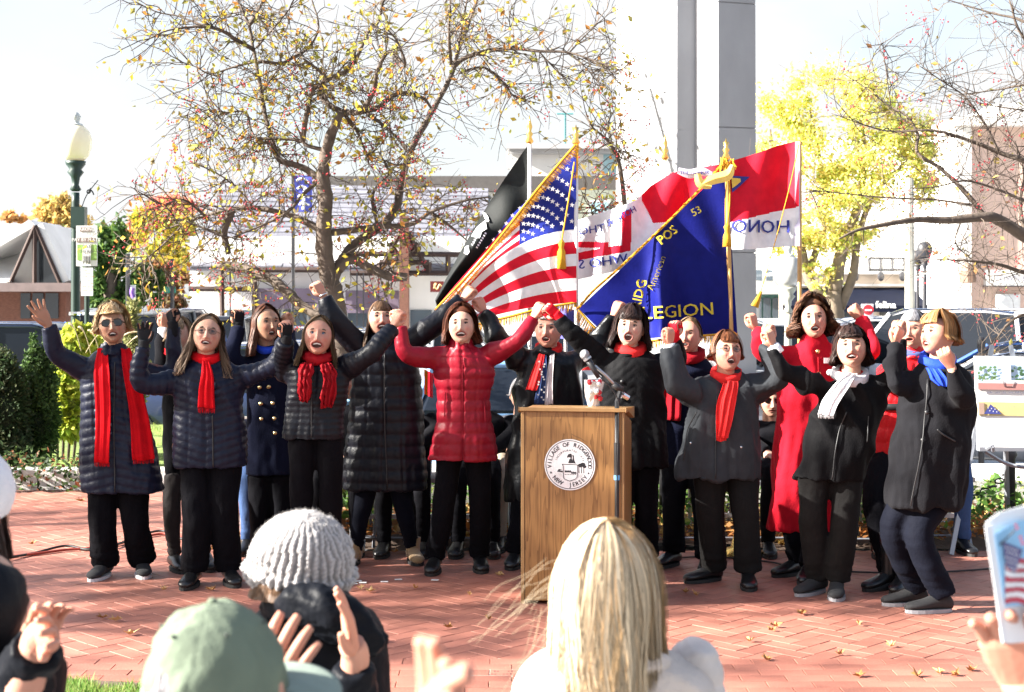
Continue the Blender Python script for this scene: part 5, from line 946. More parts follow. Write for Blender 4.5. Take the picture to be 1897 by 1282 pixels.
def person(label, Y, head, coat, hem_m, arms=(), legs=(), face='fair', hair=None, hs=1.0, yaw=0, up=8, roll=0, mouth=.7, mw=1.0, coatm=NYL_NAVY, puff=None, thick=.62, collar=None, trousers=TRO, trw=(.092, .076, .080), shoes=('shoe', leather, solem), group='singers in a row on the plaza', eye='brown', closed=.5, vox=.0125, old=.3, name='person', neckb=None, knees=None, cat='person', wr_r=None, dz=0, fold=.006, coatname='coat', armpuff=True, headY=-.04, torso_only=False, cuffs=None):
    p = Person(); hs = hs*(.93 if group != 'audience in front' else 1); hc = W(head[0], head[1], Y+headY); p.hc = hc; cx0 = W(coat[0][1]*.5+coat[0][2]*.5, 700, Y)[0]; root = thing(name, label, cat, (cx0, Y, 0), group); p.root = root; M = rotm(R(yaw), R(-up), R(roll)); p.M = M; p.s = hs; p.Y = Y
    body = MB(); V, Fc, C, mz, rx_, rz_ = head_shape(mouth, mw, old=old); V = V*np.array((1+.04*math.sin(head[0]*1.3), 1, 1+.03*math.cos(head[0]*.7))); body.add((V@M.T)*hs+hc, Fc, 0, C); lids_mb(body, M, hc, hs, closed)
    for sx in (-1, 1): V, Fc = sphere((0, 0, 0), (.009, .018, .031), 10, 8); V[:, 0] += sx*.008*(V[:, 1]/.018); body.add(((V+np.array((sx*.079, .006, -.006)))@M.T)*hs+hc, Fc, 0, (.98, .80, .76))
    rows = [(py, (xl+xr)/2, (xr-xl)/2) for py, xl, xr in coat]; zz = [W(0, r_[0], Y)[2] for r_ in rows]; cxs = [W(r_[1], 0, Y)[0] for r_ in rows]; aa = [r_[2]/F_PX*Y for r_ in rows]
    p.zz, p.cxs, p.aa = zz, cxs, aa; chest = np.array((cxs[0], Y+.01, zz[0]-.04)); nb = hc+np.array((0, .02, -.055))
    body.add(*tube(np.array([hc+(M@np.array((0, .018, -.03)))*hs, hc+(M@np.array((0, .024, -.085)))*hs, chest]), [.058*hs, .054*hs, .064*hs], 16, 4))
    pel = np.array((cxs[-1], Y, max(.75, zz[-1]+.1) if legs else .6)); body.add(*tube(np.array([chest, (chest+pel)/2, pel]), [.055, .06, .06], 10, 3))
    # torso of the coat
    zs_ = np.array(zz[::-1]); tz = np.linspace(zz[-1], zz[0], 26); A = np.interp(tz, zs_, np.array(aa[::-1])); CXs = np.interp(tz, zs_, np.array(cxs[::-1]))
    p.fz = lambda z: (np.interp(z, tz, CXs), np.interp(z, tz, A)); bmax = .17 if thick < .7 else .2
    def bd(a, z): return np.clip(a*thick, .05, bmax)*(1 if True else 1)
    p.bd = bd
    def front(x, z): c_, a_ = p.fz(z); q = min(.96, abs((x-c_)/max(a_, .01))); return Y-bd(a_, z)*(1-q**2.3)**(1/2.3)
    p.front = front
    rings = [ell_ring((CXs[i], Y, tz[i]), A[i], bd(A[i], tz[i]), 30) for i in range(26)]; parts = [rings_loft(rings)]; segs = []
    p.wr = []; ww = wr_r or (.078, .062, .047)
    for ai, a in enumerate(arms):
        if a is None: p.wr.append(None); continue
        S = W(*a['sh'], Y+.01); Hd = W(*a['hand'], Y+a.get('hy', -.10)); Wr = W(*a['wr'], Y+a.get('wy', a.get('hy', -.10)*.9)); E = arm_joints(S, Wr, el=W(*a['el'], Y))
        if 'ey' in a: E = W(*a['el'], Y+a['ey'])
        inn = np.array((cxs[1]*.55+S[0]*.45, Y, S[2]-.03)); ends = Wr-(Wr-E)/np.linalg.norm(Wr-E)*.0; P = np.array([inn, S, E, ends]); parts.append(tube(P, [ww[0]*1.02, ww[0], ww[1], ww[2]], 14, 7)); segs.append(np.array([S, E, ends]))
        body.add(*tube(np.array([S, E, Wr]), [.018, .012, .024], 10, 4)); sx = -1 if Hd[0] < cx0 else 1
        if 'side' in a: sx = a['side']
        d = Hd-Wr; d /= np.linalg.norm(d); palm = np.array(a.get('palm', (sx*.75, .65, 0) if a.get('h', 'fist') in ('fist', 'grip') else (sx, -.25, 0)), float); Fm = frame(d, palm); flip = a.get('flip', sx > 0); HV, HF = HANDS[a.get('h', 'fist')]; HV = HV.copy()
        HF = HF if not flip else HF[:, ::-1]
        if flip: HV[:, 0] *= -1
        HVw = HV@Fm.T*a.get('hs', .90)+Wr+d*.012; body.add(HVw, HF, 0, a.get('hcol', (1, .88, .84))); p.wr.append((Wr, d, E, Fm, HV, HF, a))
    for sx, L_ in zip((-1, 1), legs):
        if L_ is None: continue
        body.add(*tube(np.array(leg_pts(L_, Y)), [.045, .034, .024], 10, 3))
    if collar: parts.append(tube(np.array([hc*np.array((.5, 1, 0))+np.array((cxs[0]*.5, .02, zz[0]-.05)), np.array((cxs[0]*.5+hc[0]*.5, Y+.01, zz[0]+collar[1]))]), [collar[0]*1.1, collar[0]], 18, 2))
    p.body = body
    V, Fc, N = remesh(parts, vox*(.72 if puff else 1), 3)
    # quilting follows the torso height or the sleeve length
    tpar = V[:, 2].copy(); isarm = np.zeros(len(V), bool); best = np.full(len(V), 9.)
    for sg in segs:
        acc = 0
        for i in range(len(sg)-1):
            a_, b_ = sg[i], sg[i+1]; ab = b_-a_; L2 = ab@ab; t = np.clip(((V-a_)@ab)/L2, 0, 1); dist = np.linalg.norm(V-(a_+t[:, None]*ab), axis=1); c_, w_ = p.fz(V[:, 2]); out = (np.abs(V[:, 0]-c_) > w_*.97) | (V[:, 2] > zz[1]+.02); u = (dist < best) & (dist < .13) & out; best[u] = dist[u]; tpar[u] = acc+t[u]*math.sqrt(L2); isarm |= u; acc += math.sqrt(L2)
    sd_ = int(abs(hc[0]*100)) % 97; low_ = np.clip((zz[0]-.25-V[:, 2])/.3, 0, 1); disp = fold*vnoise(V*np.array((1.5, 1, .32)), .20, sd_, 3)*(.35+.9*low_)+fold*.8*(1-2.2*np.abs(vnoise(V*np.array((1, 1, .8))+V[:, [2, 0, 1]]*.45, .30, sd_+3, 1)))*(1-.55*low_)+fold*.08*vnoise(V, .06, 5, 2)
    if puff:
        sp_, amp, chev, seam = puff; c_, w_ = p.fz(V[:, 2]); tt = np.where(isarm, tpar, V[:, 2]+chev*np.abs(V[:, 0]-c_)); disp += np.where(isarm & (not armpuff), 0, 1)*amp*(np.abs(np.sin(PI*tt/sp_))**.5-.8)+.10*amp*vnoise(V, .05, 3, 2)
        if seam:
            dx = np.abs(V[:, 0]-c_); disp -= np.where((~isarm) & (V[:, 1] < Y), amp*1.1*np.exp(-(dx/.008)**2), 0)
            for q in (.48,): disp -= np.where((~isarm) & (V[:, 1] < Y), amp*.5*np.exp(-((dx-w_*q)/.007)**2), 0)
    V = V+N*disp[:, None]; p.coatV = V
    cm = MB(); cm.add(V, Fc); co = cm.build(coatname, coatm, root, smooth=True); p.coat = co; p.Mat = coatm
    if legs:
        lp = []; hz = max(.70, zz[-1]+.03)
        for L_ in legs:
            if L_ is None: continue
            P = leg_pts(L_, Y); V, Fc = tube(P, [q*.92 for q in trw], 16, 6); lp.append((V, Fc))
        if trousers is not None:
            V, Fc, N = remesh(lp, .010, 2); V = V+N*(.005*vnoise(V*np.array((1, 1, .7)), .13, int(Y*100) % 50, 3)+.004*np.exp(-((V[:, 2]-.13)/.07)**2)*vnoise(V*np.array((.4, .4, 2.5)), .09, 4, 2))[:, None]; cm = MB(); cm.add(V, Fc); cm.build('trousers', trousers, root, smooth=True)
        for L_ in legs:
            if L_ is None: continue
            fx, fy, hd = L_[2]; Yf = GY(fy)+.03 if len(L_) < 4 else L_[3]; k = shoes; xx = (fx-CX)/F_PX*Yf
            shoe(root, xx, Yf+.07*math.cos(R(hd))*0, hd, k[1], k[2], boot_h=(k[3] if len(k) > 3 else 0), heel=(k[4] if len(k) > 4 else 0))
    # face details
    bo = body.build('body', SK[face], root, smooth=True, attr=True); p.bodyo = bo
    eyes_of(bo, M, hc, hs, closed, eye)
    if hair:
        for sx in (-1, 1):
            t = np.linspace(-1, 1, 6); m = MB(); P = np.stack([sx*(.032+t*.016), -.0885+.006*t*t+.004*np.abs(t), .031+.004*(1-t*t)+.001*sx*0], 1); m.add(*tube((P@M.T)*hs+hc, np.array([.0026, .0044, .0048, .0044, .0034, .0018])*hs, 4)); m.build('eyebrow', mat('brow_'+hair[0][0], tuple(q*.4 for q in hair[0][1]), .7), bo)
    if mouth > .3:
        a = np.linspace(-1, 1, 9); m = MB(); P0 = np.stack([a*rx_*.80, -.0885+.011*a*a+.001, mz+rz_*.80-.004*a*a], 1); P1 = P0-np.array((0, -.001, .0075)); m.add((np.concatenate([P0, P1])@M.T)*hs+hc, grid_faces(2, 9)); m.build('teeth', mat('teeth', (.75, .72, .66), .25), bo)
    if hair: hair_mesh(root, M, hc, hs, hair[0], hair[1], int(abs(head[0])), hair[2] if len(hair) > 2 else 900)
    return p
def leg_pts(L_, Y):
    """hip px, knee px, (shoe px, sole row, heading) -> hip, knee, ankle"""
    if len(L_) > 3: return np.array(L_[4])
    h, k, f_ = L_; Yf = GY(f_[1])+.03; A_ = W(f_[0], f_[1], Yf); A_[2] = .085; a = R(f_[2]); A_ = A_+np.array((-math.sin(a)*.03, math.cos(a)*.03, 0)); H_ = W(h[0], h[1], Y); K_ = W(k[0], k[1], (Y+Yf)/2-.03); return np.array([H_, K_, A_])
def part(p, name, mb, m, par=None, smooth=True): return mb.build(name, m, par or p.root, smooth=smooth)
def glove(p, i, m_, fingers=False, cuff=.06, name='glove'):
    Wr, d, E, Fm, HV, HF, a = p.wr[i]; lim = .30 if fingers else .105; Vl = HV*np.array((1.09, 1.14, 1.0)); keep = Vl[:, 2] < lim
    if not fingers: keep &= ~((np.abs(Vl[:, 0]) > .043))
    fm = keep[HF].all(1); mb = MB(); mb.add((Vl@Fm.T)*a.get('hs', .90)+Wr+d*.012, HF[fm]); fd = (E-Wr); fd /= np.linalg.norm(fd); mb.add(*tube(np.array([Wr+d*.035, Wr+d*.0, Wr+fd*cuff]), [.031, .032, .037], 14, 3)); part(p, name, mb, m_)
def cuff(p, i, m_, r0=.036, r1=.041, L_=.05, name='cuff', off=.0):
    Wr, d, E, *_ = p.wr[i]; fd = (E-Wr)/np.linalg.norm(E-Wr); mb = MB(); mb.add(*tube(np.array([Wr-fd*(.012+off), Wr+fd*L_]), [r0, r1], 16, 3)); part(p, name, mb, m_, p.coat)
def ring_band(p, i, m_, name='bracelet'):
    Wr, d, E, *_ = p.wr[i]; fd = (E-Wr)/np.linalg.norm(E-Wr); mb = MB(); mb.add(*tube(np.array([Wr-fd*.018, Wr-fd*.010]), [.031, .031], 14)); part(p, name, mb, m_)
def neck_wrap(p, m_, rad=.080, thick=.026, dz=.022, drop=.045, name='scarf', n=40):
    """a scarf wound about the neck: thick ridged ring, lower in front"""
    t = np.linspace(0, 2*PI, n, endpoint=False); c0 = np.array((p.hc[0]*.45+p.cxs[0]*.55, p.Y-.0, p.zz[0]+dz+.02)); V = []; k = 14
    for a in t:
        fr_ = .5*(1-math.cos(a)); ctr = c0+np.array((rad*math.sin(a), rad*1.05*math.cos(a)+0, -drop*fr_)); er = np.array((math.sin(a), math.cos(a), 0))
        for j in range(k):
            b = 2*PI*j/k; rr_ = thick*(1+.16*math.sin(5*b+a*2)+.1*math.sin(3*a+2*b)); V.append(ctr+er*rr_*math.cos(b)+np.array((0, 0, 1))*rr_*1.25*math.sin(b))
    Fc = []
    for i in range(n):
        for j in range(k): Fc.append((i*k+j, ((i+1) % n)*k+j, ((i+1) % n)*k+(j+1) % k, i*k+(j+1) % k))
    mb = MB(); mb.add(V, Fc); return mb
def strip(p, mb, pts, w, th=.010, folds=3, amp=.006, off=.012, seed=0, fringe=0, on=True):
    """hanging scarf tail; pts in picture pixels, w half-width list in metres"""
    P = np.array([W(x, y, p.Y) for x, y in pts]); P = crom(P, 6); n = len(P); W_ = np.interp(np.linspace(0, 1, n), np.linspace(0, 1, len(w)), w); m = 17; V = []
    for i, c_ in enumerate(P):
        for side in (0, 1):
            for j in (range(m) if side == 0 else range(m-1, -1, -1)):
                q = -1+2*j/(m-1); x = c_[0]+q*W_[i]*(1+.05*math.sin(i*.31+seed))+.004*math.sin(i*.23+seed); yb = p.front(x, c_[2]) if on else c_[1]-.12
                V.append((x, min(yb, p.front(c_[0], c_[2])+.03 if on else yb)-off-(th if side == 0 else 0)-amp*(.8*math.sin(q*folds*2.1+seed+i*.06+.7*math.sin(i*.17+seed))+.55*math.sin(q*folds*4.7+2*seed-i*.09)), c_[2]-.004*math.sin(q*3+seed)))
    k = 2*m; mb.add(V, grid_faces(n, k, True)+[tuple(range(k))[::-1], tuple(range((n-1)*k, n*k))])
    if fringe:
        r = random.Random(seed); last = P[-1]
        for j in range(int(W_[-1]*2/.004)):
            x = last[0]-W_[-1]+j*.004; y = V[(n-1)*k+min(m-1, int((x-last[0]+W_[-1])/(2*W_[-1])*(m-1)))][1]+th*.5; mb.tube([(x, y, last[2]+.004), (x+r.uniform(-.003, .003), y+r.uniform(-.003, .002), last[2]-fringe*r.uniform(.8, 1.1))], .0014, 3)
    return mb
def buttons(p, pts, m_, r_=.011, name='button'):
    for x, y in pts:
        v = W(x, y, p.Y); yy = p.front(v[0], v[2])-.012; mb = MB(); mb.add(*tube(np.array([(v[0], yy+.01, v[2]), (v[0], yy, v[2])]), r_, 12)); part(p, name, mb, m_, p.coat)
def vline(p, pts, m_, r_=.004, name='zipper', off=.004):
    P = crom(np.array([W(x, y, p.Y) for x, y in pts]), 8)
    for i in range(len(P)):
        d = np.abs(p.coatV[:, 0]-P[i, 0])+np.abs(p.coatV[:, 2]-P[i, 2]); c_ = p.coatV[(d < .025) & (p.coatV[:, 1] < p.Y)]; P[i, 1] = (c_[:, 1].min() if len(c_) else p.front(P[i, 0], P[i, 2]))-off
    if len(P) > 6: q = P[:, 1].copy(); P[1:-1, 1] = (q[:-2]+q[1:-1]+q[2:])/3
    mb = MB(); mb.add(*tube(P, r_, 5)); part(p, name, mb, m_, p.coat)
def glasses(p, m_, lens, round_=True, big=1.0, fill=True, thin=.0016):
    mb = MB(); M, c, s = p.M, p.hc, p.s; root = p.root; le = MB()
    for sx in (-1, 1):
        a = np.linspace(0, 2*PI, 21); pw = 2/2.6; P = np.stack([sx*.033+.0235*big*np.sign(np.cos(a))*np.abs(np.cos(a))**pw, -.0925+.006*((np.cos(a)*sx) > 0)*np.abs(np.cos(a)), .010+.0175*big*np.sign(np.sin(a))*np.abs(np.sin(a))**pw], 1); mb.add(*tube((P@M.T)*s+c, thin*s, 5)); le.add(((P[:-1]+np.array((0, .0005, 0)))@M.T)*s+c, [tuple(range(20))]); mb.add(*tube((np.array([(sx*.056, -.086, .014), (sx*.078, -.05, .012), (sx*.080, .005, .008)])@M.T)*s+c, thin*s, 4, 3))
    mb.add(*tube((np.array([(-.011, -.0955, .014), (0, -.099, .016), (.011, -.0955, .014)])@M.T)*s+c, thin*s, 4, 2)); g_ = part(p, 'glasses', mb, m_, root); 
    if fill: part(p, 'lens', le, lens, g_, smooth=False)
glassl = mat('spectacle_lens', (.9, .9, .9), .02, 0, trans=1.0); darkl = mat('sunglass_lens', (.008, .007, .006), .06, 0, spec=.8); tort = mat('tortoise_frame', (.05, .02, .01), .25); wire = mat('wire_frame', (.12, .08, .06), .3, metal=.5)
gold_b = mat('brass', (.75, .55, .25), .3, .05, metal=.9); silv = mat('silver', (.7, .7, .7), .25, .05, metal=.9)
BLOND = ('blond', (.55, .38, .20)); GREYBR = ('grey_brown', (.24, .165, .11)); AUB = ('auburn', (.10, .036, .018)); LBR = ('light_brown', (.21, .14, .08)); BRN = ('brown', (.11, .06, .032)); DRK = ('dark_brown', (.030, .016, .013)); RDB = ('red_brown', (.19, .07, .03)); CUR = ('chestnut', (.11, .05, .027)); GRYH = ('grey', (.26, .25, .26)); WHH = ('white', (.55, .53, .50)); GOLD = ('golden', (.38, .20, .08)); COP = ('copper', (.13, .042, .022)); DBL = ('dark_blond', (.28, .18, .10))
# ---- first singer: sunglasses
p = person('blond woman in sunglasses, long quilted navy coat and loose red scarf, leftmost of the singers', 8.8, (208, 604), [(650, 178, 240), (672, 158, 262), (700, 150, 266), (760, 152, 268), (830, 150, 288), (880, 150, 300), (911, 154, 306)], None,
  arms=({'sh': (172, 690), 'el': (118, 658), 'wr': (90, 604), 'hand': (72, 572), 'h': 'open', 'hy': -.16, 'palm': (.55, -.8, .2), 'flip': True, 'hs': 1.0}, {'sh': (252, 688), 'el': (318, 690), 'wr': (321, 605), 'hand': (312, 570), 'h': 'fist', 'hy': .1, 'ey': .1}),
  legs=(((190, 900), (190, 985), (192, 1070, -8)), ((246, 900), (253, 985), (264, 1066, 18))), face='tan', hair=(BLOND, dict(length=.035, vol=1.30, bangs=.07, wave=.012, curl=.5, flare=.015), 1300), yaw=14, up=8, roll=-4, mouth=.45, mw=.9, armpuff=False, puff=(.052, .008, .22, True), collar=(.085, .03), trw=(.10, .086, .095), shoes=('shoe', knit_bk, solew), old=1, closed=.6, coatm=NYL_NAVY)
glasses(p, tort, darkl, big=1.28, thin=.0026); glove(p, 1, BLK_KNIT)
mb = MB(); strip(p, mb, [(196, 645), (199, 690), (203, 780), (203, 852)], [.03, .045, .046, .046], amp=.004, fringe=.022, off=.016); strip(p, mb, [(236, 645), (250, 690), (268, 780), (276, 848)], [.022, .036, .05, .056], amp=.004, fringe=.022, off=.016, seed=2); part(p, 'scarf', mb, SC_RED); vline(p, [(222, 670), (222, 780), (226, 905)], blackm)
mb = MB(); 
# ---- second: behind, black tights
p = person('partly hidden woman in black coat, tights and clogs behind the first two front singers', 9.15, (332, 625), [(655, 308, 352), (680, 298, 362), (740, 300, 360), (820, 302, 352), (886, 308, 352)], None,
  arms=({'sh': (306, 700), 'el': (300, 690), 'wr': (303, 612), 'hand': (312, 572), 'h': 'grip', 'hy': .02, 'ey': -.05, 'side': -1, 'flip': False}, None), legs=(((322, 880), (318, 960), (326, 1057, 30)), ((352, 880), (368, 960), (382, 1054, 20))), trousers=TIGHT, trw=(.07, .058, .042), hair=(LBR, dict(length=.03, vol=1.15, bangs=.04)), yaw=-10, mouth=.4, coatm=WOOL_BLK, shoes=('shoe', leather, solem))
cuff(p, 0, mat('shirt_white', (.8, .8, .82), .7), .036, .038, .09); mb = neck_wrap(p, SC_RED); part(p, 'scarf', mb, SC_RED)
# ---- third: glasses, long hair
p = person('long-haired woman in glasses with a red fringed scarf and short quilted navy jacket', 8.6, (384, 622), [(665, 348, 424), (686, 326, 448), (712, 320, 454), (760, 322, 452), (800, 322, 455), (840, 320, 458), (863, 320, 456)], None,
  arms=({'sh': (336, 706), 'el': (270, 706), 'wr': (266, 640), 'hand': (268, 604), 'h': 'relax', 'hy': -.12, 'palm': (.3, -1, 0)}, {'sh': (440, 700), 'el': (512, 676), 'wr': (528, 628), 'hand': (526, 602), 'h': 'fist', 'hy': -.06}),
  legs=(((362, 856), (364, 960), (357, 1086, -4)), ((418, 856), (416, 960), (426, 1082, 22))), hair=(GREYBR, dict(length=.26, vol=1.16, bangs=0, wave=.03, flare=.06, forward=.02), 1500), yaw=10, up=14, roll=6, mouth=.35, mw=.95, puff=(.045, .007, -.28, True), collar=(.075, .02), trw=(.105, .088, .088), closed=.8, old=.5)
glasses(p, wire, glassl, big=.98); glove(p, 0, cloth('grey_glove', (.02, .022, .025), .7), True)
mb = neck_wrap(p, SC_RED, .075, .024); strip(p, mb, [(388, 668), (392, 690), (392, 720), (393, 752)], [.02, .032, .046, .052], amp=.007, folds=4, fringe=.03, off=.022); part(p, 'scarf', mb, SC_RED); vline(p, [(402, 765), (403, 810), (404, 860)], blackm)
# ---- fourth: brunette in pea coat
p = person('auburn-haired woman in a long navy coat with brass buttons, singing towards the right', 9.2, (493, 601), [(648, 466, 530), (670, 448, 545), (720, 455, 545), (780, 458, 542), (880, 456, 548)], None,
  arms=({'sh': (466, 684), 'el': (436, 664), 'wr': (441, 606), 'hand': (444, 576), 'h': 'fist', 'hy': -.06}, {'sh': (532, 684), 'el': (545, 660), 'wr': (536, 612), 'hand': (530, 598), 'h': 'fist', 'hy': .0}),
  legs=(((482, 880), (482, 960), (476, 1046, -10)), ((520, 880), (522, 960), (525, 1046, 10))), trw=(.085, .07, .058), hair=(AUB, dict(length=.21, vol=1.13, bangs=0, wave=.022, flare=.035), 1300), face='tan', yaw=34, up=6, mouth=.55, mw=.75, coatm=WOOL_NAVY, collar=(.07, .01), shoes=('boot', leather, solem, .3), closed=.3)
glove(p, 0, BLK_KNIT); mb = neck_wrap(p, SC_BLUE, .07, .018); part(p, 'scarf', mb, SC_BLUE); buttons(p, [(503, 715), (510, 745), (513, 773), (514, 800), (486, 716), (488, 746), (489, 774)], gold_b, .012)
a = np.linspace(0, 2*PI, 14); mb = MB(); mb.add(*tube(((np.stack([-.079+.002*np.sin(a), .0+.013*np.cos(a), -.045+.013*np.sin(a)], 1))@p.M.T)+p.hc, .0013, 5)); part(p, 'earring', mb, silv)
# ---- fifth
p = person('young woman with long brown hair, ruffled dark red scarf and black quilted jacket', 8.5, (590, 624), [(664, 560, 622), (682, 540, 642), (706, 530, 648), (760, 530, 640), (800, 522, 640), (812, 522, 638)], None,
  arms=({'sh': (548, 690), 'el': (522, 690), 'wr': (530, 632), 'hand': (532, 603), 'h': 'fist', 'hy': -.12, 'ey': .02, 'side': -1}, {'sh': (634, 684), 'el': (692, 650), 'wr': (728, 607), 'hand': (738, 580), 'h': 'fist', 'hy': -.02}),
  legs=(((562, 808), (558, 920), (560, 1080, -8)), ((612, 808), (612, 920), (616, 1080, 8))), trw=(.09, .074, .066), face='pink', hair=(LBR, dict(length=.19, vol=1.12, bangs=0, wave=.014, flare=.035), 1400), yaw=4, up=10, roll=4, mouth=.75, mw=1.15, puff=(.035, .006, 0, True), coatm=NYL_BLK, collar=(.07, .012), shoes=('boot', mat('brown_boot', (.07, .035, .02), .5), solem, .42), closed=.35, eye='blue')
mb = neck_wrap(p, SC_RUF, .075, .026)
for pts, sd in (([(574, 672), (570, 700), (571, 740)], 1), ([(610, 672), (618, 700), (610, 752)], 4)): strip(p, mb, pts, [.03, .045, .036, .042, .03], th=.016, folds=5, amp=.012, off=.03, seed=sd)
V = np.concatenate(mb.V); V = V+np.stack([vnoise(V, .03, 1), vnoise(V, .03, 2), vnoise(V, .03, 3)], 1)*.007; mb2 = MB(); mb2.add(V, mb.F); part(p, 'scarf', mb2, SC_RUF); vline(p, [(584, 690), (582, 750), (582, 808)], blackm)
glove(p, 0, BLK_KNIT)
# ---- sixth tall in long puffer
p = person('tall woman in a long black puffer coat and tan suede boots', 9.25, (706, 593), [(632, 672, 742), (652, 652, 765), (690, 650, 778), (760, 648, 784), (820, 642, 786), (880, 632, 792), (905, 632, 790)], None,
  arms=({'sh': (672, 645), 'el': (622, 592), 'wr': (600, 550), 'hand': (585, 522), 'h': 'grip', 'hy': -.08}, {'sh': (752, 640), 'el': (812, 596), 'wr': (856, 556), 'hand': (874, 532), 'h': 'grip', 'hy': -.02}),
  legs=(((680, 890), (668, 960), (655, 1046, -14)), ((740, 890), (752, 960), (766, 1042, 14))), trousers=TRN, trw=(.085, .062, .045), hair=(BRN, dict(length=.18, vol=1.12, bangs=.045, flare=.03), 1200), yaw=10, up=12, mouth=.8, mw=1.1, armpuff=False, puff=(.075, .010, 0, True), coatm=NYL_BLK, collar=(.10, .02), shoes=('boot', suede, solem, .15), closed=.5, wr_r=(.088, .07, .052), vox=.013)
mb = neck_wrap(p, SC_RED, .068, .016); part(p, 'scarf', mb, cloth('pink_patterned', (.55, .2, .35), .7)); vline(p, [(716, 650), (716, 760), (722, 900)], blackm); ring_band(p, 0, silv)
# ---- seventh red puffer
p = person('woman in a crimson puffer coat with both arms spread wide at the centre', 8.95, (855, 606), [(640, 826, 884), (656, 806, 906), (690, 802, 918), (730, 810, 908), (780, 808, 912), (820, 798, 920), (851, 792, 924)], None,
  arms=({'sh': (816, 664), 'el': (756, 654), 'wr': (741, 606), 'hand': (737, 580), 'h': 'fist', 'hy': -.08}, {'sh': (898, 662), 'el': (956, 632), 'wr': (988, 590), 'hand': (1000, 564), 'h': 'fist', 'hy': -.04}),
  legs=(((832, 840), (822, 940), (805, 1060, -5)), ((884, 840), (890, 940), (889, 1056, 6))), trw=(.09, .074, .070), face='pale', hair=(COP, dict(length=.10, vol=1.3, bangs=0, wave=.012, flare=.02), 1300), yaw=-2, up=12, roll=-2, mouth=.65, mw=1.15, coatm=NYL_RED, armpuff=False, puff=(.066, .0075, 0, True), collar=(.075, .035), closed=.7, wr_r=(.075, .056, .040))
vline(p, [(858, 660), (858, 750), (858, 848)], cloth('zip_red', (.2, .01, .02))); vline(p, [(826, 725), (825, 748), (825, 770)], cloth('zip_red', (.2, .01, .02))); vline(p, [(898, 735), (899, 758), (900, 780)], cloth('zip_red', (.2, .01, .02)))
# ---- eighth man
p = person('white-haired man in a black leather coat with a stars and stripes scarf behind the lectern', 9.3, (1016, 613), [(650, 988, 1046), (672, 960, 1074), (720, 950, 1082), (800, 948, 1078), (860, 936, 1072), (930, 934, 1070)], None,
  arms=({'sh': (968, 672), 'el': (920, 626), 'wr': (898, 580), 'hand': (884, 544), 'h': 'grip', 'hy': -.05}, {'sh': (1062, 676), 'el': (1106, 636), 'wr': (1136, 586), 'hand': (1149, 550), 'h': 'grip', 'hy': .1, 'ey': .12}),
  legs=(((972, 900), (964, 970), (954, 1050, -10)), ((1030, 900), (1034, 970), (1040, 1050, 8))), face='pink', hair=(WHH, dict(length=-.005, vol=1.2, bangs=.075, wave=.006), 1000), yaw=-12, up=8, mouth=.6, mw=.85, coatm=LTHR, collar=(.09, .02), closed=.4, old=1.2, hs=1.02, wr_r=(.082, .068, .052), fold=.014)
usm = MB()
for pts, w_, mi, sd in (([(1003, 655), (992, 690), (983, 720)], [.02, .032, .036], 0, 0), ([(1006, 658), (1004, 700), (999, 746)], [.014, .026, .034], 1, 2), ([(1022, 655), (1018, 700), (1016, 746)], [.014, .022, .026], 2, 3)):
    q = MB(); strip(p, q, pts, w_, amp=.005, folds=2, off=.03-.006*mi, seed=sd); usm.add(np.concatenate(q.V), q.F, mi)
q = neck_wrap(p, SC_RED, .07, .02); usm.add(np.concatenate(q.V), q.F, 0); sc_ = part(p, 'scarf', usm, None) if False else usm.build('scarf', [SC_CORAL, cloth('flag_navy', (.03, .05, .13)), cloth('flag_white', (.7, .62, .62))], p.root, smooth=True)
mb = MB(); rs = random.Random(1)
for k in range(16):
    v = W(1004+rs.uniform(-8, 6), 668+k*4.6, p.Y); y = p.front(v[0], v[2])-.048; mb.add([(v[0]+.0085*(1 if i % 2 == 0 else .42)*math.cos(i*PI/5+k), y, v[2]+.0085*(1 if i % 2 == 0 else .42)*math.sin(i*PI/5+k)) for i in range(10)], [tuple(range(10))])
mb.build('star', line_m, sc_); cuff(p, 0, cloth('red_cuff', (.3, .02, .05)), .034, .036, .03)
# ---- ninth
p = person('dark-haired woman with fringe and red scarf, mouth wide open, right of the lectern', 8.9, (1168, 610), [(652, 1138, 1202), (672, 1114, 1232), (710, 1112, 1234), (770, 1112, 1232), (830, 1108, 1236), (866, 1108, 1238)], None,
  arms=({'sh': (1124, 680), 'el': (1066, 622), 'wr': (1036, 588), 'hand': (1012, 566), 'h': 'fist', 'hy': -.06}, {'sh': (1222, 680), 'el': (1252, 664), 'wr': (1250, 628), 'hand': (1246, 598), 'h': 'fist', 'hy': -.05, 'side': 1, 'ey': .05}),
  legs=(((1148, 860), (1150, 950), (1152, 1060, -6)), ((1196, 860), (1198, 950), (1200, 1056, 6))), face='pale', hair=(DRK, dict(length=.125, vol=1.36, bangs=.05, wave=.014, flare=.03), 1500), yaw=-10, up=12, roll=4, mouth=1.0, mw=.95, coatm=BLKJ, puff=(.055, .004, .9, False), collar=(.08, .02), closed=.55, fold=.011)
glove(p, 0, RED_KNIT); glove(p, 1, RED_KNIT); mb = neck_wrap(p, SC_CORAL, .072, .028); part(p, 'scarf', mb, SC_CORAL); buttons(p, [(1150, 705), (1150, 735)], blackm, .012)
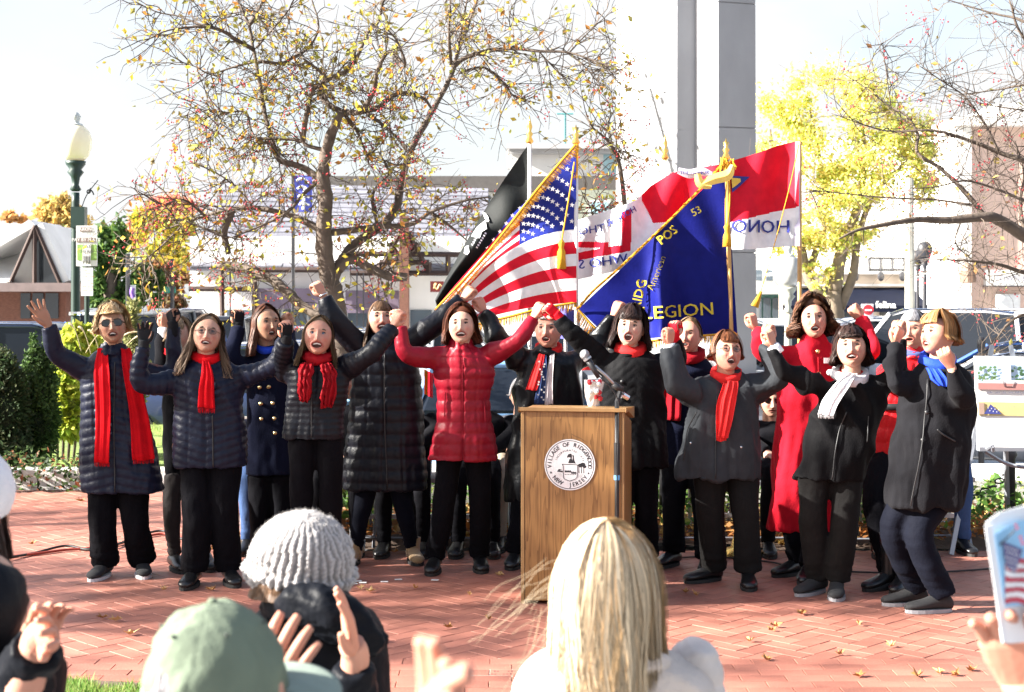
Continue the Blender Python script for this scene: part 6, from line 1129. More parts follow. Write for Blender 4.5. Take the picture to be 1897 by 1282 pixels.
# ---- tenth
p = person('woman with tied-back hair and dark red scarf, half hidden behind the grey jacket', 9.35, (1276, 622), [(662, 1250, 1306), (684, 1230, 1325), (760, 1226, 1316), (872, 1226, 1318)], None,
  arms=(None, None), legs=(((1250, 868), (1248, 950), (1243, 1050, -45)), ((1296, 868), (1304, 950), (1308, 1062, -10))), face='pink', hair=(DBL, dict(length=.01, vol=1.08, bangs=0, wave=.006), 900), yaw=-22, up=4, mouth=.35, mw=.8, coatm=WOOL_NAVY, collar=(.07, .01), closed=.3, old=.6)
mb = neck_wrap(p, SC_DRED, .078, .03); strip(p, mb, [(1245, 690), (1238, 730), (1237, 776)], [.04, .066, .07], amp=.008, folds=4, off=.02); part(p, 'scarf', mb, SC_DRED)
# ---- eleventh: grey jacket
p = person('short woman in a charcoal jacket and glasses with a bright red scarf', 8.6, (1346, 655), [(696, 1316, 1378), (714, 1288, 1400), (750, 1278, 1404), (800, 1268, 1404), (840, 1260, 1405), (886, 1255, 1404)], None,
  arms=({'sh': (1300, 730), 'el': (1256, 712), 'wr': (1240, 642), 'hand': (1243, 610), 'h': 'fist', 'hy': -.1}, {'sh': (1392, 722), 'el': (1428, 700), 'wr': (1425, 636), 'hand': (1418, 600), 'h': 'fist', 'hy': -.06}),
  legs=(((1312, 878), (1318, 970), (1316, 1078, -62)), ((1376, 878), (1382, 970), (1386, 1088, -6))), trousers=TRG, trw=(.105, .084, .088), face='pink', hair=(RDB, dict(length=.025, vol=1.22, bangs=.055, wave=.008), 1300), yaw=12, up=14, roll=4, mouth=.65, mw=.9, coatm=GREYJ, collar=(.082, .015), closed=.8, old=1, thick=.66, fold=.017, wr_r=(.09, .074, .055))
glasses(p, wire, glassl, big=.9); mb = neck_wrap(p, SC_CORAL, .072, .022, drop=.06); strip(p, mb, [(1352, 704), (1342, 740), (1336, 780), (1332, 806)], [.03, .036, .034, .03], amp=.008, folds=3, off=.028); strip(p, mb, [(1340, 708), (1330, 750), (1330, 812)], [.02, .03, .03], amp=.007, folds=3, off=.016, seed=2); part(p, 'scarf', mb, SC_CORAL)
vline(p, [(1322, 730), (1320, 800), (1318, 880)], blackm); vline(p, [(1286, 760), (1270, 800), (1263, 850)], blackm, .003, 'seam'); buttons(p, [(1276, 818), (1366, 824)], silv, .008, 'snap'); cuff(p, 0, mat('shirt_white', (.8, .8, .82)), .038, .04, .03); cuff(p, 1, mat('shirt_white', (.8, .8, .82)), .038, .04, .03)
# ---- twelfth: tall red coat
p = person('tall woman with curly chestnut hair in a long buttoned red wool coat', 8.98, (1507, 594), [(636, 1478, 1540), (654, 1452, 1568), (700, 1440, 1572), (780, 1436, 1562), (860, 1426, 1562), (930, 1422, 1562), (984, 1418, 1560)], None,
  arms=({'sh': (1462, 664), 'el': (1412, 652), 'wr': (1400, 612), 'hand': (1394, 584), 'h': 'fist', 'hy': -.02}, {'sh': (1556, 664), 'el': (1606, 648), 'wr': (1596, 594), 'hand': (1576, 570), 'h': 'fist', 'hy': .05}),
  legs=(((1470, 960), (1470, 1000), (1472, 1066, -55)), ((1510, 960), (1505, 1000), (1496, 1078, -20))), trw=(.08, .07, .065), face='pink', hair=(CUR, dict(length=.09, vol=1.38, bangs=0, wave=.02, curl=1.6, flare=.03), 1700), yaw=-8, up=10, roll=-4, mouth=.55, mw=.9, coatm=WOOL_RED, collar=(.085, .04), closed=.5, hs=1.03, fold=.014)
buttons(p, [(1508, 650), (1508, 690)], gold_b, .012); vline(p, [(1508, 660), (1506, 780), (1500, 980)], SC_DRED, .004, 'placket'); mb = MB(); v = W(1536, 668, 8.84); mb.box(v-(.03, 0, .016), v+(.03, .008, .016)); part(p, 'badge', mb, mat('badge_pink', (.7, .55, .55), .4), p.coat, False); mb = MB(); v = W(1538, 690, 8.84); V, Fc = sphere(v, (.022, .008, .02), 10, 8); mb.add(V, Fc); part(p, 'poppy_pin', mb, line_m, p.coat)
# ---- thirteenth: white scarf
p = person('dark-haired woman in a black jacket with a long white scarf', 8.3, (1577, 648), [(696, 1540, 1612), (714, 1516, 1640), (745, 1510, 1640), (800, 1496, 1628), (850, 1480, 1614), (888, 1468, 1602)], None,
  arms=({'sh': (1530, 722), 'el': (1460, 690), 'wr': (1434, 644), 'hand': (1424, 612), 'h': 'fist', 'hy': -.08}, {'sh': (1632, 714), 'el': (1652, 676), 'wr': (1663, 630), 'hand': (1662, 604), 'h': 'fist', 'hy': -.12}),
  legs=(((1508, 880), (1506, 980), (1512, 1100, -48)), ((1570, 880), (1564, 980), (1550, 1106, -14))), trousers=TRG, trw=(.098, .082, .082), shoes=('shoe', knit_bk, soleg), face='fair', hair=(DRK, dict(length=.085, vol=1.28, bangs=.055, wave=.01, curl=.4, flare=.02), 1600), yaw=-12, up=16, roll=-2, mouth=.55, mw=1.05, coatm=BLKJ, collar=(.07, .0), closed=.55, old=.8, fold=.014)
cuff(p, 0, mat('shirt_white', (.8, .8, .82)), .036, .04, .04); ring_band(p, 0, silv, 'watch')
mb = neck_wrap(p, SC_WHITE, .08, .026, drop=.07); strip(p, mb, [(1572, 690), (1548, 712), (1530, 740), (1522, 766)], [.026, .04, .044, .04], amp=.006, folds=3, fringe=.02, off=.028); part(p, 'scarf', mb, SC_WHITE); mb = neck_wrap(p, SC_CORAL, .062, .014, dz=.02); part(p, 'collar_scarf', mb, SC_CORAL); vline(p, [(1558, 760), (1540, 820), (1532, 884)], blackm); vline(p, [(1600, 768), (1598, 790), (1596, 815)], blackm, .003, 'pocket_zip')
# ---- fourteenth: red jacket
p = person('grey-haired woman in a red puffer jacket and black heeled boots behind the last singer', 8.85, (1692, 612), [(656, 1664, 1716), (676, 1640, 1735), (740, 1622, 1720), (800, 1610, 1700), (846, 1606, 1690)], None,
  arms=({'sh': (1650, 690), 'el': (1636, 700), 'wr': (1668, 640), 'hand': (1675, 606), 'h': 'fist', 'hy': .05, 'side': -1}, None), legs=(((1634, 845), (1620, 930), (1640, 1092, -55)), ((1672, 845), (1660, 930), (1672, 1096, -30))), trw=(.09, .075, .06), shoes=('boot', leather, solem, .32, .05), face='pink', hair=(GRYH, dict(length=-.005, vol=1.12, bangs=.06), 900), yaw=-30, up=2, mouth=.3, mw=.8, coatm=cloth('scarlet_nylon', (.55, .01, .015), .45, 0), puff=(.09, .008, 0, True), collar=(.08, .03), closed=.5, old=1)
mb = MB(); c_, a_ = p.fz(W(0, 752, 8.85)[2]); V, Fc = rings_loft([ell_ring((c_, 8.85, W(0, y, 8.85)[2]), a_*1.03, p.bd(a_, 0)*1.09, 26) for y in (758, 746)]); mb.add(V, Fc); part(p, 'belt', mb, blackm); mb = neck_wrap(p, SC_BLUE, .07, .018); part(p, 'scarf', mb, cloth('blue_pattern', (.08, .1, .25)))
# ---- fifteenth: far right, in profile
p = person('golden-haired woman in profile with black coat and royal blue scarf, last at the right', 7.9, (1738, 622), [(672, 1706, 1770), (692, 1686, 1792), (730, 1672, 1806), (790, 1660, 1806), (850, 1650, 1796), (900, 1642, 1792), (938, 1640, 1784)], None,
  arms=({'sh': (1700, 716), 'el': (1650, 704), 'wr': (1656, 640), 'hand': (1672, 606), 'h': 'fist', 'hy': .0, 'side': -1}, {'sh': (1772, 722), 'el': (1786, 742), 'wr': (1762, 680), 'hand': (1744, 645), 'h': 'grip', 'hy': -.30, 'wy': -.26, 'ey': -.17, 'palm': (.3, .8, 0), 'side': 1}),
  legs=(((1690, 920), (1656, 985), (1692, 1122, -78)), ((1735, 925), (1702, 990), (1738, 1136, -82))), trousers=TRN, trw=(.10, .086, .074), shoes=('shoe', knit_bk, soleg), face='pink', hair=(GOLD, dict(length=.035, vol=1.26, bangs=.06, wave=.006), 1600), yaw=-66, up=10, roll=-6, mouth=.6, mw=.85, coatm=CHAR, collar=(.085, .02), closed=.4, thick=.8, old=.6, fold=.014, hs=1.0, headY=-.02)
mb = neck_wrap(p, SC_BLUE, .075, .026, drop=.06); strip(p, mb, [(1716, 680), (1722, 700), (1728, 712)], [.03, .04, .02], off=.03); part(p, 'scarf', mb, SC_BLUE); vline(p, [(1706, 700), (1694, 800), (1672, 930)], blackm, .004, 'placket'); vline(p, [(1718, 790), (1730, 800), (1752, 812)], blackm, .005, 'pocket_flap'); buttons(p, [(1702, 760), (1694, 810)], blackm, .012)
# ================= seated people behind
def sitter(label, px, Y, head_py, hairc, coatm, legm, shoem, faceyaw=0, legx=(-.1, .1), kx=None, glasses_=None, hs=1.0, style=None, cross=False, sfx=None, arms=None, hem=None, headdx=0):
    c_ = W(px, 0, Y)[0]; dpx = F_PX/Y; ny = head_py+38; rows = [(ny, px-26, px+26), (ny+18, px-.2*dpx, px+.2*dpx), (ny+60, px-.22*dpx, px+.22*dpx), (HY+(CAM_H-.5)*dpx, px-.22*dpx, px+.22*dpx)]
    lg = []
    for i, lx in enumerate(legx):
        hip = np.array((c_+lx*.8, Y+.0, .52)); knee = np.array((c_+lx*1.2, Y-.42, .54)); ank = np.array((c_+lx*1.25, Y-.40, .09)); yf = Y-.42
        if cross and i == 1: knee = np.array((c_+lx*.2, Y-.48, .64)); ank = np.array((c_-.22, Y-.62, .34))
        lg.append(((0, 0), (0, 0), ((ank[0]/yf*F_PX+CX), 0, -6+12*i), yf-.0 if not (cross and i == 1) else yf, np.array([hip, knee, ank])))
    p = person(label, Y, (px+headdx, head_py), rows, None, arms=arms or (None, None), legs=lg, trousers=legm, trw=(.085, .07, .055), shoes=shoem, hair=(hairc, style or dict(length=.0, vol=1.1, bangs=.065), 700), yaw=faceyaw, up=-4, mouth=.05, coatm=coatm, group='people seated behind the singers', closed=.4, hs=hs, vox=.014)
    # arms resting on the thighs
    for s in (-1, 1):
        S, E, H_ = np.array((c_+s*.19, Y, W(0, ny+22, Y)[2])), np.array((c_+s*.25, Y-.06, .78)), np.array((c_+s*.08, Y-.30, .66)); V, Fc, N = remesh([tube(np.array([S, E, H_]), [.072, .06, .045], 12, 6)], .014, 2); mb = MB(); mb.add(V, Fc); mb.build('sleeve', coatm, p.root, smooth=True); HV, HF = HANDS['relax']; d = (H_-E)/np.linalg.norm(H_-E); Fm = frame(d, (0, 0, -1)); HV = HV*np.array((1 if s > 0 else -1, 1, 1)); mb = MB(); mb.add(HV@Fm.T+H_, HF if s > 0 else HF[:, ::-1]); mb.build('hand', SK['fair'], p.root, smooth=True, attr=True)
    if glasses_: glasses(p, tort, darkl, big=1.1)
    return p
sitter('seated man in sunglasses and black jacket in the gap left of the red wool coat', 1428, 10.0, 742, GRYH, WOOL_BLK, TRO, ('shoe', leather, solem), glasses_=True, legx=(-.07, .11), hs=1.0)
p = sitter('seated woman with long hair and pale blue collar glimpsed between two dark coats', 640, 10.05, 706, BRN, WOOL_BLK, TRO, ('shoe', mat('tan_leather', (.40, .22, .12), .5), solem), cross=False, style=dict(length=.14, vol=1.12, bangs=0))
mb = neck_wrap(p, SC_BLUE, .066, .018); part(p, 'collar', mb, cloth('pale_blue', (.3, .55, .75)))
sitter('seated person in black coat and shiny black boots behind the long puffer coat', 738, 10.0, 715, DRK, WOOL_BLK, TRO, ('boot', leather, solem, .2), legx=(-.05, .15))
sitter('seated person in black suit between the crimson coat and the white-haired man', 886, 10.0, 722, DRK, WOOL_BLK, TRO, ('shoe', leather, solem), legx=(-.1, .08))
sitter('seated person with pale khaki knees left of the lectern', 966, 10.2, 732, GRYH, WOOL_BLK, KHAKI, ('shoe', leather, solem), legx=(-.12, .1))
sitter('seated person in blue jeans behind the auburn-haired woman', 520, 10.1, 735, BRN, WOOL_NAVY, JEAN, ('shoe', leather, solem), legx=(-.12, .05))
sitter('seated person in polished brown boots between the white scarf and the red jacket', 1612, 9.95, 735, GRYH, WOOL_BLK, TRO, ('boot', mat('oxblood_boot', (.06, .02, .012), .25), solem, .2), legx=(-.04, .12))
sitter('seated person in blue jeans hidden behind the last singer', 1722, 10.1, 752, BRN, WOOL_NAVY, JEAN, ('shoe', leather, solem), legx=(-.12, .08))
# folding chairs they sit on
def folding_chair(px, Y, label):
    c_ = W(px, 0, Y)[0]; t = thing('folding_chair', label, 'chair', (c_, Y, 0), 'folding chairs behind the singers'); m = MB(); m.box((c_-.21, Y-.2, .42), (c_+.21, Y+.2, .445)); m.build('seat', alum, t); m = MB(); V, Fc = tube(np.array([(c_-.2, Y+.25, .74), (c_, Y+.28, .76), (c_+.2, Y+.25, .74)]), .09, 8, 3, flat=((0, 1, 0), .12)); m.add(V, Fc); m.build('backrest', alum, t)
    for s in (-1, 1):
        m = MB(); m.tube([(c_+s*.215, Y-.24, 0), (c_+s*.215, Y+.05, .44), (c_+s*.21, Y+.26, .83)], .011, 6); m.build('leg', alum, t); m = MB(); m.tube([(c_+s*.2, Y+.25, 0), (c_+s*.2, Y-.15, .43)], .011, 6); m.build('leg', alum, t)
    m = MB(); m.tube([(c_-.2, Y+.2, .1), (c_+.2, Y+.2, .1)], .008, 5); m.tube([(c_-.21, Y-.2, .07), (c_+.21, Y-.2, .07)], .008, 5); m.build('rung', alum, t)
for px, Y, lb_ in ((1428, 10.0, 'folding chair under the seated man in sunglasses'), (640, 10.05, 'folding chair under the woman with the pale blue collar'), (738, 10.0, 'folding chair under the sitter in shiny black boots'), (886, 10.0, 'folding chair under the sitter in the black suit'), (966, 10.2, 'folding chair under the khaki knees'), (520, 10.1, 'folding chair under the sitter behind the auburn-haired woman'), (1612, 9.95, 'folding chair under the sitter in brown boots'), (1722, 10.1, 'folding chair under the sitter behind the last singer'), (1300, 10.0, 'empty folding chair behind the charcoal jacket')): folding_chair(px, Y+.05, lb_)
# ================================================================== FLAGS
def cl2(n, c, r_=.6): return cloth(n, c, r_, .0, bump=.12, bscale=60)
f_red, f_white, f_blue, f_navy, f_black = cl2('flag_red', (.62, .012, .03)), cl2('flag_whitecloth', (.80, .80, .82)), cl2('flag_blue', (.022, .035, .26)), cl2('legion_blue', (.007, .010, .135)), cl2('flag_black', (.018, .02, .02))
f_gold = cloth('gold_fringe', (.62, .32, .03), .6, .1); goldm = mat('gold_metal', (.85, .55, .15), .25, .05, metal=.9); polem = mat('white_pole', (.7, .68, .66), .4); woodp = mat('oak_pole', (.5, .27, .08), .4, .15, 9, stretch=(6, 6, .5))
def bez(a, k, b, u): a, k, b = map(np.asarray, (a, k, b)); return (1-u)**2*a+2*u*(1-u)*k+u*u*b
def patch(name, f, nu, nt, pick, mats, par, Y):
    """f(u,t) -> px, py, dy ; pick(u,t,px,py) -> material slot"""
    V = []; 
    for i in range(nu+1):
        for j in range(nt+1): x, y, d = f(i/nu, j/nt); V.append(W(x, y, Y+d))
    V = np.array(V); mb = MB(); 
    for i in range(nu):
        for j in range(nt):
            u, t = (i+.5)/nu, (j+.5)/nt; x, y, d = f(u, t); k = i*(nt+1)+j; mb.add(np.zeros((0, 3)), [], 0); mb.F.append((k, k+nt+1, k+nt+2, k+1)); mb.M.append(pick(u, t, x, y))
    mb.V = [V]; mb.C = [np.ones((len(V), 3))]; mb.n = len(V); return mb.build(name, mats, par, smooth=True), V
def surf(V):
    kd = kdtree.KDTree(len(V))
    for i, v in enumerate(V): kd.insert((v[0], 0, v[2]), i)
    kd.balance()
    def g(P, off):
        P = np.array(P, float)
        for k in range(len(P)):
            n = kd.find_n((P[k, 0], 0, P[k, 2]), 4); P[k, 1] = min(V[i][1] for _, i, _ in n)-off
        return P
    return g
def fringe(name, pts, Y, par, L_=16, dirv=(-.6, .8), m_=None, step=1.6, rad=.0028):
    """threads in picture pixels along an edge"""
    P = crom(np.array([(*q, 0)[:3] for q in pts], float), 24); P = P[::1]; r = random.Random(len(pts)); mb = MB(); P3 = np.array([W(p[0], p[1], Y+(p[2] if len(p) > 2 else 0)) for p in P]); mb.add(*tube(P3, .008, 6))
    acc = np.concatenate([[0], np.cumsum(np.linalg.norm(np.diff(P[:, :2], axis=0), axis=1))]); n = int(acc[-1]/step)
    for k in range(n):
        s = k/n*acc[-1]; c_ = np.array([np.interp(s, acc, P3[:, q]) for q in range(3)]); l = L_*r.uniform(.75, 1.1)/F_PX*Y; d = np.array((dirv[0]+r.uniform(-.15, .15), r.uniform(-.25, .1), -dirv[1])); mb.tube([c_, c_+d*l*.5+(0, -.004, 0), c_+d*l], [rad, rad, rad*.7], 3)
    return tag(mb.build(name, m_ or f_gold, par), kind='stuff')
def pole(par, x0, y0, x1, Y, r_, m_, z1=0.0, name='pole'):
    a = W(x0, y0, Y); b = np.array((W(x1, 900, Y)[0], Y, z1)); mb = MB(); mb.tube([b, a], r_, 10); o = mb.build(name, m_, par, smooth=True)
    mb = MB(); V, Fc = lathe((b[0], b[1], 0), [(.17, 0), (.17, .02), (.05, .05), (.03, .14), (.02, .16)], 18); mb.add(V, Fc); mb.build('stand', goldm, par, smooth=True); return o
def spear(par, x, y, Y, h=.2):
    mb = MB(); c_ = W(x, y, Y); V, Fc = lathe(c_, [(.012, -.02), (.028, 0), (.014, .03), (.024, .05), (.012, .07), (.02, .10), (.008, h*.8), (.001, h)], 10); mb.add(V, Fc); mb.build('finial', goldm, par, smooth=True)
def tassel(par, pts, Y, m_=None, r0=.006, L_=.17):
    mb = MB(); P = np.array([W(x, y, Y-.07) for x, y in pts]); mb.tube(P, .005, 6, 5); mb.build('cord', f_gold, par, smooth=True); e = P[-1]; mb = MB(); V, Fc = lathe(e, [(.008, .02), (.022, .0), (.014, -.03), (.024, -.06), (.030, -L_)], 14); V = V+vnoise(V*np.array((1, 1, .1)), .012, 3)[:, None]*.003; mb.add(V, Fc); mb.build('tassel', f_gold, par, smooth=True)
# ---- black flag
YB = 9.95; fl = thing('black_flag', 'black flag furled on a white pole, left of the American flag', 'flag', W(980, 1000, YB)*np.array((1, 1, 0))); pole(fl, 981, 264, 982, YB, .014, polem)
def fb(u, t):
    S = np.array((980, 266+t*300)); E = np.array((806-2*t+20*t*(1-t), 556+t*52)); K = np.array((888+22*t, 392+t*150)); q = bez(S, K, E, u); return q[0], q[1], .06*math.sin(t*11+u*4)*(.3+u)+.02*math.sin(u*17+t*3)
_, VB = patch('cloth', fb, 46, 34, lambda u, t, x, y: 0, [f_black], fl, YB); gB = surf(VB)
mb = MB(); ems = [[(873, 438), (884, 420), (899, 408), (902, 424), (893, 430), (889, 442), (880, 440)], [(893, 392), (899, 394), (904, 402), (906, 410), (902, 411), (897, 402)], [(862, 458), (868, 455), (870, 468), (866, 473), (860, 470)]]
for e in ems: mb.add(gB([W(x, y, YB) for x, y in e], .012), [tuple(range(len(e)))])
for i in range(7):
    for j in range(2): x, y = 874+j*9+i*2.6, 452-i*4.4+j*5; mb.add(gB([W(x, y, YB), W(x+3.2, y+1.6, YB), W(x+2, y+4.5, YB), W(x-1, y+2.5, YB)], .012), [(0, 1, 2, 3)])
mb.build('white_emblem', f_white, fl); spear(fl, 981, 262, YB, .18)
# ---- American flag
YU = 9.75; us = thing('american_flag', 'American flag with gold fringe, draped from its pole above the centre', 'flag', W(1068, 1000, YU)*np.array((1, 1, 0))); pole(us, 1067, 268, 1069, YU, .014, polem)
A_, D_, B_, C_ = (1067, 268), (806, 572), (1068, 560), (842, 606)
def fu(u, t):
    S = np.array((1067+t, 268+292*t)); E = np.array(D_)*(1-t)+np.array(C_)*t; K = np.array((np.interp(t, [0, .54, 1], [938, 928, 962]), np.interp(t, [0, .54, 1], [418, 430, 566]))); q = bez(S, K, E, u); return q[0], q[1], -.02+.055*math.sin(u*15+t*5)*(.25+u*.8)*math.sin(PI*min(1, u*1.2+.1))-.02*math.sin(t*9+u*6)
def pu(u, t, x, y): return 0 if (t < 7/13 and u < .40+.0*t) else (1 if int(t*13) % 2 == 0 else 2)
_, VU = patch('cloth', fu, 60, 39, pu, [f_blue, f_red, f_white], us, YU); gU = surf(VU); mb = MB()
def star5(mb, g, x, y, Y, s, off=.010, rot=0):
    c_ = W(x, y, Y); P = [(c_[0]+s*(1 if i % 2 == 0 else .4)*math.sin(i*PI/5+rot), 0, c_[2]+s*(1 if i % 2 == 0 else .4)*math.cos(i*PI/5+rot)) for i in range(10)]; P = g(P, off); P[:, 1] = P[:, 1].min(); P = np.vstack([P, [[c_[0], P[0, 1], c_[2]]]]); mb.add(P, [(i, (i+1) % 10, 10) for i in range(10)])
for r_ in range(9):
    t = .05+r_*.054
    for c_ in range(6 if r_ % 2 == 0 else 5):
        u = .03+(c_+(.5 if r_ % 2 else 0))*.068
        if u >= .385: continue
        x, y, d = fu(u, t); mb = MB(); star5(mb, gU, x, y, YU, .0185, rot=.15); mb.build('star', f_white, us)
def fo(u, t):
    s = u; G = bez((1010, 340), (915, 450), (812, 570), s); O = np.array((np.interp(s, [0, .25, .5, .75, 1], [1008, 948, 900, 858, 806]), np.interp(s, [0, .25, .5, .75, 1], [342, 398, 462, 520, 572]))); q = G*(1-t)+O*t; return q[0]+4*(1-t), q[1], .07+.04*math.sin(s*14)
_, VO = patch('folded_cloth', fo, 44, 8, lambda u, t, x, y: 0 if u < .52 else (1 if int(t*3.9+u*3) % 2 == 0 else 2), [f_blue, f_red, f_white], us, YU); gO = surf(VO); mb = MB()
for k in range(16): u = .05+k*.03; x, y, d = fo(u, .3+.5*(k % 2)); mb = MB(); star5(mb, gO, x, y, YU+.07, .016, .02); mb.build('star', f_white, us)
fringe('fringe', [(1066, 268, -.05), (1000, 345, -.08), (937, 425, -.09), (880, 495, -.09), (808, 572, -.05)], YU, us, 15, (.75, .5)); fringe('fringe', [(1068, 560, -.02), (1000, 572, -.06), (920, 592, -.05), (842, 606, 0), (806, 572, 0)], YU, us, 16, (-.1, 1)); fringe('fringe', [(1070, 268, -.02), (1068, 330, -.03)], YU, us, 10, (-.6, .8))
tassel(us, [(1064, 300), (1055, 360), (1045, 420), (1040, 450)], YU); spear(us, 1067, 264, YU, .12)
# ---- red and white honour flag
YH = 10.1; hf = thing('honor_flag', 'long red and white flag at right with its lettering seen in reverse', 'flag', W(1481, 1000, YH)*np.array((1, 1, 0))); pole(hf, 1481, 262, 1482, YH, .016, woodp)
tops = ([1480, 1440, 1390, 1330, 1290, 1245, 1205, 1180, 1150, 1070], [260, 270, 288, 305, 312, 320, 345, 370, 382, 408]); bots = ([1480, 1440, 1390, 1330, 1290, 1245, 1205, 1180, 1150, 1070], [455, 458, 462, 462, 470, 478, 486, 492, 500, 518])
def fh(u, t):
    x = 1480-410*u; yt = np.interp(x, tops[0][::-1], tops[1][::-1]); yb = np.interp(x, bots[0][::-1], bots[1][::-1]); return x, yt+(yb-yt)*t, .10*math.sin(u*13+t*1.5)*min(1, u*2.2+.05)+.03*math.sin(u*31-t*3)
def ph(u, t, x, y):
    tr_ = np.interp(u, [0, .2, .4, .55, .66, .72], [.63, .66, .72, .60, .50, .0]); 
    if t < tr_ and u < .71: return 0
    if .755 < u < .80+.02*t and .1 < t < .62: return 0 if u < .80 else 1
    if u > .76 and abs(t-(.68-.28*(u-.76))) < .065: return 0
    if u > .86 and abs(t-(.42+1.1*(.99-u))) < .05: return 0
    return 1
_, VH = patch('cloth', fh, 300, 110, ph, [f_red, f_white], hf, YH); gH = surf(VH); ub = cl2('print_navy', (.04, .05, .25))
def flag_text(g, s, x, y, Y, size, m_, par, mirror=True, rot=0.0, off=.012, bold=.015, name='lettering', wide=1.0):
    V, Fc = text_verts(s, size); V = V.copy(); V[:, 0] *= wide; ca, sa = math.cos(rot), math.sin(rot)
    if mirror: V[:, 0] *= -1
    X = V[:, 0]*ca-V[:, 1]*sa; Z = V[:, 0]*sa+V[:, 1]*ca; c_ = W(x, y, Y); mb = MB()
    for dx in (0, bold*size, -bold*size): P = np.stack([c_[0]+X+dx, np.zeros(len(X)), c_[2]+Z], 1); P = g(P, off+abs(dx)*.1+.0002*(dx > 0)); mb.add(P, Fc)
    return mb.build(name, m_, par)
flag_text(gH, 'HONOR', 1397, 421, YH, .125, ub, hf, wide=1.05); flag_text(gH, 'WHO SER', 1102, 487, YH, .09, ub, hf, rot=-.0+.12, wide=1.1); flag_text(gH, 'THOSE', 1085, 428, YH, .07, ub, hf, rot=.16, wide=1.2); flag_text(gH, 'HONOR', 1150, 402, YH, .06, ub, hf, rot=.5)
mb = MB(); mb.add(gH([W(x, y, YH) for x, y in ((1352, 327), (1388, 328), (1370, 345), (1354, 358))], .012), [(0, 1, 2, 3)]); mb.build('star_border', cl2('print_navy', (.04, .05, .25)), hf); mb = MB(); mb.add(gH([W(x, y, YH) for x, y in ((1352, 331), (1377, 332), (1364, 343), (1354, 350))], .02), [(0, 1, 2, 3)]); mb.build('star_tip', cl2('print_yellow', (.75, .55, .1)), hf)
mb = MB(); V = [W(x, y, YH-.02) for x, y in ((1473, 262), (1482, 262), (1482, 456), (1472, 456))]; mb.add(V, [(0, 1, 2, 3)]); mb.build('sleeve', cl2('lilac_cloth', (.66, .62, .76)), hf); mb = MB(); mb.tube([W(1480, 268, YH-.1), W(1462, 350, YH-.12), W(1430, 470, YH-.12), W(1408, 545, YH-.12)], .0035, 5, 5); mb.build('cord', f_gold, hf); mb = MB(); V, Fc = tube(np.array([W(1410, 540, YH-.12), W(1398, 568, YH-.12)]), [.008, .028], 10, 2); mb.add(V, Fc); mb.build('tassel', f_gold, hf)
# ---- blue legion flag
YLg = 9.6; lg = thing('blue_legion_flag', 'deep blue flag with gold lettering, gold fringe and a yellow bow, right of centre', 'flag', W(1360, 1000, YLg)*np.array((1, 1, 0))); pole(lg, 1345, 298, 1368, YLg, .015, woodp)
def flg(u, t):
    S = np.array((1346+20*t, 305+312*t)); E = np.array((1072+62*t, 572+ t*62)); K = np.array((np.interp(t, [0, 1], [1218, 1235]), np.interp(t, [0, 1], [436, 622]))); q = bez(S, K, E, u)
    fold = math.exp(-((u-.52-.10*(t-.5))/.07)**2); return q[0], q[1], -.15*fold*(.3+.7*t)+.05*math.sin(u*9+t*3)*u-.01*math.sin(u*29+t*8)
_, VL = patch('cloth', flg, 90, 50, lambda u, t, x, y: 0, [f_navy], lg, YLg); gL = surf(VL); fy = cl2('gold_letter', (.62, .48, .05))
flag_text(gL, 'LEGION', 1256, 577, YLg, .115, fy, lg, mirror=False, rot=.07, wide=1.15, off=.016, bold=.01); flag_text(gL, 'POS', 1234, 437, YLg, .085, fy, lg, mirror=False, rot=.65, off=.03, bold=.03); flag_text(gL, 'RIDG', 1184, 545, YLg, .085, fy, lg, mirror=False, rot=1.35, off=.03, bold=.03, wide=1.0); flag_text(gL, '53', 1289, 392, YLg, .07, cl2('dull_gold_letter', (.35, .28, .05)), lg, mirror=False, rot=.5, off=.03, bold=.02); flag_text(gL, 'American', 1214, 506, YLg, .06, cl2('dull_gold_letter', (.35, .28, .05)), lg, mirror=False, rot=1.2, off=.02, bold=.0)
fringe('fringe', [(1340, 302, -.04), (1290, 358, -.06), (1220, 428, -.08), (1150, 494, -.06), (1100, 538, -.03), (1071, 572, .0)], YLg, lg, 12, (-.55, .35)); fringe('fringe', [(1072, 574), (1100, 605), (1136, 634, 0)], YLg, lg, 20, (-.45, .9)); fringe('fringe', [(1366, 617), (1300, 622, -.05), (1235, 628, -.05), (1180, 636, -.02)], YLg, lg, 15, (0, 1))
mb = MB()
def ribbon(pts, w, mb, Y=YLg-.14, th=.006):
    P = crom(np.array([W(x, y, Y) for x, y in pts]), 8); T = np.gradient(P, axis=0); T /= np.linalg.norm(T, axis=1)[:, None]; N_ = np.cross(T, (0, 1, 0)); W_ = np.interp(np.linspace(0, 1, len(P)), np.linspace(0, 1, len(w)), w)[:, None]; V = np.stack([P-N_*W_, P+(0, -.012, 0), P+N_*W_], 1).reshape(-1, 3); V2 = V+(0, th, 0); n = len(P); mb.add(np.concatenate([V, V2]), grid_faces(n, 3)+[tuple(i+n*3 for i in f[::-1]) for f in grid_faces(n, 3)])
ribbon([(1357, 306), (1348, 324), (1322, 332), (1300, 342)], [.014, .036, .034, .02], mb); ribbon([(1292, 322), (1298, 340), (1318, 346)], [.02, .03, .014], mb); mb.build('yellow_bow', cl2('yellow_satin', (.85, .62, .16), .4), lg)
mb = MB(); ribbon([(1256, 316), (1278, 322), (1300, 318), (1318, 324)], [.02, .03, .028, .02], mb, YLg-.1); rb_ = mb.build('honor_ribbon', cl2('white_satin', (.75, .68, .78), .4), lg); mb = MB(); text_mb(mb, 'THE HONOR', W(1287, 320, YLg-.125), (1, 0, .02), (-.02, 0, 1), .032, 0, .02); mb.build('lettering', ub, rb_)
mb = MB(); q = random.Random(8)
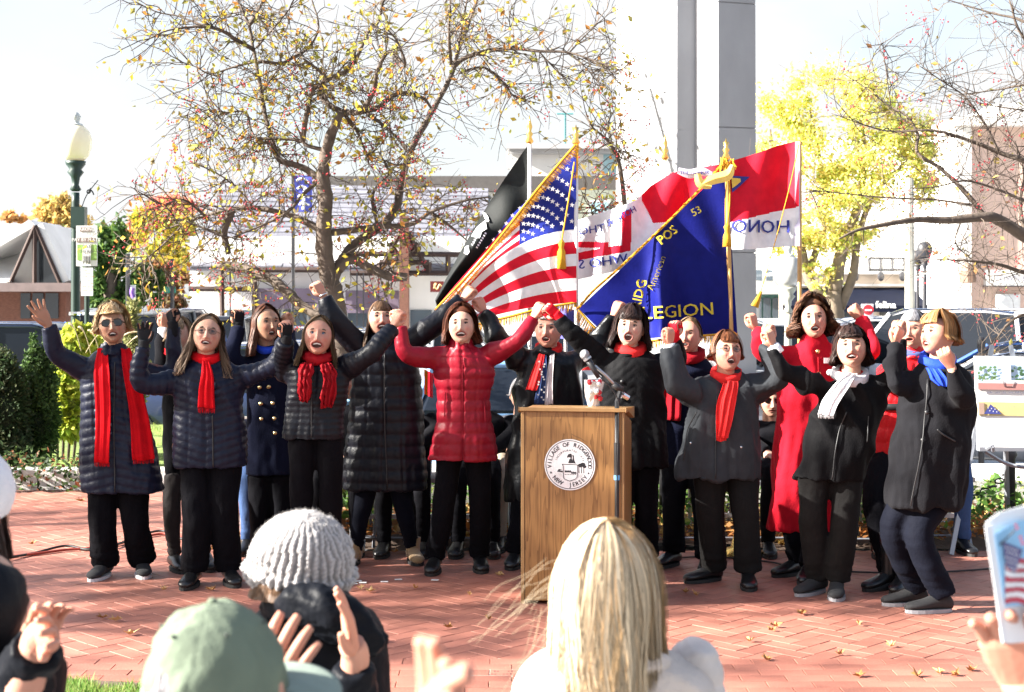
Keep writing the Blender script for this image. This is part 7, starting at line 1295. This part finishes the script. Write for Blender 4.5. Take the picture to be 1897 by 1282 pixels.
for k in range(40): a = W(1347+q.uniform(-14, 12), 300+q.uniform(-10, 8), YLg-.05+q.uniform(-.03, .03)); mb.tube([a, a+(q.uniform(-.02, .02), q.uniform(-.02, .01), -q.uniform(.03, .06))], .004, 4)
mb.build('gold_cord_knot', f_gold, lg); spear(lg, 1345, 292, YLg, .13); tassel(lg, [(1350, 318), (1352, 370), (1347, 420)], YLg, L_=.13); mb = MB(); mb.tube([W(1347, 318, YLg-.06), W(1344, 370, YLg-.06), W(1344, 420, YLg-.07)], .004, 5, 4); mb.build('cord', f_gold, lg)
lp2 = thing('flag_pole', 'slim white flag pole with gold tip standing before the monument', 'flag pole', W(1232, 1000, 10.4)*np.array((1, 1, 0))); pole(lp2, 1232, 296, 1232, 10.4, .01, polem); spear(lp2, 1232, 292, 10.4, .17)
# purple banner scrap between the white-haired man and the legion flag
pb = thing('purple_banner', 'purple-blue banner corner hanging behind the white-haired man', 'flag', W(1050, 1000, 10.2)*np.array((1, 1, 0)))
def fpb(u, t): return 1022+52*u, 566+10*u+t*(60-6*u), .03*math.sin(u*9)
patch('cloth', fpb, 12, 8, lambda u, t, x, y: 0, [cl2('purple_cloth', (.10, .10, .38))], pb, 10.2); mb = MB(); mb.tube([W(1048, 566, 10.25), np.array((W(1048, 900, 10.25)[0], 10.25, 0))], .012, 8); mb.build('pole', polem, pb)
fd2 = thing('fringed_flag_end', 'red and yellow fringed flag corner showing between dark coat and crimson coat', 'flag', W(795, 1000, 9.9)*np.array((1, 1, 0)))
def ff(u, t): return 786+16*u, 684+46*t+8*u, .02*math.sin(u*7)
patch('cloth', ff, 8, 8, lambda u, t, x, y: 0 if u > .35 else 1, [f_red, f_gold], fd2, 9.9)
# ================================================================== SMALL THINGS ON THE BRICKS
lm = mat('dry_leaf', (.34, .16, .05), .8, .25, 40)
lm2 = mat('dry_leaf_pale', (.5, .32, .14), .8, .25, 40)
rl_ = random.Random(12); lp_ = [(668, 1093), (770, 1092), (645, 1096), (686, 1098), (1430, 1170), (1436, 1163), (1592, 1160), (1485, 1140), (1830, 1173), (215, 1152), (190, 1147), (390, 1095), (303, 1095), (1800, 1245), (1700, 1255), (1740, 1250), (1770, 1254), (1592, 1256), (980, 1096), (905, 1150), (705, 1190), (870, 1105), (830, 1165), (1290, 1105), (1390, 1190), (1270, 1100), (730, 1025), (450, 1010), (150, 930), (60, 1010), (240, 1178), (300, 1190), (1420, 1225), (1650, 1200), (480, 1020), (395, 1020), (925, 1068), (1555, 1215)]
for k, (px, py) in enumerate(lp_):
    Y = GY(py); c_ = W(px, py, Y); s = rl_.uniform(.016, .034); a = rl_.uniform(0, 6.28); pts = []
    for i in range(14):
        q = i*2*PI/14; r_ = s*(1 if i % 2 == 0 else .55)*(1.25 if i in (0,) else 1)*(1-.25*abs(math.sin(q))); pts.append((c_[0]+math.cos(q+a)*r_*1.3, c_[1]+math.sin(q+a)*r_*1.1, .008+rl_.uniform(0, .022)+(.012 if i % 4 == 0 else 0)))
    V = np.array(pts+[(c_[0], c_[1], .006)]); m = MB(); m.add(V, [(i, (i+1) % 14, 14) for i in range(14)]); o = m.build('fallen_leaf', lm if k % 3 else lm2); tag(o, 'dry brown autumn leaf lying curled on the red bricks', 'leaf', 'fallen leaves on the plaza')
for k, (px, py) in enumerate([(648, 1078), (663, 1078), (672, 1081), (738, 1075), (712, 1079), (806, 1076), (655, 1083)]):
    Y = GY(py); c_ = W(px, py, Y); a = rl_.uniform(-.4, .4); m = MB(); m.box((c_[0]-.022, c_[1]-.012, .004), (c_[0]+.022, c_[1]+.012, .007), rot=a); tag(m.build('paper_scrap', line_m), 'small white paper scrap on the shaded bricks in front of the tan boots', 'litter', 'paper scraps')
wire_r = mat('orange_cable', (.35, .05, .03), .6); wire_b = mat('black_cable', (.02, .015, .015), .6)
for k, (lab, m_, dy, lift) in enumerate((('reddish extension cable snaking behind the first singers', wire_r, 0, 0), ('black cable twisted with the reddish one behind the first singers', wire_b, 5, .01))):
    pts = [(-60, 1040), (0, 1036), (60, 1030), (120, 1022), (165, 1019), (210, 1013), (250, 1002), (300, 992), (345, 998), (400, 985), (460, 980), (560, 988)]; P = []
    for i, (x, y) in enumerate(pts): yy = y+dy*math.sin(i*1.7); Y = GY(yy); v = W(x, yy, Y); v[2] = .012+lift*(i % 2); P.append(v)
    m = MB(); m.tube(P, .0085, 7, 8); tag(m.build('cable', m_, smooth=True), lab, 'cable')
m = MB(); P = []
for i, (x, y) in enumerate([(1180, 1045), (1300, 1034), (1420, 1043), (1500, 1058), (1700, 1064), (1900, 1052)]): Y = GY(y); v = W(x, y, Y); v[2] = .010; P.append(v)
m.tube(P, .006, 6, 8); tag(m.build('cable', wire_b, smooth=True), 'thin black cable lying behind the feet of the right-hand singers', 'cable')
m = MB(); a = W(862, 1246, GY(1246)); m.box((a[0], a[1]-.09, -.01), (a[0]+.42, a[1]+.05, .003)); es_ = m.build('engraved_stone', mat('engraved_granite', (.42, .42, .36), .8, .2, 60, .5, 90)); tag(es_, 'pale engraved stone strip set in the bricks before the lectern', 'stone')
m = MB()
for r_ in range(2): scribble(m, (a[0]+.21, a[1]+.0-.05*r_, .0045), (1, 0, 0), (0, 1, 0), .34, .024, r_)
tag(m.build('engraving', darkm, es_), kind='stuff')
# ================================================================== AUDIENCE
def hide(o): return o
# blond woman in cream cardigan
p = person('long-haired pale blond woman from behind in a cream cardigan, before the lectern', 2.78, (1124, 1112), [(1188, 1080, 1176), (1205, 1020, 1240), (1230, 960, 1300), (1262, 936, 1326), (1340, 925, 1338), (1500, 930, 1330)], None, face='pale', yaw=176, up=4, mouth=.1, coatm=cloth('cream_knit', (.62, .54, .48), .9, .1, bscale=90, bump=.5), group='audience in front', vox=.007, hs=1.02, thick=.5, fold=.008, headY=.0, coatname='cardigan',
  hair=None)
BL2 = ('pale_blond', (.56, .44, .29)); hair_mesh(p.root, p.M, p.hc, 1.0, BL2, dict(length=.19, vol=1.2, bangs=0, wave=.013, flare=.004, wid=.0019, hw=1.0), 5, 9500)
r = np.random.default_rng(3); m = MB()
for k in range(9):
    a = r.uniform(-1, 1); s0 = W(1060+r.normal()*26, 1090+r.uniform(-60, 60), 2.70+r.normal()*.02); L_ = r.uniform(.10, .22); dx = -r.uniform(.1, .9)*L_*.75; P = np.array([s0, s0+(dx*.35, -.01, -L_*.45), s0+(dx*.75, -.02, -L_*.8), s0+(dx*1.05+r.normal()*.01, -.02+r.normal()*.01, -L_*(1.0+r.normal()*.06))]); c_ = np.ones(3)*r.uniform(.6, 1.35); V, Fc = tube(P, [.0004, .0006, .0005, .0002], 3, 4); m.add(V, Fc, 0, c_)
for k in range(12):
    s0 = W(1040+r.normal()*16, 1060+r.uniform(-40, 60), 2.68); t = np.linspace(0, 1, 9); L_ = r.uniform(.06, .17); ph_ = r.uniform(0, 6); P = np.stack([s0[0]-L_*t, np.full(9, s0[1]), s0[2]-.04*t-.05*t*t+.012*np.sin(t*5+ph_)], 1); V, Fc = tube(P, [.0004, .0003], 3, 1); m.add(V, Fc)
m.build('hair_strands', mat('hair_pale_blond', BL2[1]), p.root, smooth=True, attr=True)
m = MB(); c0 = W(1132, 1216, 2.76); t = np.linspace(-2.4, 2.4, 30); P = np.stack([c0[0]+.088*np.sin(t), c0[1]-.010-.055*np.cos(t), c0[2]-.012+.012*np.cos(t)], 1); V, Fc = tube(P, .024, 12, 1); V = V+vnoise(V*np.array((1, 1, .05)), .01, 2)[:, None]*.0015; m.add(V, Fc); m.build('rib_collar', cloth('cream_knit', (.62, .54, .48)), p.coat, smooth=True)
p2 = person('seated neighbour in a cream puffer jacket right of the blond woman', 3.05, (1292, 1330), [(1222, 1262, 1300), (1214, 1250, 1316), (1206, 1246, 1322), (1204, 1244, 1326)][:0] or [(1204, 1262, 1308), (1216, 1250, 1324), (1240, 1242, 1334), (1300, 1240, 1345), (1500, 1240, 1350)], None, yaw=180, coatm=cloth('cream_nylon', (.62, .56, .52), .5, 0), puff=(.05, .006, 0, False), group='audience in front', mouth=.1, vox=.008, hs=.3, hair=None) if False else None
m = MB(); V, Fc = rings_loft([ell_ring(W(1288, y, 2.85), w/F_PX*2.85, .07, 24) for y, w in ((1196, 14), (1200, 30), (1212, 40), (1240, 46), (1290, 52), (1400, 56))]); V, Fc, N = remesh([(V, Fc)], .006, 2); V = V+N*(.006*np.abs(np.sin(PI*(V[:, 2]+.3*V[:, 0])/.045))**.5)[:, None]; m.add(V, Fc); m.build('puffer_sleeve', cloth('cream_nylon', (.62, .56, .52), .5, 0), p.root, smooth=True)
# grey beanie
p = person('person in a chunky grey ribbed knit beanie and black hooded coat, seen from behind', 3.35, (556, 1058), [(1122, 500, 652), (1140, 478, 690), (1170, 462, 706), (1220, 452, 714), (1300, 446, 716), (1500, 446, 716)], None, face='tan', yaw=150, up=-2, mouth=.1, coatm=cloth('black_coat_front', (.006, .007, .010), .5, 0, bscale=25, bump=.5), group='audience in front', vox=.008, hs=1.05, headY=0, thick=.7, fold=.012, hair=(BRN, dict(length=.05, vol=1.0, bangs=.05), 300))
def beanie(p, m_, nrib=38):
    nu, nv = 240, 84; M = rotm(R(0), R(4), R(7)); c_ = p.hc+np.array((0, .01, .012)); rows = []; cols = []
    for i in range(nv):
        t = i/(nv-1); ph = R(3)+R(109)*t; th = np.arange(nu)*2*PI/nu
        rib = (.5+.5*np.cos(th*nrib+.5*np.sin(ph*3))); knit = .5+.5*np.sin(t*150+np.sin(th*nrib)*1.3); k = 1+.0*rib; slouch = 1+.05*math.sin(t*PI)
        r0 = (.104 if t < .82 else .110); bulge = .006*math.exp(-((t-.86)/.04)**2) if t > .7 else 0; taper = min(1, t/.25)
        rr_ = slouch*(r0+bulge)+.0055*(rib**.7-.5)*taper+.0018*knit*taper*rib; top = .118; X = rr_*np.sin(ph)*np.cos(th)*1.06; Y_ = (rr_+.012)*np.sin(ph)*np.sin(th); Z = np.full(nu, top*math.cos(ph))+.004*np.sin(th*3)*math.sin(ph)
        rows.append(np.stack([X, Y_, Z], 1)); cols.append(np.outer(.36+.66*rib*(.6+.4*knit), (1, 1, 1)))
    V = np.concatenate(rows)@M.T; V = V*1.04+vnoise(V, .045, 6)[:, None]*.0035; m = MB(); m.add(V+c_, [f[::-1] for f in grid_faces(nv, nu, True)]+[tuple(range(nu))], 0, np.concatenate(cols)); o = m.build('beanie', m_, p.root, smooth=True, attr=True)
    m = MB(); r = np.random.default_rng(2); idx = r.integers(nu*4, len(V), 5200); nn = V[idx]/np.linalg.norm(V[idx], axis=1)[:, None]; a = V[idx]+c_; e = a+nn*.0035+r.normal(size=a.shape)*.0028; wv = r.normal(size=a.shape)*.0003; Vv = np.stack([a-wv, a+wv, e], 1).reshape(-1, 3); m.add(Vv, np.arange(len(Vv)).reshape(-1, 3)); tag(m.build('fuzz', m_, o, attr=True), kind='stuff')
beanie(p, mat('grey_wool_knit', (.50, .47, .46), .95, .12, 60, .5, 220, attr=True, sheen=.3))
m = MB(); V, Fc, N = remesh([tube(np.array([W(500, 1130, 3.3), W(560, 1118, 3.22), W(630, 1140, 3.2), W(700, 1196, 3.25)]), [.03, .045, .05, .028], 14, 6), tube(np.array([W(610, 1135, 3.25), W(665, 1172, 3.2), W(708, 1200, 3.2)]), [.06, .045, .02], 12, 6)], .007, 2); V = V+N*(.006*vnoise(V, .07, 4))[:, None]; m.add(V, Fc); m.build('hood', cloth('black_coat_front', (.006, .007, .010)), p.coat, smooth=True)
def fhand(label, Wr, Hd, palm, kind, sl, flip=False, hs=1.0, root=None, sw=.05, ext=.28, col='pink', nm='sleeve', bend=(0, 0, -.3)):
    Wr, Hd = np.array(Wr), np.array(Hd); d = Hd-Wr; d /= np.linalg.norm(d); Fm = frame(d, palm); HV, HF = HANDF[kind]; HV = HV.copy(); HF_ = HF
    if flip: HV[:, 0] *= -1; HF_ = HF[:, ::-1]
    E = Wr-d*ext*.3+np.array(bend); r_ = root or thing('person', label, 'person', (Wr[0], Wr[1], 0), 'audience in front'); m = MB(); m.add(HV@Fm.T*hs+Wr, HF_, 0, (1, .9, .86)); m.add(*tube(np.array([Wr+d*.01, Wr-d*.05, E]), [.027, .029, .035], 14, 4)); bo = m.build('body' if root is None else 'hand', SK[col], r_, smooth=True, attr=True)
    for i, (x, L_) in enumerate(((-.031, .060), (-.0105, .074), (.0105, .080), (.0315, .070))): pass
    if sl is not None:
        c0 = Wr-d*.045; V, Fc, N = remesh([tube(np.array([c0, c0-d*.05+(E-c0)*.2, E, E+np.array((0, 0, -.25))]), [sw*.86, sw, sw*1.25, sw*1.6], 18, 5)], .007, 2); V = V+N*(.005*vnoise(V, .06, 8))[:, None]; m = MB(); m.add(V, Fc); m.build(nm, sl, r_, smooth=True)
    return r_
HANDF = {'open': hand_shape(.10, .6, .05, .0022), 'relax': hand_shape(.38, .35, .35, .0022), 'grip': hand_shape(.7, .1, .9, .0022), 'flat': hand_shape(.16, .12, .2, .0022)}
DKF = cloth('black_coat_front', (.006, .007, .010)); NVF = cloth('navy_coat_front', (.007, .009, .020), .6, 0, bscale=25, bump=.4)
# beanie wearer's clapping hands in front of the chest, a fingertip row shows at the right
fhand('', W(652, 1200, 2.98), W(645, 1150, 2.95), (-1, -.3, 0), 'flat', DKF, root=p.root, bend=(-.05, .05, -.2), hs=.92)
# green cap man
p = person('person in a faded sage green baseball cap clapping, seen from behind at the lower left', 1.98, (398, 1304), [(1420, 330, 490), (1450, 250, 570), (1520, 200, 620), (1700, 190, 630)], None, face='pink', yaw=150, up=2, mouth=.1, coatm=NVF, group='audience in front', vox=.009, headY=0, hs=1.0, hair=(GRYH, dict(length=.05, vol=1.04, bangs=.05), 500))
capm = cloth('sage_cotton', (.155, .19, .14), .9, .1, bscale=300, bump=.25); M = p.M; c_ = p.hc+np.array((0, 0, .014)); nu, nv = 120, 40; rows = []
for i in range(nv):
    ph = R(1)+R(93)*i/(nv-1); th = np.arange(nu)*2*PI/nu; seam = np.min(np.abs((th[:, None]-np.arange(6)*PI/3+PI) % (2*PI)-PI), axis=1); g_ = -.0018*np.exp(-(seam/.03)**2); X = (.090+g_)*math.sin(ph)*np.cos(th); Y_ = (.106+g_)*math.sin(ph)*np.sin(th); Z = np.full(nu, .125*math.cos(ph)); rows.append(np.stack([X, Y_, Z], 1))
V = np.concatenate(rows); V = V+vnoise(V, .07, 5)[:, None]*.0045*np.array((1, 1, 1)); m = MB(); m.add(V@M.T+c_, [f[::-1] for f in grid_faces(nv, nu, True)]+[tuple(range(nu))]); cap = m.build('cap', capm, p.root, smooth=True)
m = MB(); rows = []
for k, (dz) in enumerate((0, -.004)):
    for i in range(12):
        s = i/11; a = np.linspace(-1.12, 1.12, 25); r0 = .091+.074*s*np.cos(a*.78)**.6; rows.append(np.stack([r0*np.sin(a)*(.99-.06*s), -.112*np.cos(a)*(1-s)-(.112*np.cos(a)+.082*np.cos(a*.75))*s, np.full(25, .002+dz)-.03*s*np.abs(np.sin(a))**2-.008*s], 1))
V = np.concatenate(rows); Fc = grid_faces(12, 25)+[tuple(q+300 for q in f[::-1]) for f in grid_faces(12, 25)]+[(275+j, 275+j+1, 575+j+1, 575+j) for j in range(24)]; m.add(V@M.T+c_, Fc); m.build('brim', mat('pale_sage', (.21, .26, .22), .9, .1, 30, .2, 200), cap, smooth=True)
m = MB(); V, Fc = sphere((0, 0, .126), (.007, .007, .004), 12, 8); m.add(V@M.T+c_, Fc); m.build('button', capm, cap, smooth=True)
for k in range(6): a = k*PI/3+PI/6; q = np.array((.098*math.sin(R(42))*math.cos(a), .115*math.sin(R(42))*math.sin(a), .128*math.cos(R(42)))); m = MB(); V, Fc = sphere(q, .003, 8, 6); m.add(V@M.T+c_, Fc); m.build('eyelet', mat('eyelet', (.04, .05, .04), .6), cap)
fhand('', W(492, 1300, 2.28), W(548, 1160, 2.22), (.3, .9, .2), 'relax', NVF, root=p.root, bend=(-.05, -.02, -.25), hs=.95)
# close hands at the bottom
r_ = fhand('person below the frame edge whose two raised bare hands clap at the bottom centre', W(790, 1545, 1.17), W(828, 1330, 1.15), (-.9, -.45, 0), 'flat', None, flip=True, bend=(.02, .05, -.3))
fhand('', W(738, 1590, 1.10), W(752, 1400, 1.08), (.9, -.2, 0), 'relax', None, root=r_, bend=(-.08, .05, -.3)); m = MB(); 
for x, Y in ((800, 1.27), (720, 1.22)): b_ = W(x, 1820, Y); V, Fc = tube(np.array([b_+(0, 0, .05), b_-(0, 0, .3)]), [.05, .07], 16, 3); m.add(V, Fc)
m.build('sleeve', NVF, r_, smooth=True)
# left audience
p = person('person in a white knit cap and dark coat cut by the left picture edge', 3.2, (-66, 950), [(1030, -80, 10), (1050, -130, 25), (1100, -150, 30), (1300, -160, 30)], None, yaw=170, mouth=.1, coatm=DKF, group='audience in front', vox=.01, headY=0, hair=(DRK, dict(length=.10, vol=1.08, bangs=.05), 600))
V, Fc = sphere(p.hc+np.array((.005, 0, .045)), (.100, .11, .098), 40, 28); V = V+vnoise(V, .06, 2)[:, None]*.002; m = MB(); m.add(V, Fc); m.build('white_cap', mat('white_knit', (.75, .75, .78), .9, .05, 40, .4, 200), p.root, smooth=True)
p = person('person in a black hooded coat clapping at the lower left corner', 2.6, (-50, 1128), [(1165, -70, 30), (1185, -110, 70), (1220, -130, 108), (1260, -140, 118), (1330, -150, 124), (1500, -150, 128)], None, yaw=160, mouth=.1, coatm=DKF, group='audience in front', vox=.009, headY=0, thick=.7, fold=.012, hair=None)
m = MB(); V, Fc = sphere(p.hc+np.array((.0, -.015, .0)), (.094, .105, .096), 36, 26); V = V+vnoise(V, .09, 2)[:, None]*.006; m.add(V, Fc); m.build('hood', DKF, p.coat, smooth=True)
fhand('', W(78, 1186, 2.40), W(112, 1140, 2.28), (-.5, -.8, 0), 'relax', DKF, root=p.root, bend=(-.06, .02, -.2), hs=.8, sw=.05)
fhand('', W(66, 1196, 2.5), W(84, 1150, 2.48), (.5, -.8, 0), 'relax', None, root=p.root, flip=True, bend=(-.06, .02, -.2), hs=.75)
# right: programme in hand
r_ = fhand('person at the lower right edge whose dark sleeved hand holds up a programme', W(1888, 1262, 2.08), W(1862, 1160, 2.04), (-.35, -.9, 0), 'relax', NVF, flip=False, bend=(.03, .05, -.2), sw=.06)
pg = thing('programme', 'white folded programme with a printed American flag held at the right edge', 'programme', W(1870, 1060, 2.0)); 
def gq(px, py, Y=1.985, d=0): return W(px, py, Y-d)
def page(mb, pts, d, th=.002, mi=0): V = [gq(x, y, 1.985+.0012*(x-1825)*.4, d) for x, y in pts]; n = len(V); V2 = [v+np.array((0, th, 0)) for v in V]; mb.add(V+V2, [tuple(range(n))[::-1], tuple(range(n, 2*n))]+[(i, (i+1) % n, (i+1) % n+n, i+n) for i in range(n)], mi)
m = MB(); page(m, [(1827, 968), (1850, 950), (1905, 935), (1990, 930), (2010, 1180), (1872, 1192), (1856, 1190)], 0); m.build('back_page', mat('paper_white', (.78, .79, .82), .6, .03), pg); m = MB(); page(m, [(1825, 975), (1838, 972), (1868, 1180), (1858, 1192)], .012); m.build('spine', mat('paper_white', (.78,)*3), pg)
m = MB(); page(m, [(1843, 990), (1885, 965), (1990, 955), (2000, 1110), (1862, 1125)], .014, .0005); ph_ = m.build('sky_print', mat('print_skyblue', (.25, .5, .75), .5, .1), pg)
for k in range(9):
    m = MB(); P = []; n_ = 12; 
    top = [(1862+q*11, 1018+k*11+q*(5-.4*k)+5*math.sin(q*.9+k*.35)) for q in range(n_)]; bot = [(x, y+11.2) for x, y in top][::-1]; V = [gq(x, y, 1.985+.0012*(x-1825)*.4, .0155) for x, y in top+bot]; m.add(V, [(i, i+1, 2*n_-2-i, 2*n_-1-i) for i in range(n_-1)]); m.build('printed_stripe', mat('print_stripe_red', (.45, .04, .08), .5) if k % 2 == 0 else mat('paper_white', (.78,)*3), ph_)
m = MB(); V = [gq(x, y, 1.985+.0012*(x-1825)*.4, .017) for x, y in ((1858, 1003), (1895, 1018), (1888, 1040), (1880, 1062), (1866, 1052), (1860, 1030))]; m.add(V, [tuple(range(6))]); m.build('printed_canton', mat('print_canton', (.08, .08, .22), .5), ph_)
m = MB()
for i in range(5):
    for j in range(4): c_ = gq(1864+j*6.2+(i % 2)*3, 1014+i*9+j*2, 1.985+.0012*40*.4, .0185); m.add([c_+np.array((math.cos(q)*.0013, 0, math.sin(q)*.0013)) for q in np.arange(5)*1.256], [tuple(range(5))])
m.build('printed_star', mat('paper_white', (.78,)*3), ph_)
m = MB(); m.tube([gq(1852, 1010, 2.0, .018), gq(1880, 982, 2.0, .018)], .0012, 5); m.build('printed_staff', darkm, ph_); m = MB(); scribble(m, gq(1893, 1010, 2.01, .03), (.35, 0, -.93), (.93, 0, .35), .06, .008, 3); m.build('small_print', mat('print_stripe_red', (.45, .04, .08)), pg)
